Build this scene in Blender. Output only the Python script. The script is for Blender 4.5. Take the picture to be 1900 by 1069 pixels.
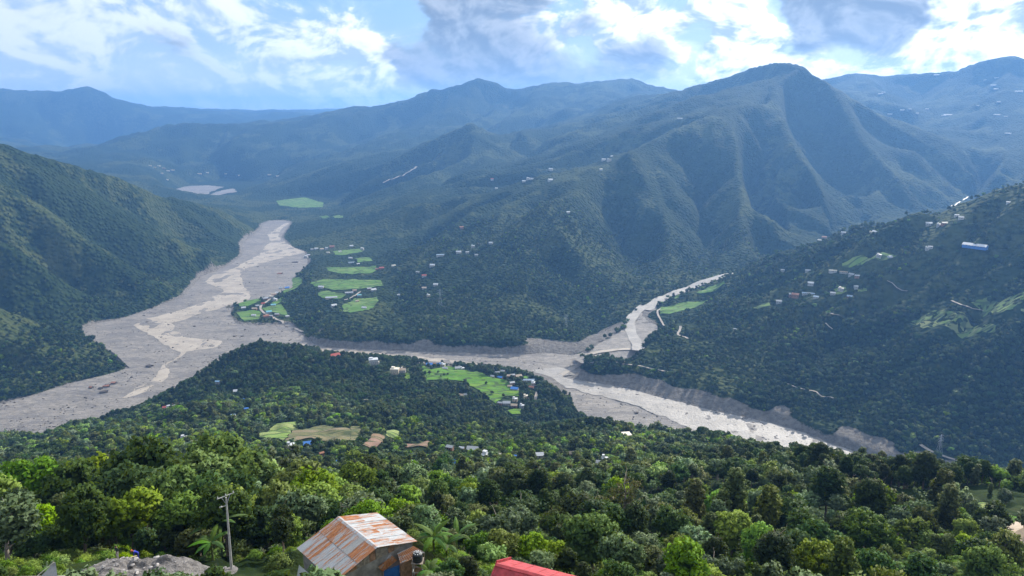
import bpy, bmesh, math, random, time
import numpy as np
from mathutils import Vector, Matrix, geometry

T0 = time.time()
random.seed(7)
RNG = np.random.default_rng(7)
for _o in list(bpy.data.objects):
    bpy.data.objects.remove(_o, do_unlink=True)
SC = bpy.context.scene
COL = SC.collection

# ------------------------------------------------------------------ camera
CAM_Z = 500.0
PITCH = math.radians(13.9)
FPX = 1307.0                      # focal length in pixels of the 1900 px wide photograph
cam_data = bpy.data.cameras.new("camera")
cam_data.sensor_width = 36.0
cam_data.lens = 36.0 * FPX / 1900.0
cam_data.clip_start = 0.5
cam_data.clip_end = 90000.0
cam = bpy.data.objects.new("camera", cam_data)
cam.location = (0, 0, CAM_Z)
cam.rotation_euler = (math.radians(90) - PITCH, 0, 0)
COL.objects.link(cam)
SC.camera = cam

# ------------------------------------------------------------------ sun, sky, exposure
SUN_AZ = math.radians(33.0)       # to the right of the view direction
SUN_EL = math.radians(31.0)
sun_data = bpy.data.lights.new("sun", 'SUN')
sun_data.energy = 5.0
sun_data.angle = math.radians(0.53)
sun_data.color = (1.0, 0.94, 0.84)
sun = bpy.data.objects.new("sun", sun_data)
_sd = Vector((math.sin(SUN_AZ) * math.cos(SUN_EL), math.cos(SUN_AZ) * math.cos(SUN_EL), math.sin(SUN_EL)))
sun.rotation_euler = _sd.to_track_quat('Z', 'Y').to_euler()
sun.location = (0, 0, 3000)
COL.objects.link(sun)

SC.view_settings.view_transform = 'Standard'
SC.view_settings.look = 'None'
SC.view_settings.exposure = 0.62
SC.view_settings.gamma = 1.0
SC.view_settings.use_curve_mapping = False
SC.render.engine = 'CYCLES'
SC.cycles.max_bounces = 4
SC.cycles.diffuse_bounces = 2
SC.cycles.glossy_bounces = 1
SC.cycles.transmission_bounces = 2
SC.cycles.transparent_max_bounces = 4
SC.cycles.volume_bounces = 0
SC.cycles.use_denoising = True
SC.cycles.use_adaptive_sampling = True
SC.cycles.adaptive_threshold = 0.02
SC.cycles.caustics_reflective = False
SC.cycles.caustics_refractive = False


class NT:
    """small helper round a node tree"""
    def __init__(self, tree):
        self.t = tree
        tree.nodes.clear()

    def n(self, typ, **kw):
        nd = self.t.nodes.new(typ)
        for k, v in kw.items():
            if k.startswith('i_'):
                key = k[2:]
                key = int(key) if key.isdigit() else key.replace('_', ' ')
                self.set(nd.inputs[key], v)
            else:
                setattr(nd, k, v)
        return nd

    def set(self, sock, v):
        if hasattr(v, 'is_linked') or hasattr(v, 'links'):
            self.t.links.new(v, sock)
        elif isinstance(v, (tuple, list)) and len(v) == 3 and sock.type == 'RGBA':
            sock.default_value = (*v, 1)
        else:
            sock.default_value = v

    def m(self, op, a, b=0.0, c=0.0, clamp=False):
        nd = self.t.nodes.new('ShaderNodeMath')
        nd.operation = op
        nd.use_clamp = clamp
        for i, v in enumerate((a, b, c)):
            self.set(nd.inputs[i], v)
        return nd.outputs[0]

    def mix(self, fac, a, b, blend='MIX'):
        nd = self.t.nodes.new('ShaderNodeMix')
        nd.data_type = 'RGBA'
        nd.blend_type = blend
        self.set(nd.inputs[0], fac)
        self.set(nd.inputs[6], a)
        self.set(nd.inputs[7], b)
        return nd.outputs[2]

    def ramp(self, fac, lo, hi, smooth=True):
        nd = self.t.nodes.new('ShaderNodeMapRange')
        nd.interpolation_type = 'SMOOTHSTEP' if smooth else 'LINEAR'
        self.set(nd.inputs[0], fac)
        self.set(nd.inputs[1], lo)
        self.set(nd.inputs[2], hi)
        return nd.outputs[0]

    def noise(self, vec, scale, detail=4.0, rough=0.55, dist=0.0, color=False, dims='3D'):
        nd = self.t.nodes.new('ShaderNodeTexNoise')
        nd.noise_dimensions = dims
        if vec is not None:
            self.set(nd.inputs['Vector'], vec)
        self.set(nd.inputs['Scale'], scale)
        self.set(nd.inputs['Detail'], detail)
        self.set(nd.inputs['Roughness'], rough)
        self.set(nd.inputs['Distortion'], dist)
        return nd.outputs[1 if color else 0]

    def xyz(self, x, y, z):
        nd = self.t.nodes.new('ShaderNodeCombineXYZ')
        for i, v in enumerate((x, y, z)):
            self.set(nd.inputs[i], v)
        return nd.outputs[0]


def ray(px, py):
    dx = (px - 950.0) / FPX
    dz = (534.5 - py) / FPX
    return np.array((dx, math.cos(PITCH) + dz * math.sin(PITCH), -math.sin(PITCH) + dz * math.cos(PITCH)))


def build_world():
    w = bpy.data.worlds.new("World")
    SC.world = w
    w.use_nodes = True
    n = NT(w.node_tree)
    out = n.n('ShaderNodeOutputWorld')
    bg = n.n('ShaderNodeBackground')
    bg.inputs['Strength'].default_value = 0.12
    n.t.links.new(bg.outputs[0], out.inputs[0])
    sky = n.n('ShaderNodeTexSky')
    sky.sky_type = 'NISHITA'
    sky.sun_disc = False
    sky.sun_elevation = SUN_EL
    sky.sun_rotation = SUN_AZ
    sky.altitude = 900
    sky.air_density = 1.2
    sky.dust_density = 0.6
    sky.ozone_density = 1.4
    tc = n.n('ShaderNodeTexCoord')
    sep = n.n('ShaderNodeSeparateXYZ')
    n.t.links.new(tc.outputs['Generated'], sep.inputs[0])
    X, Y, Z = sep.outputs
    deg = 180 / math.pi
    U = n.m('MULTIPLY', n.m('ARCTAN2', X, Y), deg)          # azimuth, degrees, right positive
    V = n.m('MULTIPLY', n.m('ARCSINE', Z), deg)             # elevation, degrees
    # cloud coordinates: stretched sideways towards the horizon as a cloud deck is
    wn = n.noise(n.xyz(n.m('MULTIPLY', U, 0.16), n.m('MULTIPLY', V, 0.26), 3.1), 1.0, 4.0, 0.6, color=True)
    wsep = n.n('ShaderNodeSeparateColor')
    n.t.links.new(wn, wsep.inputs[0])
    U2 = n.m('ADD', U, n.m('MULTIPLY', n.m('SUBTRACT', wsep.outputs[0], 0.5), 7.0))
    V2 = n.m('ADD', V, n.m('MULTIPLY', n.m('SUBTRACT', wsep.outputs[1], 0.5), 3.4))
    P = n.xyz(n.m('MULTIPLY', U, 0.20), n.m('MULTIPLY', V, 0.32), 0.0)
    Ps = n.xyz(n.m('ADD', n.m('MULTIPLY', U, 0.20), 0.10), n.m('ADD', n.m('MULTIPLY', V, 0.32), 0.14), 0.0)
    f = n.noise(P, 1.0, 7.0, 0.58, 0.35)
    fs = n.noise(Ps, 1.0, 4.0, 0.55, 0.35)
    relief = n.m('SUBTRACT', f, fs)
    fb = n.noise(P, 0.45, 4.0, 0.5)

    def band(row):
        """weight of cloud along the azimuth, from the columns of the photograph"""
        nd = n.n('ShaderNodeFloatCurve')
        cv = nd.mapping.curves[0]
        pts = [(-2000, row[0][1])] + list(row) + [(3900, row[-1][1])]
        pts = [((math.degrees(math.atan2(x - 950, FPX)) + 75.0) / 150.0, w / 1.5) for x, w in pts]
        while len(cv.points) < len(pts):
            cv.points.new(0.5, 0.5)
        for p_, q_ in zip(cv.points, pts):
            p_.location = q_
            p_.handle_type = 'AUTO'
        nd.mapping.update()
        n.set(nd.inputs['Value'], Un)
        return n.m('MULTIPLY', nd.outputs[0], 1.5)
    Un = n.m('DIVIDE', n.m('ADD', U2, 75.0), 150.0)

    def table(rows):
        tot = None
        for v, row in rows:
            k = n.m('SUBTRACT', 1.0, n.m('MULTIPLY', n.m('ABSOLUTE', n.m('SUBTRACT', V2, v)), 0.5), clamp=True)
            if v == 9:
                k = n.m('MULTIPLY', n.m('SUBTRACT', V2, 7.0), 0.5, clamp=True)
            g = n.m('MULTIPLY', k, band(row))
            tot = g if tot is None else n.m('ADD', tot, g)
        return tot
    # the rest of the sky: broken cloud of the same kind, all the way round
    beyond = n.m('MAXIMUM', n.ramp(V, 8.5, 14.0), n.ramp(n.m('ABSOLUTE', U), 36.0, 42.0))
    cover = n.m('MULTIPLY', beyond, n.ramp(V, 1.0, 8.0))
    wb = table([
        (9, [(0, .8), (100, .8), (200, .7), (300, .7), (400, .75), (470, .6), (520, .0), (740, .0), (790, .3), (850, .5), (950, .4), (1050, .5), (1120, .3), (1200, .2), (1300, .5), (1400, .6), (1500, .3), (1600, .5), (1700, .7), (1800, .9), (1900, .8)]),
        (7, [(0, .95), (200, .9), (300, .8), (400, .85), (500, .6), (600, .4), (700, .4), (760, .1), (800, .2), (900, .3), (1000, .7), (1050, .4), (1100, .8), (1200, .95), (1280, .4), (1340, .7), (1400, .6), (1500, .3), (1650, .6), (1720, 1.1), (1800, 1.2), (1900, .9)]),
        (5, [(0, .95), (100, .95), (200, .95), (260, .75), (300, .5), (400, .4), (480, .6), (550, .75), (600, .8), (700, .95), (750, .5), (850, .3), (950, .5), (1020, .8), (1100, .7), (1180, .95), (1250, .4), (1300, .8), (1360, 1.15), (1430, .7), (1500, .5), (1600, .6), (1700, 1.0), (1800, 1.2), (1900, 1.2)]),
        (3, [(0, .7), (100, .75), (150, .85), (200, .6), (300, .3), (400, .3), (500, .5), (600, .65), (700, .75), (780, .4), (900, .3), (1000, .3), (1100, .4), (1180, .5), (1260, .5), (1320, .95), (1420, .7), (1500, .95), (1560, .5), (1650, .5), (1700, .5), (1800, .9), (1900, 1.0)]),
        (1, [(0, .45), (200, .4), (350, .3), (400, .5), (450, .4), (550, .5), (620, .5), (700, .4), (900, .1), (1250, .4), (1900, .3)])])
    gb = table([
        (9, [(0, .1), (700, .0), (790, .5), (850, 1.0), (950, .9), (1050, .5), (1150, .2), (1380, .3), (1420, .9), (1550, 1.15), (1640, .9), (1700, .3), (1900, .2)]),
        (7, [(0, .1), (300, .2), (400, .0), (760, .0), (800, .9), (850, 1.1), (950, .9), (1000, .5), (1060, .4), (1150, .1), (1380, .0), (1430, .95), (1530, 1.25), (1630, 1.05), (1680, .2), (1900, .1)]),
        (5, [(0, .0), (280, .1), (350, .4), (430, .1), (700, .1), (745, .5), (780, .8), (850, 1.0), (950, .9), (1050, .6), (1150, .5), (1220, .4), (1300, .0), (1420, .2), (1470, .9), (1550, 1.0), (1620, .8), (1680, .1), (1900, .0)]),
        (3, [(0, .0), (350, .2), (600, .1), (630, .5), (660, .1), (700, .0), (740, .6), (800, 1.0), (900, 1.0), (1000, .9), (1100, .85), (1200, .6), (1260, .2), (1350, .0), (1900, .0)]),
        (1, [(0, .0), (760, .0), (800, .3), (850, .6), (1000, .7), (1150, .6), (1250, .1), (1900, .0)])])
    nz_ = n.m('MULTIPLY', n.m('SUBTRACT', f, 0.5), 3.6)
    wd = n.m('ADD', n.m('ADD', n.m('MULTIPLY', wb, 1.25), nz_), n.m('MULTIPLY', cover, n.m('MULTIPLY', n.m('SUBTRACT', fb, 0.36), 3.0)))
    wmask = n.m('ADD', n.m('MULTIPLY', n.m('MULTIPLY', n.ramp(wd, 0.42, 0.64), 0.55), n.m('ADD', 0.3, n.m('MULTIPLY', n.ramp(U, -26.0, -2.0), 0.7))), n.m('MULTIPLY', n.ramp(n.m('ADD', wb, n.m('MULTIPLY', nz_, 0.35)), 0.0, 0.85), n.m('SUBTRACT', 0.62, n.m('MULTIPLY', n.ramp(U, -26.0, -2.0), 0.17))))
    gd = n.m('ADD', n.m('ADD', gb, n.m('MULTIPLY', nz_, 0.55)), n.m('MULTIPLY', cover, n.m('MULTIPLY', n.m('SUBTRACT', fb, 0.52), 3.0)))
    gmask = n.m('ADD', n.m('MULTIPLY', n.ramp(gd, 0.36, 0.66), 0.45), n.m('MULTIPLY', n.ramp(gd, 0.15, 0.95), 0.55))
    lit = n.ramp(n.m('ADD', n.m('MULTIPLY', relief, 6.0), n.m('MULTIPLY', n.m('SUBTRACT', wd, 0.6), 0.40)), -0.5, 0.6)
    # clouds towards the sun are brighter
    ds = n.n('ShaderNodeVectorMath', operation='DOT_PRODUCT')
    n.t.links.new(tc.outputs['Generated'], ds.inputs[0])
    ds.inputs[1].default_value = tuple(_sd)
    sunny = n.ramp(ds.outputs['Value'], 0.35, 0.92)
    wcol = n.mix(lit, (3.3, 4.1, 5.2), (6.0, 6.3, 6.5))
    wcol = n.mix(n.m('MULTIPLY', sunny, 0.8), wcol, n.mix(lit, (3.0, 3.7, 4.6), (11.0, 10.9, 10.6)))
    glit = n.ramp(n.m('MULTIPLY', relief, 5.0), -0.6, 0.6)
    gcol = n.mix(glit, (1.35, 1.75, 2.4), (2.7, 3.1, 3.7))
    base = n.mix(n.ramp(V, -3.0, 9.0), (3.4, 4.3, 5.4), sky.outputs[0])
    base = n.mix(n.m('MULTIPLY', n.ramp(V, 0.0, 6.5), 0.62), base, (0.65, 1.75, 4.2))
    c = n.mix(wmask, base, wcol)
    c = n.mix(n.m('MULTIPLY', gmask, 0.93), c, gcol)
    n.t.links.new(c, bg.inputs['Color'])
    w.cycles.sampling_method = 'MANUAL'
    w.cycles.sample_map_resolution = 512


build_world()

# ------------------------------------------------------------------ labels, objects, materials

def tag(o, label=None, cat=None, group=None, kind=None):
    if label: o['label'] = label
    if cat: o['category'] = cat
    if group: o['group'] = group
    if kind: o['kind'] = kind
    return o


def mesh_obj(name, verts, faces, mat=None, parent=None, loc=None, smooth=False):
    me = bpy.data.meshes.new(name)
    me.from_pydata([tuple(v) for v in verts], [], [tuple(f) for f in faces])
    if mat is not None:
        me.materials.append(mat)
    if smooth:
        me.polygons.foreach_set('use_smooth', [True] * len(me.polygons))
    me.update()
    return link(name, me, parent, loc)


def link(name, me, parent=None, loc=None):
    o = bpy.data.objects.new(name, me)
    COL.objects.link(o)
    if parent is not None:
        o.parent = parent
    if loc is not None:
        o.location = loc
    return o


def empty(name, loc, rz=0.0):
    o = bpy.data.objects.new(name, None)
    COL.objects.link(o)
    o.location = loc
    o.rotation_euler = (0, 0, rz)
    o.empty_display_size = 0.5
    return o


def new_mat(name):
    m = bpy.data.materials.new(name)
    m.use_nodes = True
    n = NT(m.node_tree)
    out = n.n('ShaderNodeOutputMaterial')
    bs = n.n('ShaderNodeBsdfPrincipled')
    n.t.links.new(bs.outputs[0], out.inputs[0])
    bs.inputs['Roughness'].default_value = 0.85
    bs.inputs['Specular IOR Level'].default_value = 0.2
    return m, n, bs, out


def plain(name, col, rough=0.8, vary=0.25, scale=0.6, spec=0.2, metal=0.0):
    m, n, bs, out = new_mat(name)
    g = n.n('ShaderNodeNewGeometry')
    nz = n.noise(g.outputs['Position'], scale, 5.0, 0.6)
    f = n.ramp(nz, 0.3, 0.7)
    lo = tuple(c * (1 - vary) for c in col)
    hi = tuple(min(1, c * (1 + vary)) for c in col)
    n.set(bs.inputs['Base Color'], n.mix(f, lo, hi))
    bs.inputs['Roughness'].default_value = rough
    bs.inputs['Specular IOR Level'].default_value = spec
    bs.inputs['Metallic'].default_value = metal
    return m


# ------------------------------------------------------------------ pixel of the photograph -> place in the world

def at(px, py, Y):
    d = ray(px, py)
    return np.array((0, 0, CAM_Z)) + d * (Y / d[1])


def atz(px, py, z):
    d = ray(px, py)
    return np.array((0, 0, CAM_Z)) + d * ((z - CAM_Z) / d[2])


def project(p):
    p = np.asarray(p, float)
    x, y, z = p[..., 0], p[..., 1], p[..., 2] - CAM_Z
    fw = y * math.cos(PITCH) - z * math.sin(PITCH)
    up = y * math.sin(PITCH) + z * math.cos(PITCH)
    return 950 + FPX * x / fw, 534.5 - FPX * up / fw, fw


# ------------------------------------------------------------------ terrain height, on a grid of azimuth and log distance
DU = 0.0035
U0, U1 = -0.86, 0.86
V0, V1 = math.log(5.0), math.log(21000.0)
NU = int(round((U1 - U0) / DU)) + 1
NV = int(round((V1 - V0) / DU)) + 1


def uvr(p):
    p = np.asarray(p, float)
    return np.arctan2(p[..., 0], p[..., 1]), np.log(np.maximum(np.hypot(p[..., 0], p[..., 1]), 1e-3))


def dense(pts, step=0.0015):
    """3-D polyline sampled finely in azimuth / log distance"""
    out = []
    for a, b in zip(pts[:-1], pts[1:]):
        ua, va = uvr(a); ub, vb = uvr(b)
        k = max(2, int(math.hypot(ub - ua, vb - va) / step))
        t = np.linspace(0, 1, k)[:, None]
        out.append(np.asarray(a)[None] * (1 - t) + np.asarray(b)[None] * t)
    return np.concatenate(out)


def Ys(lst):
    return [at(*q) for q in lst]


def Zs(lst):
    return [atz(*q) for q in lst]


def in_poly(x, y, poly):
    poly = np.asarray(poly)
    res = np.zeros(x.shape, bool)
    j = len(poly) - 1
    for i in range(len(poly)):
        xi, yi = poly[i, 0], poly[i, 1]
        xj, yj = poly[j, 0], poly[j, 1]
        if yi != yj:
            c = ((yi > y) != (yj > y)) & (x < (xj - xi) * (y - yi) / (yj - yi) + xi)
            res ^= c
        j = i
    return res


# river bed outlines (pixels of the photo at river level z)
BED = [(-160, 800), (-60, 765), (15, 745), (60, 735), (130, 712), (190, 698), (243, 682), (215, 655), (190, 640), (160, 622), (158, 608), (180, 598), (225, 592),
       (290, 570), (340, 550), (372, 512), (425, 492), (450, 474), (447, 456), (456, 444), (482, 428), (488, 417), (500, 410), (530, 409), (538, 413), (520, 440), (540, 460), (566, 468),
       (570, 490), (546, 512), (545, 535), (500, 552), (430, 565), (425, 585), (440, 600), (480, 603), (540, 600), (565, 628), (600, 643), (690, 648), (800, 652),
       (900, 655), (1000, 655), (1060, 660), (1100, 690), (1040, 698), (1080, 707), (1150, 718), (1200, 733), (1260, 748), (1330, 765), (1420, 783), (1500, 805), (1560, 828),
       (1620, 850), (1720, 880), (1850, 905), (1960, 930), (2150, 970), (2150, 1010), (1900, 960), (1700, 925), (1500, 880), (1300, 830), (1180, 800), (1095, 790), (1068, 772), (1062, 735), (1030, 695),
       (960, 684), (880, 674), (780, 668), (690, 668), (600, 652), (540, 640), (420, 690), (330, 735), (260, 775), (200, 805), (100, 815), (-60, 830)]
BED3 = Zs([(x, y, 0.0) for x, y in BED])
# the fan where the side river comes in, about 20 m higher
FAN = [(1062, 662), (1090, 655), (1130, 632), (1160, 612), (1166, 590), (1200, 566), (1222, 560), (1212, 578), (1198, 588), (1222, 602), (1218, 618), (1195, 640), (1188, 662), (1170, 670), (1080, 672)]
FAN3 = Zs([(x, y, 16.0 + max(0, (640 - y)) * .16) for x, y in FAN])
# the side river, upstream (px, py, z, half width m)
TRIB = [(1195, 575, 28, 17), (1230, 553, 32, 13), (1275, 537, 38, 12), (1310, 526, 44, 11), (1360, 518, 50, 11), (1400, 505, 56, 10), (1500, 462, 74, 10), (1620, 425, 95, 10), (1720, 392, 115, 10), (1765, 378, 125, 12), (1800, 362, 134, 12), (1835, 350, 142, 10)]
FARBED = [(318, 352), (360, 343), (405, 345), (440, 352), (432, 362), (395, 366), (340, 366)]
FARBED3 = Zs([(x, y, 2.0) for x, y in FARBED])
FARBED2_3 = Zs([(x, y, 2.0) for x, y in [(150, 292), (190, 286), (215, 292), (180, 297)]])

LINES = [
    # --- near hillside, row after row (ground under the trees)
    Ys([(-500, 1150, 30), (0, 1200, 30), (500, 1250, 30), (950, 1300, 30), (1500, 1280, 33), (2400, 1200, 36)]),
    Ys([(-300, 1085, 64), (0, 1070, 64), (150, 1064, 66), (300, 1060, 68), (450, 1062, 68), (520, 1085, 64), (600, 1110, 58), (700, 1125, 57), (830, 1110, 60), (950, 1110, 60), (1300, 1110, 78), (1600, 1100, 100), (1900, 1085, 105), (2200, 1080, 105)]),
    Ys([(-300, 1045, 88), (100, 1032, 88), (300, 1022, 88), (450, 1012, 90), (600, 1020, 86), (760, 1040, 82), (950, 1045, 90), (1300, 1015, 125), (1600, 992, 148), (1900, 972, 160), (2200, 965, 165)]),
    Ys([(-300, 1010, 125), (100, 990, 128), (400, 968, 135), (700, 948, 145), (950, 940, 165), (1300, 930, 205), (1600, 905, 218), (1800, 908, 215), (1950, 918, 215), (2200, 915, 220)]),
    Ys([(-300, 930, 300), (100, 905, 310), (400, 895, 330), (700, 882, 335), (838, 874, 400), (1100, 866, 420), (1300, 868, 400), (1400, 880, 330)]),
    Ys([(-300, 880, 520), (100, 850, 600), (305, 812, 620), (420, 808, 640), (510, 803, 650), (600, 806, 640), (700, 822, 590), (820, 826, 570), (1000, 832, 560), (1157, 834, 550), (1280, 838, 520)]),
    Ys([(860, 815, 640), (980, 822, 650), (1080, 800, 690), (1200, 800, 690), (1300, 812, 620), (1400, 840, 450), (1500, 868, 330), (1600, 893, 258), (1800, 912, 240), (1950, 925, 235), (2200, 930, 240)]),
    Ys([(-300, 850, 800), (60, 815, 850), (200, 802, 830), (325, 765, 790), (440, 772, 760), (560, 785, 740), (680, 790, 720)]),
    Ys([(330, 748, 1030), (400, 708, 1080), (480, 682, 1120), (570, 688, 1140), (660, 702, 1150)]),
    Ys([(390, 678, 1240), (445, 648, 1290), (500, 638, 1300), (560, 646, 1290)]),
    # gully between the near slope and the knoll
    Ys([(700, 790, 740), (780, 786, 790), (880, 803, 815), (1000, 814, 840), (1060, 796, 950), (1092, 785, 1060)]),
    # --- knoll
    Ys([(200, 792, 960), (260, 763, 1010), (325, 725, 1080), (385, 690, 1150), (432, 660, 1200), (480, 638, 1230), (540, 646, 1230), (600, 664, 1220), (700, 684, 1200), (800, 690, 1190), (900, 693, 1185), (1000, 706, 1150), (1043, 745, 1050)]),
    Zs([(700, 700, 62), (780, 735, 66), (860, 752, 66), (930, 775, 60), (1000, 775, 50)]),
    # --- bench and bank right of the confluence
    Zs([(1062, 666, 22), (1090, 671, 27), (1190, 678, 26), (1250, 692, 25), (1350, 730, 22), (1430, 752, 18), (1530, 797, 14), (1620, 838, 10), (1720, 866, 9), (1850, 893, 8)]),
    Zs([(565, 618, 16), (640, 627, 18), (750, 629, 20), (880, 632, 21), (1000, 640, 20), (1055, 652, 17)]),
    # --- right hillside crest, and a rib on it
    Ys([(1190, 655, 1330), (1215, 622, 1440), (1270, 590, 1560), (1330, 555, 1680), (1370, 527, 1740), (1410, 505, 1750), (1450, 478, 1750), (1530, 455, 1700), (1600, 437, 1650), (1690, 412, 1600), (1770, 390, 1560), (1840, 375, 1520), (1900, 358, 1490), (2050, 320, 1450), (2300, 280, 1400)]),
    Ys([(1560, 600, 1330), (1650, 590, 1290), (1760, 560, 1260), (1880, 520, 1240), (2100, 470, 1210)]),
    Ys([(1530, 780, 1075), (1560, 720, 1130), (1600, 660, 1210)]),
    Ys([(1460, 720, 1170), (1540, 690, 1200), (1620, 640, 1265)]),
    # --- left hill: skyline, spurs, near knob
    Ys([(-400, 190, 1900), (-200, 230, 2000), (0, 268, 2100), (80, 290, 2200), (150, 312, 2300), (225, 335, 2450), (300, 362, 2600), (370, 395, 2760), (440, 410, 2900), (470, 424, 2960)]),
    Ys([(20, 280, 2100), (90, 315, 2100), (170, 365, 2150), (260, 420, 2200), (350, 455, 2250), (425, 480, 2240)]),
    Ys([(-250, 290, 1800), (0, 340, 1850), (90, 395, 1880), (180, 460, 1900), (270, 520, 1900), (330, 550, 1900)]),
    Ys([(-250, 370, 1600), (0, 440, 1640), (80, 490, 1680), (150, 555, 1700), (190, 590, 1690)]),
    Ys([(-250, 470, 1350), (-60, 540, 1400), (0, 572, 1420), (60, 592, 1450), (130, 630, 1450), (190, 660, 1425), (238, 685, 1380)]),
    # --- far side terrace west of the mountain (fields)
    Zs([(525, 445, 12), (545, 500, 12), (520, 545, 12), (530, 600, 12), (545, 615, 14)]),
    # --- mountain in the middle: main crest and spurs
    Ys([(1490, 122, 4050), (1440, 150, 3900), (1440, 190, 3600), (1350, 198, 3400), (1260, 240, 3120), (1190, 272, 3000), (1140, 295, 2850), (1100, 330, 2600), (1060, 370, 2380), (1030, 410, 2220), (1000, 445, 2090), (975, 500, 1900), (950, 560, 1720), (930, 612, 1580)]),
    Ys([(1120, 303, 2850), (1040, 330, 2750), (960, 355, 2650), (880, 385, 2500), (820, 430, 2300), (780, 480, 2080), (760, 530, 1900), (745, 590, 1680)]),
    Ys([(960, 352, 2700), (860, 365, 2850), (760, 390, 2900), (680, 412, 2950), (600, 425, 2980), (535, 432, 2990)]),
    Ys([(1060, 370, 2380), (1090, 440, 2180), (1110, 510, 1960), (1115, 580, 1760), (1100, 630, 1600)]),
    Ys([(1190, 272, 3000), (1220, 360, 2600), (1240, 430, 2300), (1235, 500, 2030), (1225, 540, 1890)]),
    Ys([(1440, 190, 3600), (1470, 260, 3200), (1510, 330, 2900), (1530, 380, 2720), (1540, 425, 2580)]),
    Ys([(1350, 198, 3400), (1370, 270, 2950), (1380, 350, 2560), (1375, 420, 2280), (1365, 480, 2080)]),
    Ys([(1490, 122, 4050), (1550, 158, 4000), (1610, 198, 3900), (1660, 233, 3800), (1720, 265, 3700), (1780, 300, 3500), (1825, 335, 3350)]),
    Ys([(1550, 158, 4000), (1600, 260, 3500), (1660, 320, 3200), (1700, 375, 3000)]),
    # --- skyline behind it
    Ys([(1495, 119, 4050), (1465, 116, 4150), (1435, 116, 4300), (1390, 128, 4600), (1330, 152, 4900), (1250, 182, 5200), (1170, 192, 5500), (1130, 208, 5500), (1075, 218, 5600), (1020, 232, 5600), (940, 255, 5400), (870, 290, 5000)]),
    # --- pyramid hill and its slopes
    Ys([(520, 345, 4500), (600, 335, 4400), (690, 308, 4400), (770, 272, 4450), (820, 248, 4500), (875, 225, 4500), (905, 242, 4450), (960, 280, 4200), (1010, 315, 3900)]),
    Ys([(875, 225, 4500), (880, 290, 4000), (850, 330, 3700), (800, 360, 3400)]),
    # --- far ridge in the middle
    Ys([(185, 296, 6536), (215, 278, 6450), (250, 258, 6364), (280, 240, 6364), (350, 229, 6450), (420, 234, 6536), (500, 231, 6622), (580, 226, 6708), (640, 211, 6794), (690, 206, 6794), (760, 184, 6880), (820, 163, 6880), (885, 149, 6880),
        (915, 152, 6880), (955, 167, 6966), (1000, 158, 6880), (1042, 148, 6880), (1075, 158, 6880), (1130, 152, 6880), (1175, 145, 6880), (1240, 172, 6880), (1330, 195, 6536)]),
    Ys([(330, 310, 5600), (420, 300, 5500), (520, 290, 5600), (640, 270, 5900), (760, 230, 6500)]),
    Ys([(200, 296, 5200), (235, 300, 5000), (270, 320, 4600), (290, 335, 4300)]),
    # --- far left mountain, and the palest ridges beyond
    Ys([(-500, 190, 8820), (-200, 175, 9072), (0, 169, 9240), (100, 168, 9240), (160, 163, 9240), (190, 172, 9408), (220, 186, 9492), (285, 206, 9744), (350, 212, 9912), (450, 218, 10080), (500, 212, 10080), (540, 207, 10080), (575, 212, 10080), (612, 224, 10080)]),
    Ys([(-200, 250, 7000), (0, 262, 7100), (80, 270, 7300), (150, 282, 7600)]),
    Ys([(330, 214, 14000), (380, 205, 14000), (430, 208, 14000), (500, 205, 14400), (560, 203, 14400), (640, 203, 14800), (800, 203, 14800)]),
    # --- far right mountain
    Ys([(1500, 150, 6080), (1580, 140, 6080), (1650, 139, 6080), (1720, 134, 5776), (1780, 128, 5548), (1815, 115, 5396), (1850, 104, 5320), (1920, 104, 5168), (2100, 112, 4940), (2400, 130, 4560)]),
    Ys([(1780, 128, 5694), (1760, 180, 5148), (1720, 225, 4680), (1700, 250, 4368)]),
    Ys([(1920, 104, 5440), (1900, 200, 4480), (1870, 270, 3760), (1850, 320, 3200)]),
    Ys([(1860, 345, 3300), (1900, 335, 3200), (2000, 315, 3000), (2300, 280, 2800)]),
]


def resample(line, t0, t1, k=14):
    p = np.array(line)
    d = np.r_[0, np.cumsum(np.linalg.norm(np.diff(p[:, :2], axis=0), axis=1))]
    t = np.linspace(t0, t1, k) * d[-1]
    return np.stack([np.interp(t, d, p[:, c]) for c in range(3)], -1)


def ravine(a, b, depth, ta=(0.12, 1.0), tb=(0.12, 1.0), lo=2.0):
    """the line of a ravine half way between two spurs"""
    A, B = resample(a, *ta), resample(b, *tb)
    m = 0.5 * (A + B)
    cut = depth * np.sin(np.pi * np.clip(np.linspace(0.1, 1.0, len(m)), 0, 1) ** 0.7)
    m[:, 2] = np.maximum(np.minimum(A[:, 2], B[:, 2]) * .5 + m[:, 2] * .5 - cut, lo)
    return [q for q in m]


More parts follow.
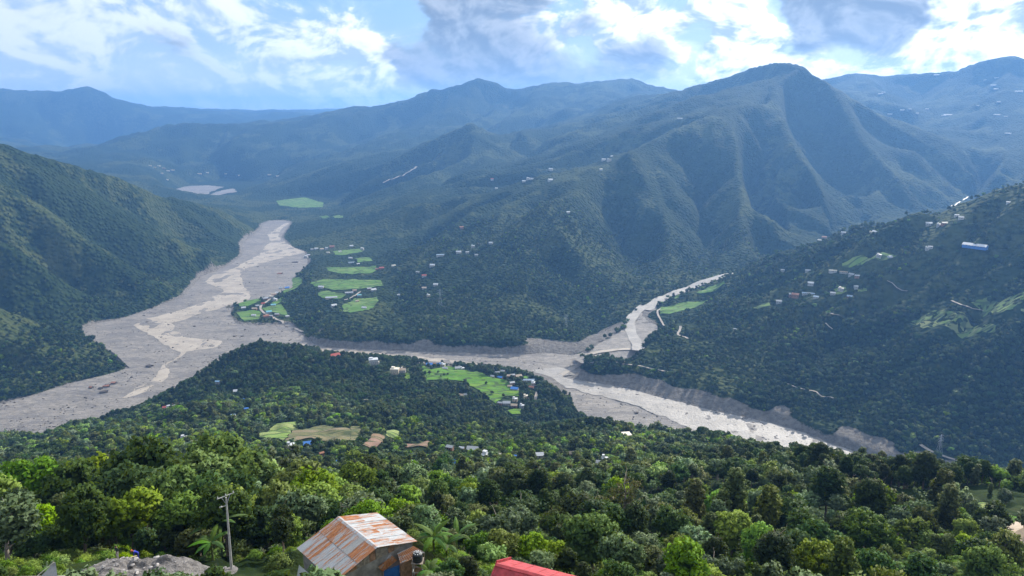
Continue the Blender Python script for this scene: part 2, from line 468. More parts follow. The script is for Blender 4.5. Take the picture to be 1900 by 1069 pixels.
_sp = {}
for _l in LINES:
    _px, _py, _ = project(np.array(_l[0]))
    _sp[(int(round(float(_px))), int(round(float(_py))))] = _l
RAVINES = [
    (ravine(_sp[(-400, 190)], _sp[(20, 280)], 82, (0.62, 1.0), (0.1, 1.0)), 'left'),
    (ravine(_sp[(20, 280)], _sp[(-250, 290)], 90, (0.0, 1.0), (0.45, 1.0)), 'left'),
    (ravine(_sp[(-250, 290)], _sp[(-250, 370)], 82, (0.35, 1.0), (0.35, 1.0)), 'left'),
    (ravine(_sp[(-250, 370)], _sp[(-250, 470)], 67, (0.3, 1.0), (0.3, 0.9)), 'left'),
    (ravine(_sp[(1490, 122)], _sp[(1060, 370)], 67, (0.72, 0.98), (0.1, 1.0)), 'mid'),
    (ravine(_sp[(1060, 370)], _sp[(1190, 272)], 97, (0.0, 1.0), (0.3, 1.0), 30.0), 'mid'),
    (ravine(_sp[(1190, 272)], _sp[(1350, 198)], 112, (0.1, 1.0), (0.2, 1.0), 45.0), 'mid'),
    (ravine(_sp[(1350, 198)], _sp[(1440, 190)], 112, (0.15, 1.0), (0.1, 1.0), 60.0), 'mid'),
    (ravine(_sp[(1440, 190)], _sp[(1550, 158)], 127, (0.1, 1.0), (0.15, 1.0), 85.0), 'mid'),
    (ravine(_sp[(1490, 122)], _sp[(1120, 303)], 67, (0.66, 0.97), (0.25, 1.0)), 'mid'),
    (ravine(_sp[(1120, 303)], _sp[(960, 352)], 60, (0.45, 0.9), (0.2, 0.8)), 'mid'),
]
LINES += [r[0] for r in RAVINES]
# valley floors that are no river (z)
FLOORS = [
    Zs([(330, 345, 4), (420, 330, 6), (500, 342, 8), (440, 352, 4)]),
    Zs([(450, 380, 6), (500, 365, 10), (600, 362, 14), (640, 380, 16), (600, 400, 12), (500, 405, 4)]),
    Zs([(590, 468, 14), (680, 458, 26), (715, 520, 34), (705, 580, 40), (640, 585, 32), (600, 520, 24), (585, 490, 16)]),
    Zs([(432, 566, 4), (500, 545, 5), (545, 540, 6), (545, 590, 6), (500, 602, 4), (440, 600, 4)]),
    Zs([(790, 685, 60), (830, 692, 58), (900, 700, 56), (950, 715, 55), (960, 740, 56), (910, 742, 58), (850, 715, 60)]),
    [np.array((x, y, 451.0)) for x, y in [(-26, 72), (-19, 59.5), (-8, 59.5), (-5.5, 68), (-13, 75), (-19, 78)]],
    Zs([(1225, 578, 36), (1300, 555, 44), (1345, 525, 54), (1310, 540, 48), (1240, 590, 40)]),
]
EDGE = 3.0


def solve_terrain():
    lines = [dense(l) for l in LINES]
    trib = dense([atz(x, y, z) for x, y, z, _w in TRIB])
    pts = np.concatenate(lines)
    levels = [16, 8, 4, 2, 1]
    H = None
    for L in levels:
        nu, nv = (NU - 1) // L + 2, (NV - 1) // L + 2
        uu = U0 + np.arange(nu) * DU * L
        vv = V0 + np.arange(nv) * DU * L
        acc = np.zeros((nv, nu)); cnt = np.zeros((nv, nu))
        u, v = uvr(pts)
        i = np.clip(np.round((v - V0) / (DU * L)).astype(int), 0, nv - 1)
        j = np.round((u - U0) / (DU * L)).astype(int)
        ok = (j >= 0) & (j < nu)
        np.add.at(acc, (i[ok], j[ok]), pts[ok, 2]); np.add.at(cnt, (i[ok], j[ok]), 1)
        UU, VV = np.meshgrid(uu, vv)
        R = np.exp(VV)
        WX, WY = R * np.sin(UU), R * np.cos(UU)
        fixed = cnt > 0
        val = np.where(fixed, acc / np.maximum(cnt, 1), 0)
        for poly in FLOORS + [FAN3]:
            poly = np.asarray(poly)
            m = in_poly(WX, WY, poly)
            A = np.c_[poly[:, 0], poly[:, 1], np.ones(len(poly))]
            k, *_ = np.linalg.lstsq(A, poly[:, 2], rcond=None)
            val[m] = (k[0] * WX + k[1] * WY + k[2])[m]; fixed |= m
        tj = trib
        u, v = uvr(tj)
        i = np.round((v - V0) / (DU * L)).astype(int); j = np.round((u - U0) / (DU * L)).astype(int)
        for di in (-1, 0, 1):
            ii = np.clip(i + (di if L == 1 else 0), 0, nv - 1)
            ok = (j >= 0) & (j < nu)
            val[ii[ok], j[ok]] = tj[ok, 2]; fixed[ii[ok], j[ok]] = True
        for poly in (BED3, FARBED3, FARBED2_3):
            m = in_poly(WX, WY, poly)
            val[m] = -1.6 if poly is BED3 else 0.6; fixed |= m
        # the far rim of the sheet, and the ground under the camera
        val[-1] = 30; fixed[-1] = True
        val[0] = CAM_Z - 14; fixed[0] = True
        if H is None:
            H = np.where(fixed, val, val[fixed].mean())
            its = 1500
        else:
            oi = np.clip((vv - V0) / (DU * Lp), 0, H.shape[0] - 1.001)
            oj = np.clip((uu - U0) / (DU * Lp), 0, H.shape[1] - 1.001)
            i0 = oi.astype(int); j0 = oj.astype(int)
            fi = (oi - i0)[:, None]; fj = (oj - j0)[None]
            H = (H[i0][:, j0] * (1 - fi) * (1 - fj) + H[i0 + 1][:, j0] * fi * (1 - fj) + H[i0][:, j0 + 1] * (1 - fi) * fj + H[i0 + 1][:, j0 + 1] * fi * fj)
            its = {8: 500, 4: 250, 2: 120, 1: 50}[L]
        H = np.where(fixed, val, H)
        for _ in range(its):
            Q = np.pad(H, 1, mode='edge')
            A = 0.25 * (Q[:-2, 1:-1] + Q[2:, 1:-1] + Q[1:-1, :-2] + Q[1:-1, 2:])
            H = np.where(fixed, val, A)
        Lp = L
    # soften the creases a little
    bed = in_poly(WX, WY, BED3)
    for _ in range(3):
        Q = np.pad(H, 1, mode='edge')
        A = 0.25 * (Q[:-2, 1:-1] + Q[2:, 1:-1] + Q[1:-1, :-2] + Q[1:-1, 2:])
        kf = np.clip((4000 - R) / 2000, 0.15, 1) * 0.5
        H = np.where(bed, H, (1 - kf) * H + kf * A)
    return H, WX, WY, UU, VV, R


def vnoise(x, y, seed):
    """smooth value noise"""
    r = np.random.default_rng(seed).random((256, 256))
    xi = np.floor(x).astype(int); yi = np.floor(y).astype(int)
    fx = x - xi; fy = y - yi
    fx = fx * fx * fx * (fx * (fx * 6 - 15) + 10); fy = fy * fy * fy * (fy * (fy * 6 - 15) + 10)
    a = r[xi & 255, yi & 255]; b = r[(xi + 1) & 255, yi & 255]; c = r[xi & 255, (yi + 1) & 255]; d = r[(xi + 1) & 255, (yi + 1) & 255]
    return (a * (1 - fx) + b * fx) * (1 - fy) + (c * (1 - fx) + d * fx) * fy


def bil(G, i, j):
    i = np.clip(i, 0, G.shape[0] - 1.001); j = np.clip(j, 0, G.shape[1] - 1.001)
    i0 = i.astype(int); j0 = j.astype(int)
    fi = i - i0; fj = j - j0
    return (G[i0, j0] * (1 - fi) + G[i0 + 1, j0] * fi) * (1 - fj) + (G[i0, j0 + 1] * (1 - fi) + G[i0 + 1, j0 + 1] * fi) * fj


def add_gullies(H, UU, VV, R, WX, WY):
    """noise drawn out along the fall line: ribs and gullies that run down the slopes"""
    nv, nu = H.shape
    Hs = H.copy()
    for _ in range(8):
        Q = np.pad(Hs, 1, mode='edge')
        Hs = 0.25 * (Q[:-2, 1:-1] + Q[2:, 1:-1] + Q[1:-1, :-2] + Q[1:-1, 2:])
    gi, gj = np.gradient(Hs)
    mag = np.hypot(gi, gj) + 1e-6
    gi, gj = gi / mag, gj / mag
    I, J = np.mgrid[0:nv, 0:nu].astype(float)
    tot = np.zeros_like(H)
    for cell, wgt, steps, st, seed in ((15.0, 1.0, 14, 3.0, 11), (6.5, 0.5, 10, 2.0, 12)):
        nz = vnoise(I / cell, J / cell, seed) - 0.5
        acc = nz.copy()
        for sgn in (1, -1):
            a, b = I.copy(), J.copy()
            for _k in range(steps):
                ia = np.clip(a.astype(int), 0, nv - 1); jb = np.clip(b.astype(int), 0, nu - 1)
                a = a + sgn * st * gi[ia, jb]; b = b + sgn * st * gj[ia, jb]
                ia = np.clip(a.astype(int), 0, nv - 1); jb = np.clip(b.astype(int), 0, nu - 1)
                acc += nz[ia, jb]
        acc /= (2 * steps + 1)
        acc /= acc.std()
        tot += wgt * acc
    tot = np.clip(tot, -2.2, 2.2)
    # no relief on floors; little on the near hill; steep ground gets most
    slope = mag / (R * DU)
    amp = np.clip((H - 8) / 110, 0, 1) * np.clip(slope / 0.35, 0, 1.2)
    amp *= np.interp(R, [60, 400, 900, 1300, 2500, 6000, 12000], [0.4, 2.0, 9.0, 22.0, 40.0, 60.0, 45.0])
    near_line = np.zeros(H.shape, np.float32)
    for l in LINES[:len(LINES) - len(RAVINES)]:
        d_ = dense(l)
        u_, v_ = uvr(d_)
        i_ = np.clip(np.round((v_ - V0) / DU).astype(int), 0, nv - 1); j_ = np.round((u_ - U0) / DU).astype(int)
        ok = (j_ >= 0) & (j_ < nu)
        near_line[i_[ok], j_[ok]] = 1
    for _ in range(3):
        Q = np.pad(near_line, 1, mode='edge')
        near_line = np.maximum.reduce([Q[1:-1, 1:-1], Q[:-2, 1:-1], Q[2:, 1:-1], Q[1:-1, :-2], Q[1:-1, 2:]])
    for _ in range(9):
        Q = np.pad(near_line, 1, mode='edge')
        near_line = 0.25 * (Q[:-2, 1:-1] + Q[2:, 1:-1] + Q[1:-1, :-2] + Q[1:-1, 2:])
    amp *= 1 - 0.9 * np.clip(near_line * 1.25, 0, 1)             # crests keep their line
    tot = np.where(tot > 0, tot * 0.55, tot)                      # more carved out than heaped up
    Hn = H + amp * tot
    # small scale unevenness
    fine = vnoise(WX / 23, WY / 23, 5) - 0.5 + 0.5 * (vnoise(WX / 9, WY / 9, 6) - 0.5)
    Hn += fine * np.clip((H - 3) / 30, 0, 1) * np.interp(R, [50, 300, 1500, 4000], [0.5, 1.8, 4.0, 10.0])
    crag = vnoise(WX / 260, WY / 260, 8) + 0.5 * vnoise(WX / 110, WY / 110, 9) + 0.25 * vnoise(WX / 50, WY / 50, 10) - 0.875
    Hn += crag * np.clip((H - 60) / 150, 0, 1) * np.interp(R, [1200, 2500, 4500, 9000], [0.0, 10.0, 34.0, 60.0]) * (1 - 0.75 * np.clip(near_line * 1.25, 0, 1) * (R < 6500))
    return Hn


H, WX, WY, UU, VV, RR = solve_terrain()
H = add_gullies(H, UU, VV, RR, WX, WY)
GNV, GNU = H.shape
CUM = np.maximum.accumulate((H - CAM_Z) / RR, axis=0)       # skyline so far, seen from the camera
print("terrain solved", round(time.time() - T0, 1), H.shape)


def hgt(x, y):
    u = np.arctan2(x, y); v = np.log(np.maximum(np.hypot(x, y), 5.0))
    return bil(H, (v - V0) / DU, (u - U0) / DU)


def gidx(x, y):
    u = np.arctan2(x, y); v = np.log(np.maximum(np.hypot(x, y), 5.0))
    return np.clip(np.round((v - V0) / DU).astype(int), 0, GNV - 1), np.clip(np.round((u - U0) / DU).astype(int), 0, GNU - 1)


def ground(px, py, rmin=20.0):
    """where the line of sight of a pixel meets the ground"""
    d = ray(px, py)
    u = math.atan2(d[0], d[1]); s = d[2] / math.hypot(d[0], d[1])
    rr = np.exp(np.linspace(math.log(rmin), V1, 6000))
    hh = bil(H, (np.log(rr) - V0) / DU, np.full(rr.shape, (u - U0) / DU))
    below = CAM_Z + s * rr <= hh
    k = int(np.argmax(below)) if below.any() else len(rr) - 1
    r = rr[k]
    return np.array((r * math.sin(u), r * math.cos(u), float(hgt(np.array(r * math.sin(u)), np.array(r * math.cos(u))))))


def drape_poly(pxpoly, rmin=20.0):
    return np.array([ground(x, y, rmin) for x, y in pxpoly])

# ------------------------------------------------------------------ masks on the terrain grid
def zoomed(lst, x0, y0, k):
    return [(x0 + a / k, y0 + b / k) for a, b in lst]


Z5 = lambda l: zoomed(l, 560, 640, 3.654)
Z7 = lambda l: zoomed(l, 400, 440, 5.588)
ZA = lambda l: zoomed(l, 0, 350, 2.969)
ZT = lambda l: zoomed(l, 1180, 420, 5.278)
ZR = lambda l: zoomed(l, 1500, 420, 4.75)
ZN = lambda l: zoomed(l, 0, 709, 2.969)
ZM = lambda l: zoomed(l, 630, 709, 2.969)
ZE = lambda l: zoomed(l, 1540, 820, 5.278)
ZB = lambda l: zoomed(l, 1060, 560, 5.9375)
ZQ = lambda l: zoomed(l, 1260, 350, 2.969)
ZS = lambda l: zoomed(l, 1260, 709, 2.969)

# (outline, colour kind, label)
FIELDS = [
    (Z5([(810, 137), (860, 170), (1000, 150), (1130, 175), (1230, 200), (1400, 250), (1480, 330), (1480, 350), (1380, 350), (1320, 400), (1270, 370), (1210, 310), (1160, 290), (1080, 250), (940, 240), (830, 250), (830, 190)]), 'rice', 'large bright green rice field on the plateau of the wooded knoll'),
    (Z5([(690, 205), (740, 190), (742, 235), (700, 230)]), 'rice', 'small green corner field beside the tan house on the knoll'),
    (Z5([(1500, 215), (1550, 212), (1550, 232), (1500, 235)]), 'rice', 'small green plot behind the long grey roof on the knoll'),
    (Z5([(1395, 450), (1490, 438), (1485, 475), (1430, 475)]), 'rice', 'small green plot below the last houses of the knoll village'),
    (Z7([(1150, 320), (1500, 312), (1650, 300), (1680, 340), (1640, 375), (1300, 385), (1180, 355)]), 'paddy', 'second long green terrace from the top beside the far riverbank'),
    (Z7([(980, 480), (1100, 445), (1400, 440), (1700, 450), (1750, 510), (1500, 540), (1250, 555), (1050, 520)]), 'paddy', 'widest green terrace beside the far riverbank, above the long white shed'),
    (Z7([(1060, 580), (1150, 562), (1350, 600), (1300, 640), (1180, 645), (1090, 640)]), 'paddy', 'green plot round the long white shed'),
    (Z7([(1300, 720), (1450, 640), (1680, 620), (1690, 660), (1600, 760), (1400, 790), (1320, 770)]), 'paddy', 'lowest green terrace beside the far riverbank, against the dark forest'),
    (Z7([(1440, 225), (1600, 215), (1620, 250), (1480, 265)]), 'paddy', 'short green terrace below the upper far village'),
    (Z7([(1220, 150), (1500, 122), (1530, 150), (1350, 190), (1230, 190)]), 'paddy', 'topmost green terrace beside the upper far village'),
    (Z7([(740, 430), (860, 420), (910, 460), (840, 530), (720, 592), (705, 570), (800, 490)]), 'paddy', 'narrow curved green field at the edge of the grey mud flat'),
    (Z7([(240, 690), (460, 640), (480, 660), (340, 720), (250, 722)]), 'paddy', 'upper green field on the tongue of land in the river bend'),
    (Z7([(220, 790), (400, 755), (480, 790), (440, 850), (290, 880)]), 'paddy', 'lower green field at the tip of the tongue of land'),
    (Z7([(480, 745), (680, 700), (745, 780), (740, 830), (640, 790), (520, 770)]), 'paddy', 'green field inside the bend of the village road'),
    (Z7([(580, 690), (680, 640), (692, 670), (620, 710)]), 'paddy', 'small green plot behind the white village house'),
    (ZA([(1520, 70), (1680, 50), (1780, 80), (1780, 105), (1640, 108), (1540, 95)]), 'paddy', 'far green field on the valley floor below the pyramid hill'),
    (ZA([(1750, 155), (1890, 150), (1890, 165), (1780, 166)]), 'paddy', 'thin far green strip above the dark tree-lined bank'),
    (ZT([(370, 680), (425, 660), (420, 700), (375, 715)]), 'paddy', 'smallest green plot beside the side river'),
    (ZT([(590, 660), (700, 600), (850, 545), (880, 560), (780, 640), (640, 665)]), 'paddy', 'upper green field beside the side river'),
    (ZT([(230, 800), (400, 770), (720, 715), (640, 770), (330, 865), (240, 860)]), 'paddy', 'lower long green field beside the side river'),
    (ZR([(290, 330), (480, 245), (700, 240), (780, 262), (640, 320), (400, 365), (290, 362)]), 'hayfield', 'pale green sloping meadow on the right hillside'),
    (ZR([(1430, 672), (1600, 612), (1960, 606), (1960, 785), (1700, 770), (1500, 722)]), 'terraces', 'stepped green terraces at the edge of the right hillside'),
    (ZR([(880, 850), (1100, 740), (1400, 790), (1650, 880), (1640, 940), (1300, 952), (1000, 905)]), 'terraces', 'stepped terraces dotted with trees on the right hillside'),
    (ZR([(430, 560), (490, 540), (520, 575), (450, 590)]), 'hayfield', 'small tilted green plot on the right hillside'),
    (ZR([(220, 565), (320, 540), (325, 590), (240, 600)]), 'hayfield', 'small green yard plot on the right hillside'),
    (ZQ([(400, 662), (490, 630), (502, 650), (430, 674)]), 'hayfield', 'green strip left of the hillside village'),
    (ZN([(1480, 270), (1560, 225), (1640, 222), (1645, 262), (1560, 330), (1430, 300)]), 'hayfield', 'mown green meadow above the blue roofed hut'),
    (ZN([(1648, 264), (1800, 242), (1930, 262), (1930, 330), (1720, 312), (1600, 342), (1566, 332)]), 'fallow', 'olive fallow field beside the mown green meadow'),
    (ZM([(60, 250), (125, 238), (112, 315), (60, 330)]), 'fallow', 'narrow olive strip at the right end of the fallow field'),
    (ZM([(126, 352), (190, 288), (252, 300), (232, 342)]), 'soil', 'tan ploughed plot below the fallow field'),
    (ZM([(260, 272), (335, 280), (320, 318), (255, 296)]), 'hayfield', 'small green plot beside the tan ploughed plot'),
    (ZM([(340, 332), (520, 345), (480, 366), (350, 360)]), 'soil', 'reddish brown ploughed strip below the dark hedge'),
    (ZM([(396, 466), (452, 466), (435, 505), (388, 495)]), 'hayfield', 'small green yard beside the blue roofed hut on the slope'),
    (ZE([(1660, 762), (1990, 690), (1990, 870), (1820, 880), (1700, 805)]), 'rice', 'bright green terrace at the right edge above the brown house'),
    (ZE([(1290, 622), (1500, 612), (1660, 662), (1650, 725), (1400, 692)]), 'hayfield', 'grassy olive clearing in front of the pine stand'),
]
ROADS = [
    (Z7([(590, 832), (500, 790), (462, 745), (472, 700), (530, 675), (610, 600), (650, 540)]), 6.0, 'grey road curving through the village on the tongue of land'),
    (Z7([(590, 832), (640, 862), (700, 885), (800, 940), (905, 988)]), 7.0, 'pale road running from the tongue of land along the river bank'),
    (Z7([(1330, 655), (1440, 615), (1480, 575), (1510, 565)]), 5.0, 'short pale road beside the long white shed'),
    (zoomed([(1115, 720), (1100, 820), (1075, 912)], 860, 640, 8.22), 4.5, 'pale lane at the right end of the knoll village'),
    (ZB([(1000, 65), (945, 100), (960, 170), (1000, 230), (1040, 282)]), 4.5, 'pale road beside the side river fields'),
    (ZB([(560, 690), (760, 708), (870, 740), (1080, 780)]), 4.5, 'pale track along the top of the grey river bank'),
    (ZB([(1205, 270), (1190, 340), (1150, 358), (1285, 415)]), 5.0, 'pale hairpin road on the foot of the right hillside'),
    (ZR([(1260, 660), (1400, 730), (1540, 762)]), 5.0, 'pale road below the stepped terraces'),
    (ZR([(110, 790), (200, 800), (305, 832)]), 4.5, 'pale road in the wood of the right hillside'),
    (ZR([(150, 868), (180, 900), (212, 932)]), 5.0, 'short pale track in the wood of the right hillside'),
    (ZR([(690, 505), (780, 540), (870, 590)]), 6.0, 'bare earth cutting on the right hillside'),
    (ZE([(885, 35), (960, 95), (1100, 150), (1300, 210), (1470, 290), (1600, 365), (1750, 440), (1900, 480)]), 6.0, 'dirt road beside the river behind the pine stand'),
    (ZS([(570, 5), (660, 35), (760, 55), (850, 95)]), 3.5, 'faint footpath on the dark grassy bank'),
    ([(711, 343.5), (741, 332), (771.5, 313), (795, 300), (818.6, 288)], 14.0, 'long pale road climbing the far pyramid hill'),
    (zoomed([(1290, 382), (1385, 348), (1455, 290)], 160, 700, 4.75), 4.0, 'pale lane beside the blue roofed houses on the knoll'),
    (zoomed([(890, 545), (1010, 512)], 160, 700, 4.75), 4.5, 'pale lane below the red roofed house on the knoll'),
    ([(738, 694), (745, 687), (748, 681)], 5.0, 'tan yard track beside the tan house on the knoll'),
]

BEDM = in_poly(WX, WY, BED3)
FANM = in_poly(WX, WY, FAN3)


def dilate(m, k):
    m = m.astype(np.float32)
    for _ in range(k):
        Q = np.pad(m, 1, mode='edge')
        m = np.maximum.reduce([Q[1:-1, 1:-1], Q[:-2, 1:-1], Q[2:, 1:-1], Q[1:-1, :-2], Q[1:-1, 2:]])
    return m > 0.5


def blur(m, k):
    m = m.astype(np.float32)
    for _ in range(k):
        Q = np.pad(m, 1, mode='edge')
        m = 0.25 * (Q[:-2, 1:-1] + Q[2:, 1:-1] + Q[1:-1, :-2] + Q[1:-1, 2:])
    return m


mudn = vnoise(WX / 38, WY / 38, 21) * 10 - 4
MUDM = BEDM | FANM | (np.where((UU > -0.28) & (RR < 1650), dilate(BEDM | FANM, 13), dilate(BEDM | FANM, 1)) & (H < 13.5 + mudn) & (RR > 800))
# the wooded left shore and the near slopes keep their trees close to the bed
left_shore = (UU < -0.30) & (RR < 1750)
MUDM &= ~(left_shore & ~BEDM & (H > 5 + mudn * .3))
near_shore = (RR < 1200) & (UU > -0.36) & ~dilate(BEDM, 1) & (np.arctan2(WX, WY) < 0.12)
MUDM &= ~near_shore
trib3 = np.array([atz(x, y, z) for x, y, z, _ in TRIB])
trib_d = dense(list(trib3))
TRIBM = np.zeros_like(BEDM)
_i, _j = gidx(trib_d[:, 0], trib_d[:, 1])
TRIBM[_i, _j] = True
NOTREE = MUDM | dilate(TRIBM, 2)
FIELD3 = []
for poly, kind_, lab in FIELDS:
    w3 = drape_poly(poly, 60.0)
    FIELD3.append(w3)
    fm_ = in_poly(WX, WY, w3)
    NOTREE |= fm_
    r_ = float(np.hypot(w3[:, 0], w3[:, 1]).mean())
    if r_ < 2600:                                           # only low hedges on the near side of the plots
        for k_ in range(1, int(26 / (r_ * DU)) + 1):
            NOTREE[:-k_] |= fm_[k_:]
ROAD3 = []
for poly, wd_, lab in ROADS:
    w3 = drape_poly(poly, 60.0)
    ROAD3.append(w3)
    d_ = dense(list(w3))
    i_, j_ = gidx(d_[:, 0], d_[:, 1])
    t_ = np.zeros_like(BEDM); t_[i_, j_] = True
    NOTREE |= dilate(t_, 1)
MUDF = blur(MUDM, 4)

# ------------------------------------------------------------------ terrain sheets
SU, SV = 0.0026, 0.0072
mu = np.arange(U0, U1 + 1e-9, SU)
mv = np.arange(math.log(7.0), math.log(20500.0), SV)
MU, MV = np.meshgrid(mu, mv)
MR = np.exp(MV)
MX, MY = MR * np.sin(MU), MR * np.cos(MU)
_gi, _gj = (MV - V0) / DU, (MU - U0) / DU
MZ = bil(H, _gi, _gj)
MMUD = bil(MUDF, _gi, _gj)
MOPEN = np.clip(vnoise(MX / 210, MY / 210, 31) * .6 + vnoise(MX / 70, MY / 70, 32) * .4, 0, 1)

# which hill each part of the sheet belongs to: that of the nearest ridge line
LINE_REGION = ['near', 'near', 'near', 'near', 'near', 'near', 'near', 'near', 'knoll', 'knoll', 'knoll', 'knoll', 'knoll', 'right', 'mid', 'right', 'right', 'right', 'right',
               'left', 'left', 'left', 'left', 'left', 'mid', 'mid', 'mid', 'mid', 'mid', 'mid', 'mid', 'mid', 'mid', 'mid', 'behind', 'pyramid', 'pyramid', 'far', 'far', 'far',
               'farleft', 'farleft', 'farleft', 'farright', 'farright', 'farright', 'farright']
REG = ['near', 'knoll', 'right', 'left', 'mid', 'behind', 'pyramid', 'far', 'farleft', 'farright']
LINE_REGION += [r[1] for r in RAVINES]
assert len(LINE_REGION) == len(LINES), (len(LINE_REGION), len(LINES))
lp, lr = [], []
for l_, r_ in zip(LINES, LINE_REGION):
    d_ = dense(l_, 0.02)
    lp.append(np.stack(uvr(d_), -1)); lr += [REG.index(r_)] * len(d_)
lp = np.concatenate(lp); lr = np.array(lr)
CS = 6
cu, cv_ = MU[:-1, :-1][::CS, ::CS], MV[:-1, :-1][::CS, ::CS]
best = np.full(cu.shape, 1e9); regc = np.zeros(cu.shape, int)
for k_ in range(len(lp)):
    d2 = (cu - lp[k_, 0]) ** 2 + (cv_ - lp[k_, 1]) ** 2
    m_ = d2 < best
    best[m_] = d2[m_]; regc[m_] = lr[k_]
FREG = np.repeat(np.repeat(regc, CS, 0), CS, 1)[:MX.shape[0] - 1, :MX.shape[1] - 1]


def terrain_material():
    m, n, bs, out = new_mat("wooded_slope")
    g = n.n('ShaderNodeNewGeometry')
    pos = g.outputs['Position']
    at_m = n.n('ShaderNodeAttribute', attribute_name='mud')
    at_o = n.n('ShaderNodeAttribute', attribute_name='open')
    big = n.noise(pos, 0.006, 5.0, 0.6)
    mid = n.noise(pos, 0.035, 5.0, 0.65)
    tree = n.n('ShaderNodeTexVoronoi', feature='F1')
    n.set(tree.inputs['Vector'], pos)
    tree.inputs['Scale'].default_value = 0.085
    crown = n.ramp(tree.outputs['Distance'], 0.0, 0.75)
    forest = n.mix(n.ramp(mid, 0.35, 0.65), (0.0097, 0.0193, 0.0058), (0.0251, 0.0411, 0.0126))
    forest = n.mix(n.ramp(big, 0.45, 0.7), forest, (0.0290, 0.0426, 0.0145))
    tsep = n.n('ShaderNodeSeparateColor')
    n.t.links.new(tree.outputs['Color'], tsep.inputs[0])
    forest = n.mix(n.m('MULTIPLY', tsep.outputs[0], 0.5), forest, (0.0169, 0.0329, 0.0087))
    grass = n.mix(n.ramp(mid, 0.3, 0.7), (0.0421, 0.0590, 0.0168), (0.0702, 0.0814, 0.0281))
    opn = n.ramp(n.m('ADD', at_o.outputs['Fac'], n.m('MULTIPLY', n.m('SUBTRACT', mid, 0.5), 0.7)), 0.56, 0.68)
    col = n.mix(n.m('MULTIPLY', opn, 0.75), forest, grass)
    streak = n.noise(pos, 0.12, 6.0, 0.7)
    mud = n.mix(n.ramp(streak, 0.3, 0.7), (0.13, 0.118, 0.105), (0.25, 0.228, 0.20))
    mm = n.ramp(n.m('ADD', at_m.outputs['Fac'], n.m('MULTIPLY', n.m('SUBTRACT', streak, 0.5), 0.6)), 0.42, 0.58)
    col = n.mix(mm, col, mud)
    n.set(bs.inputs['Base Color'], col)
    bs.inputs['Roughness'].default_value = 0.95
    bs.inputs['Specular IOR Level'].default_value = 0.05
    hgt_ = n.m('MULTIPLY', n.m('SUBTRACT', 1.0, crown), n.m('SUBTRACT', 1.0, mm))
    hgt_ = n.m('ADD', n.m('MULTIPLY', hgt_, 7.0), n.m('MULTIPLY', streak, n.m('ADD', 1.5, n.m('MULTIPLY', mm, 7.0))))
    bp = n.n('ShaderNodeBump')
    bp.inputs['Strength'].default_value = 1.0
    bp.inputs['Distance'].default_value = 1.0
    n.set(bp.inputs['Height'], hgt_)
    n.t.links.new(bp.outputs[0], bs.inputs['Normal'])
    return m


def sheet(name, sel, mat, label, cat):
    nv, nu = MX.shape
    idx = np.arange(nv * nu).reshape(nv, nu)
    q = np.stack([idx[:-1, :-1], idx[:-1, 1:], idx[1:, 1:], idx[1:, :-1]], -1)[sel]
    used = np.unique(q)
    remap = np.full(nv * nu, -1, int); remap[used] = np.arange(len(used))
    q = remap[q]
    co = np.stack([MX, MY, MZ], -1).reshape(-1, 3)[used]
    me = bpy.data.meshes.new(name)
    me.vertices.add(len(co)); me.vertices.foreach_set('co', co.ravel())
    me.loops.add(q.size); me.loops.foreach_set('vertex_index', q.ravel())
    me.polygons.add(len(q)); me.polygons.foreach_set('loop_start', np.arange(len(q)) * 4)
    me.polygons.foreach_set('use_smooth', np.ones(len(q), bool))
    for an, arr in (('mud', MMUD), ('open', MOPEN)):
        a_ = me.attributes.new(an, 'FLOAT', 'POINT')
        a_.data.foreach_set('value', arr.reshape(-1)[used].astype(np.float32))
    me.materials.append(mat)
    me.update(calc_edges=True)
    return tag(link(name, me), label, cat, kind='structure')


MAT_SLOPE = terrain_material()
for k_, nm, lab in ((0, 'near_hillside', 'green hillside below the viewpoint, under the nearest trees'), (1, 'knoll_ground', 'low wooded knoll in the bend between the two rivers'),
                    (2, 'right_hillside', 'village-dotted dark hillside across the river on the right'), (3, 'left_hill', 'steep ribbed green hill rising from the left shore'),
                    (4, 'central_mountain', 'tall blue-green mountain rising above the confluence'), (5, 'rear_ridge', 'hazy ridge running left from behind the central summit'),
                    (6, 'pyramid_hill', 'hazy pyramid-shaped hill left of the central mountain'), (7, 'far_ridge', 'long blue far ridge under the big grey cloud'),
                    (8, 'far_left_mountain', 'pale blue mountain on the horizon at the far left'), (9, 'far_right_mountain', 'pale blue mountainside with white specks at the far right')):
    sheet(nm, FREG == k_, MAT_SLOPE, lab, 'hillside' if k_ in (0, 1, 2) else 'mountain')


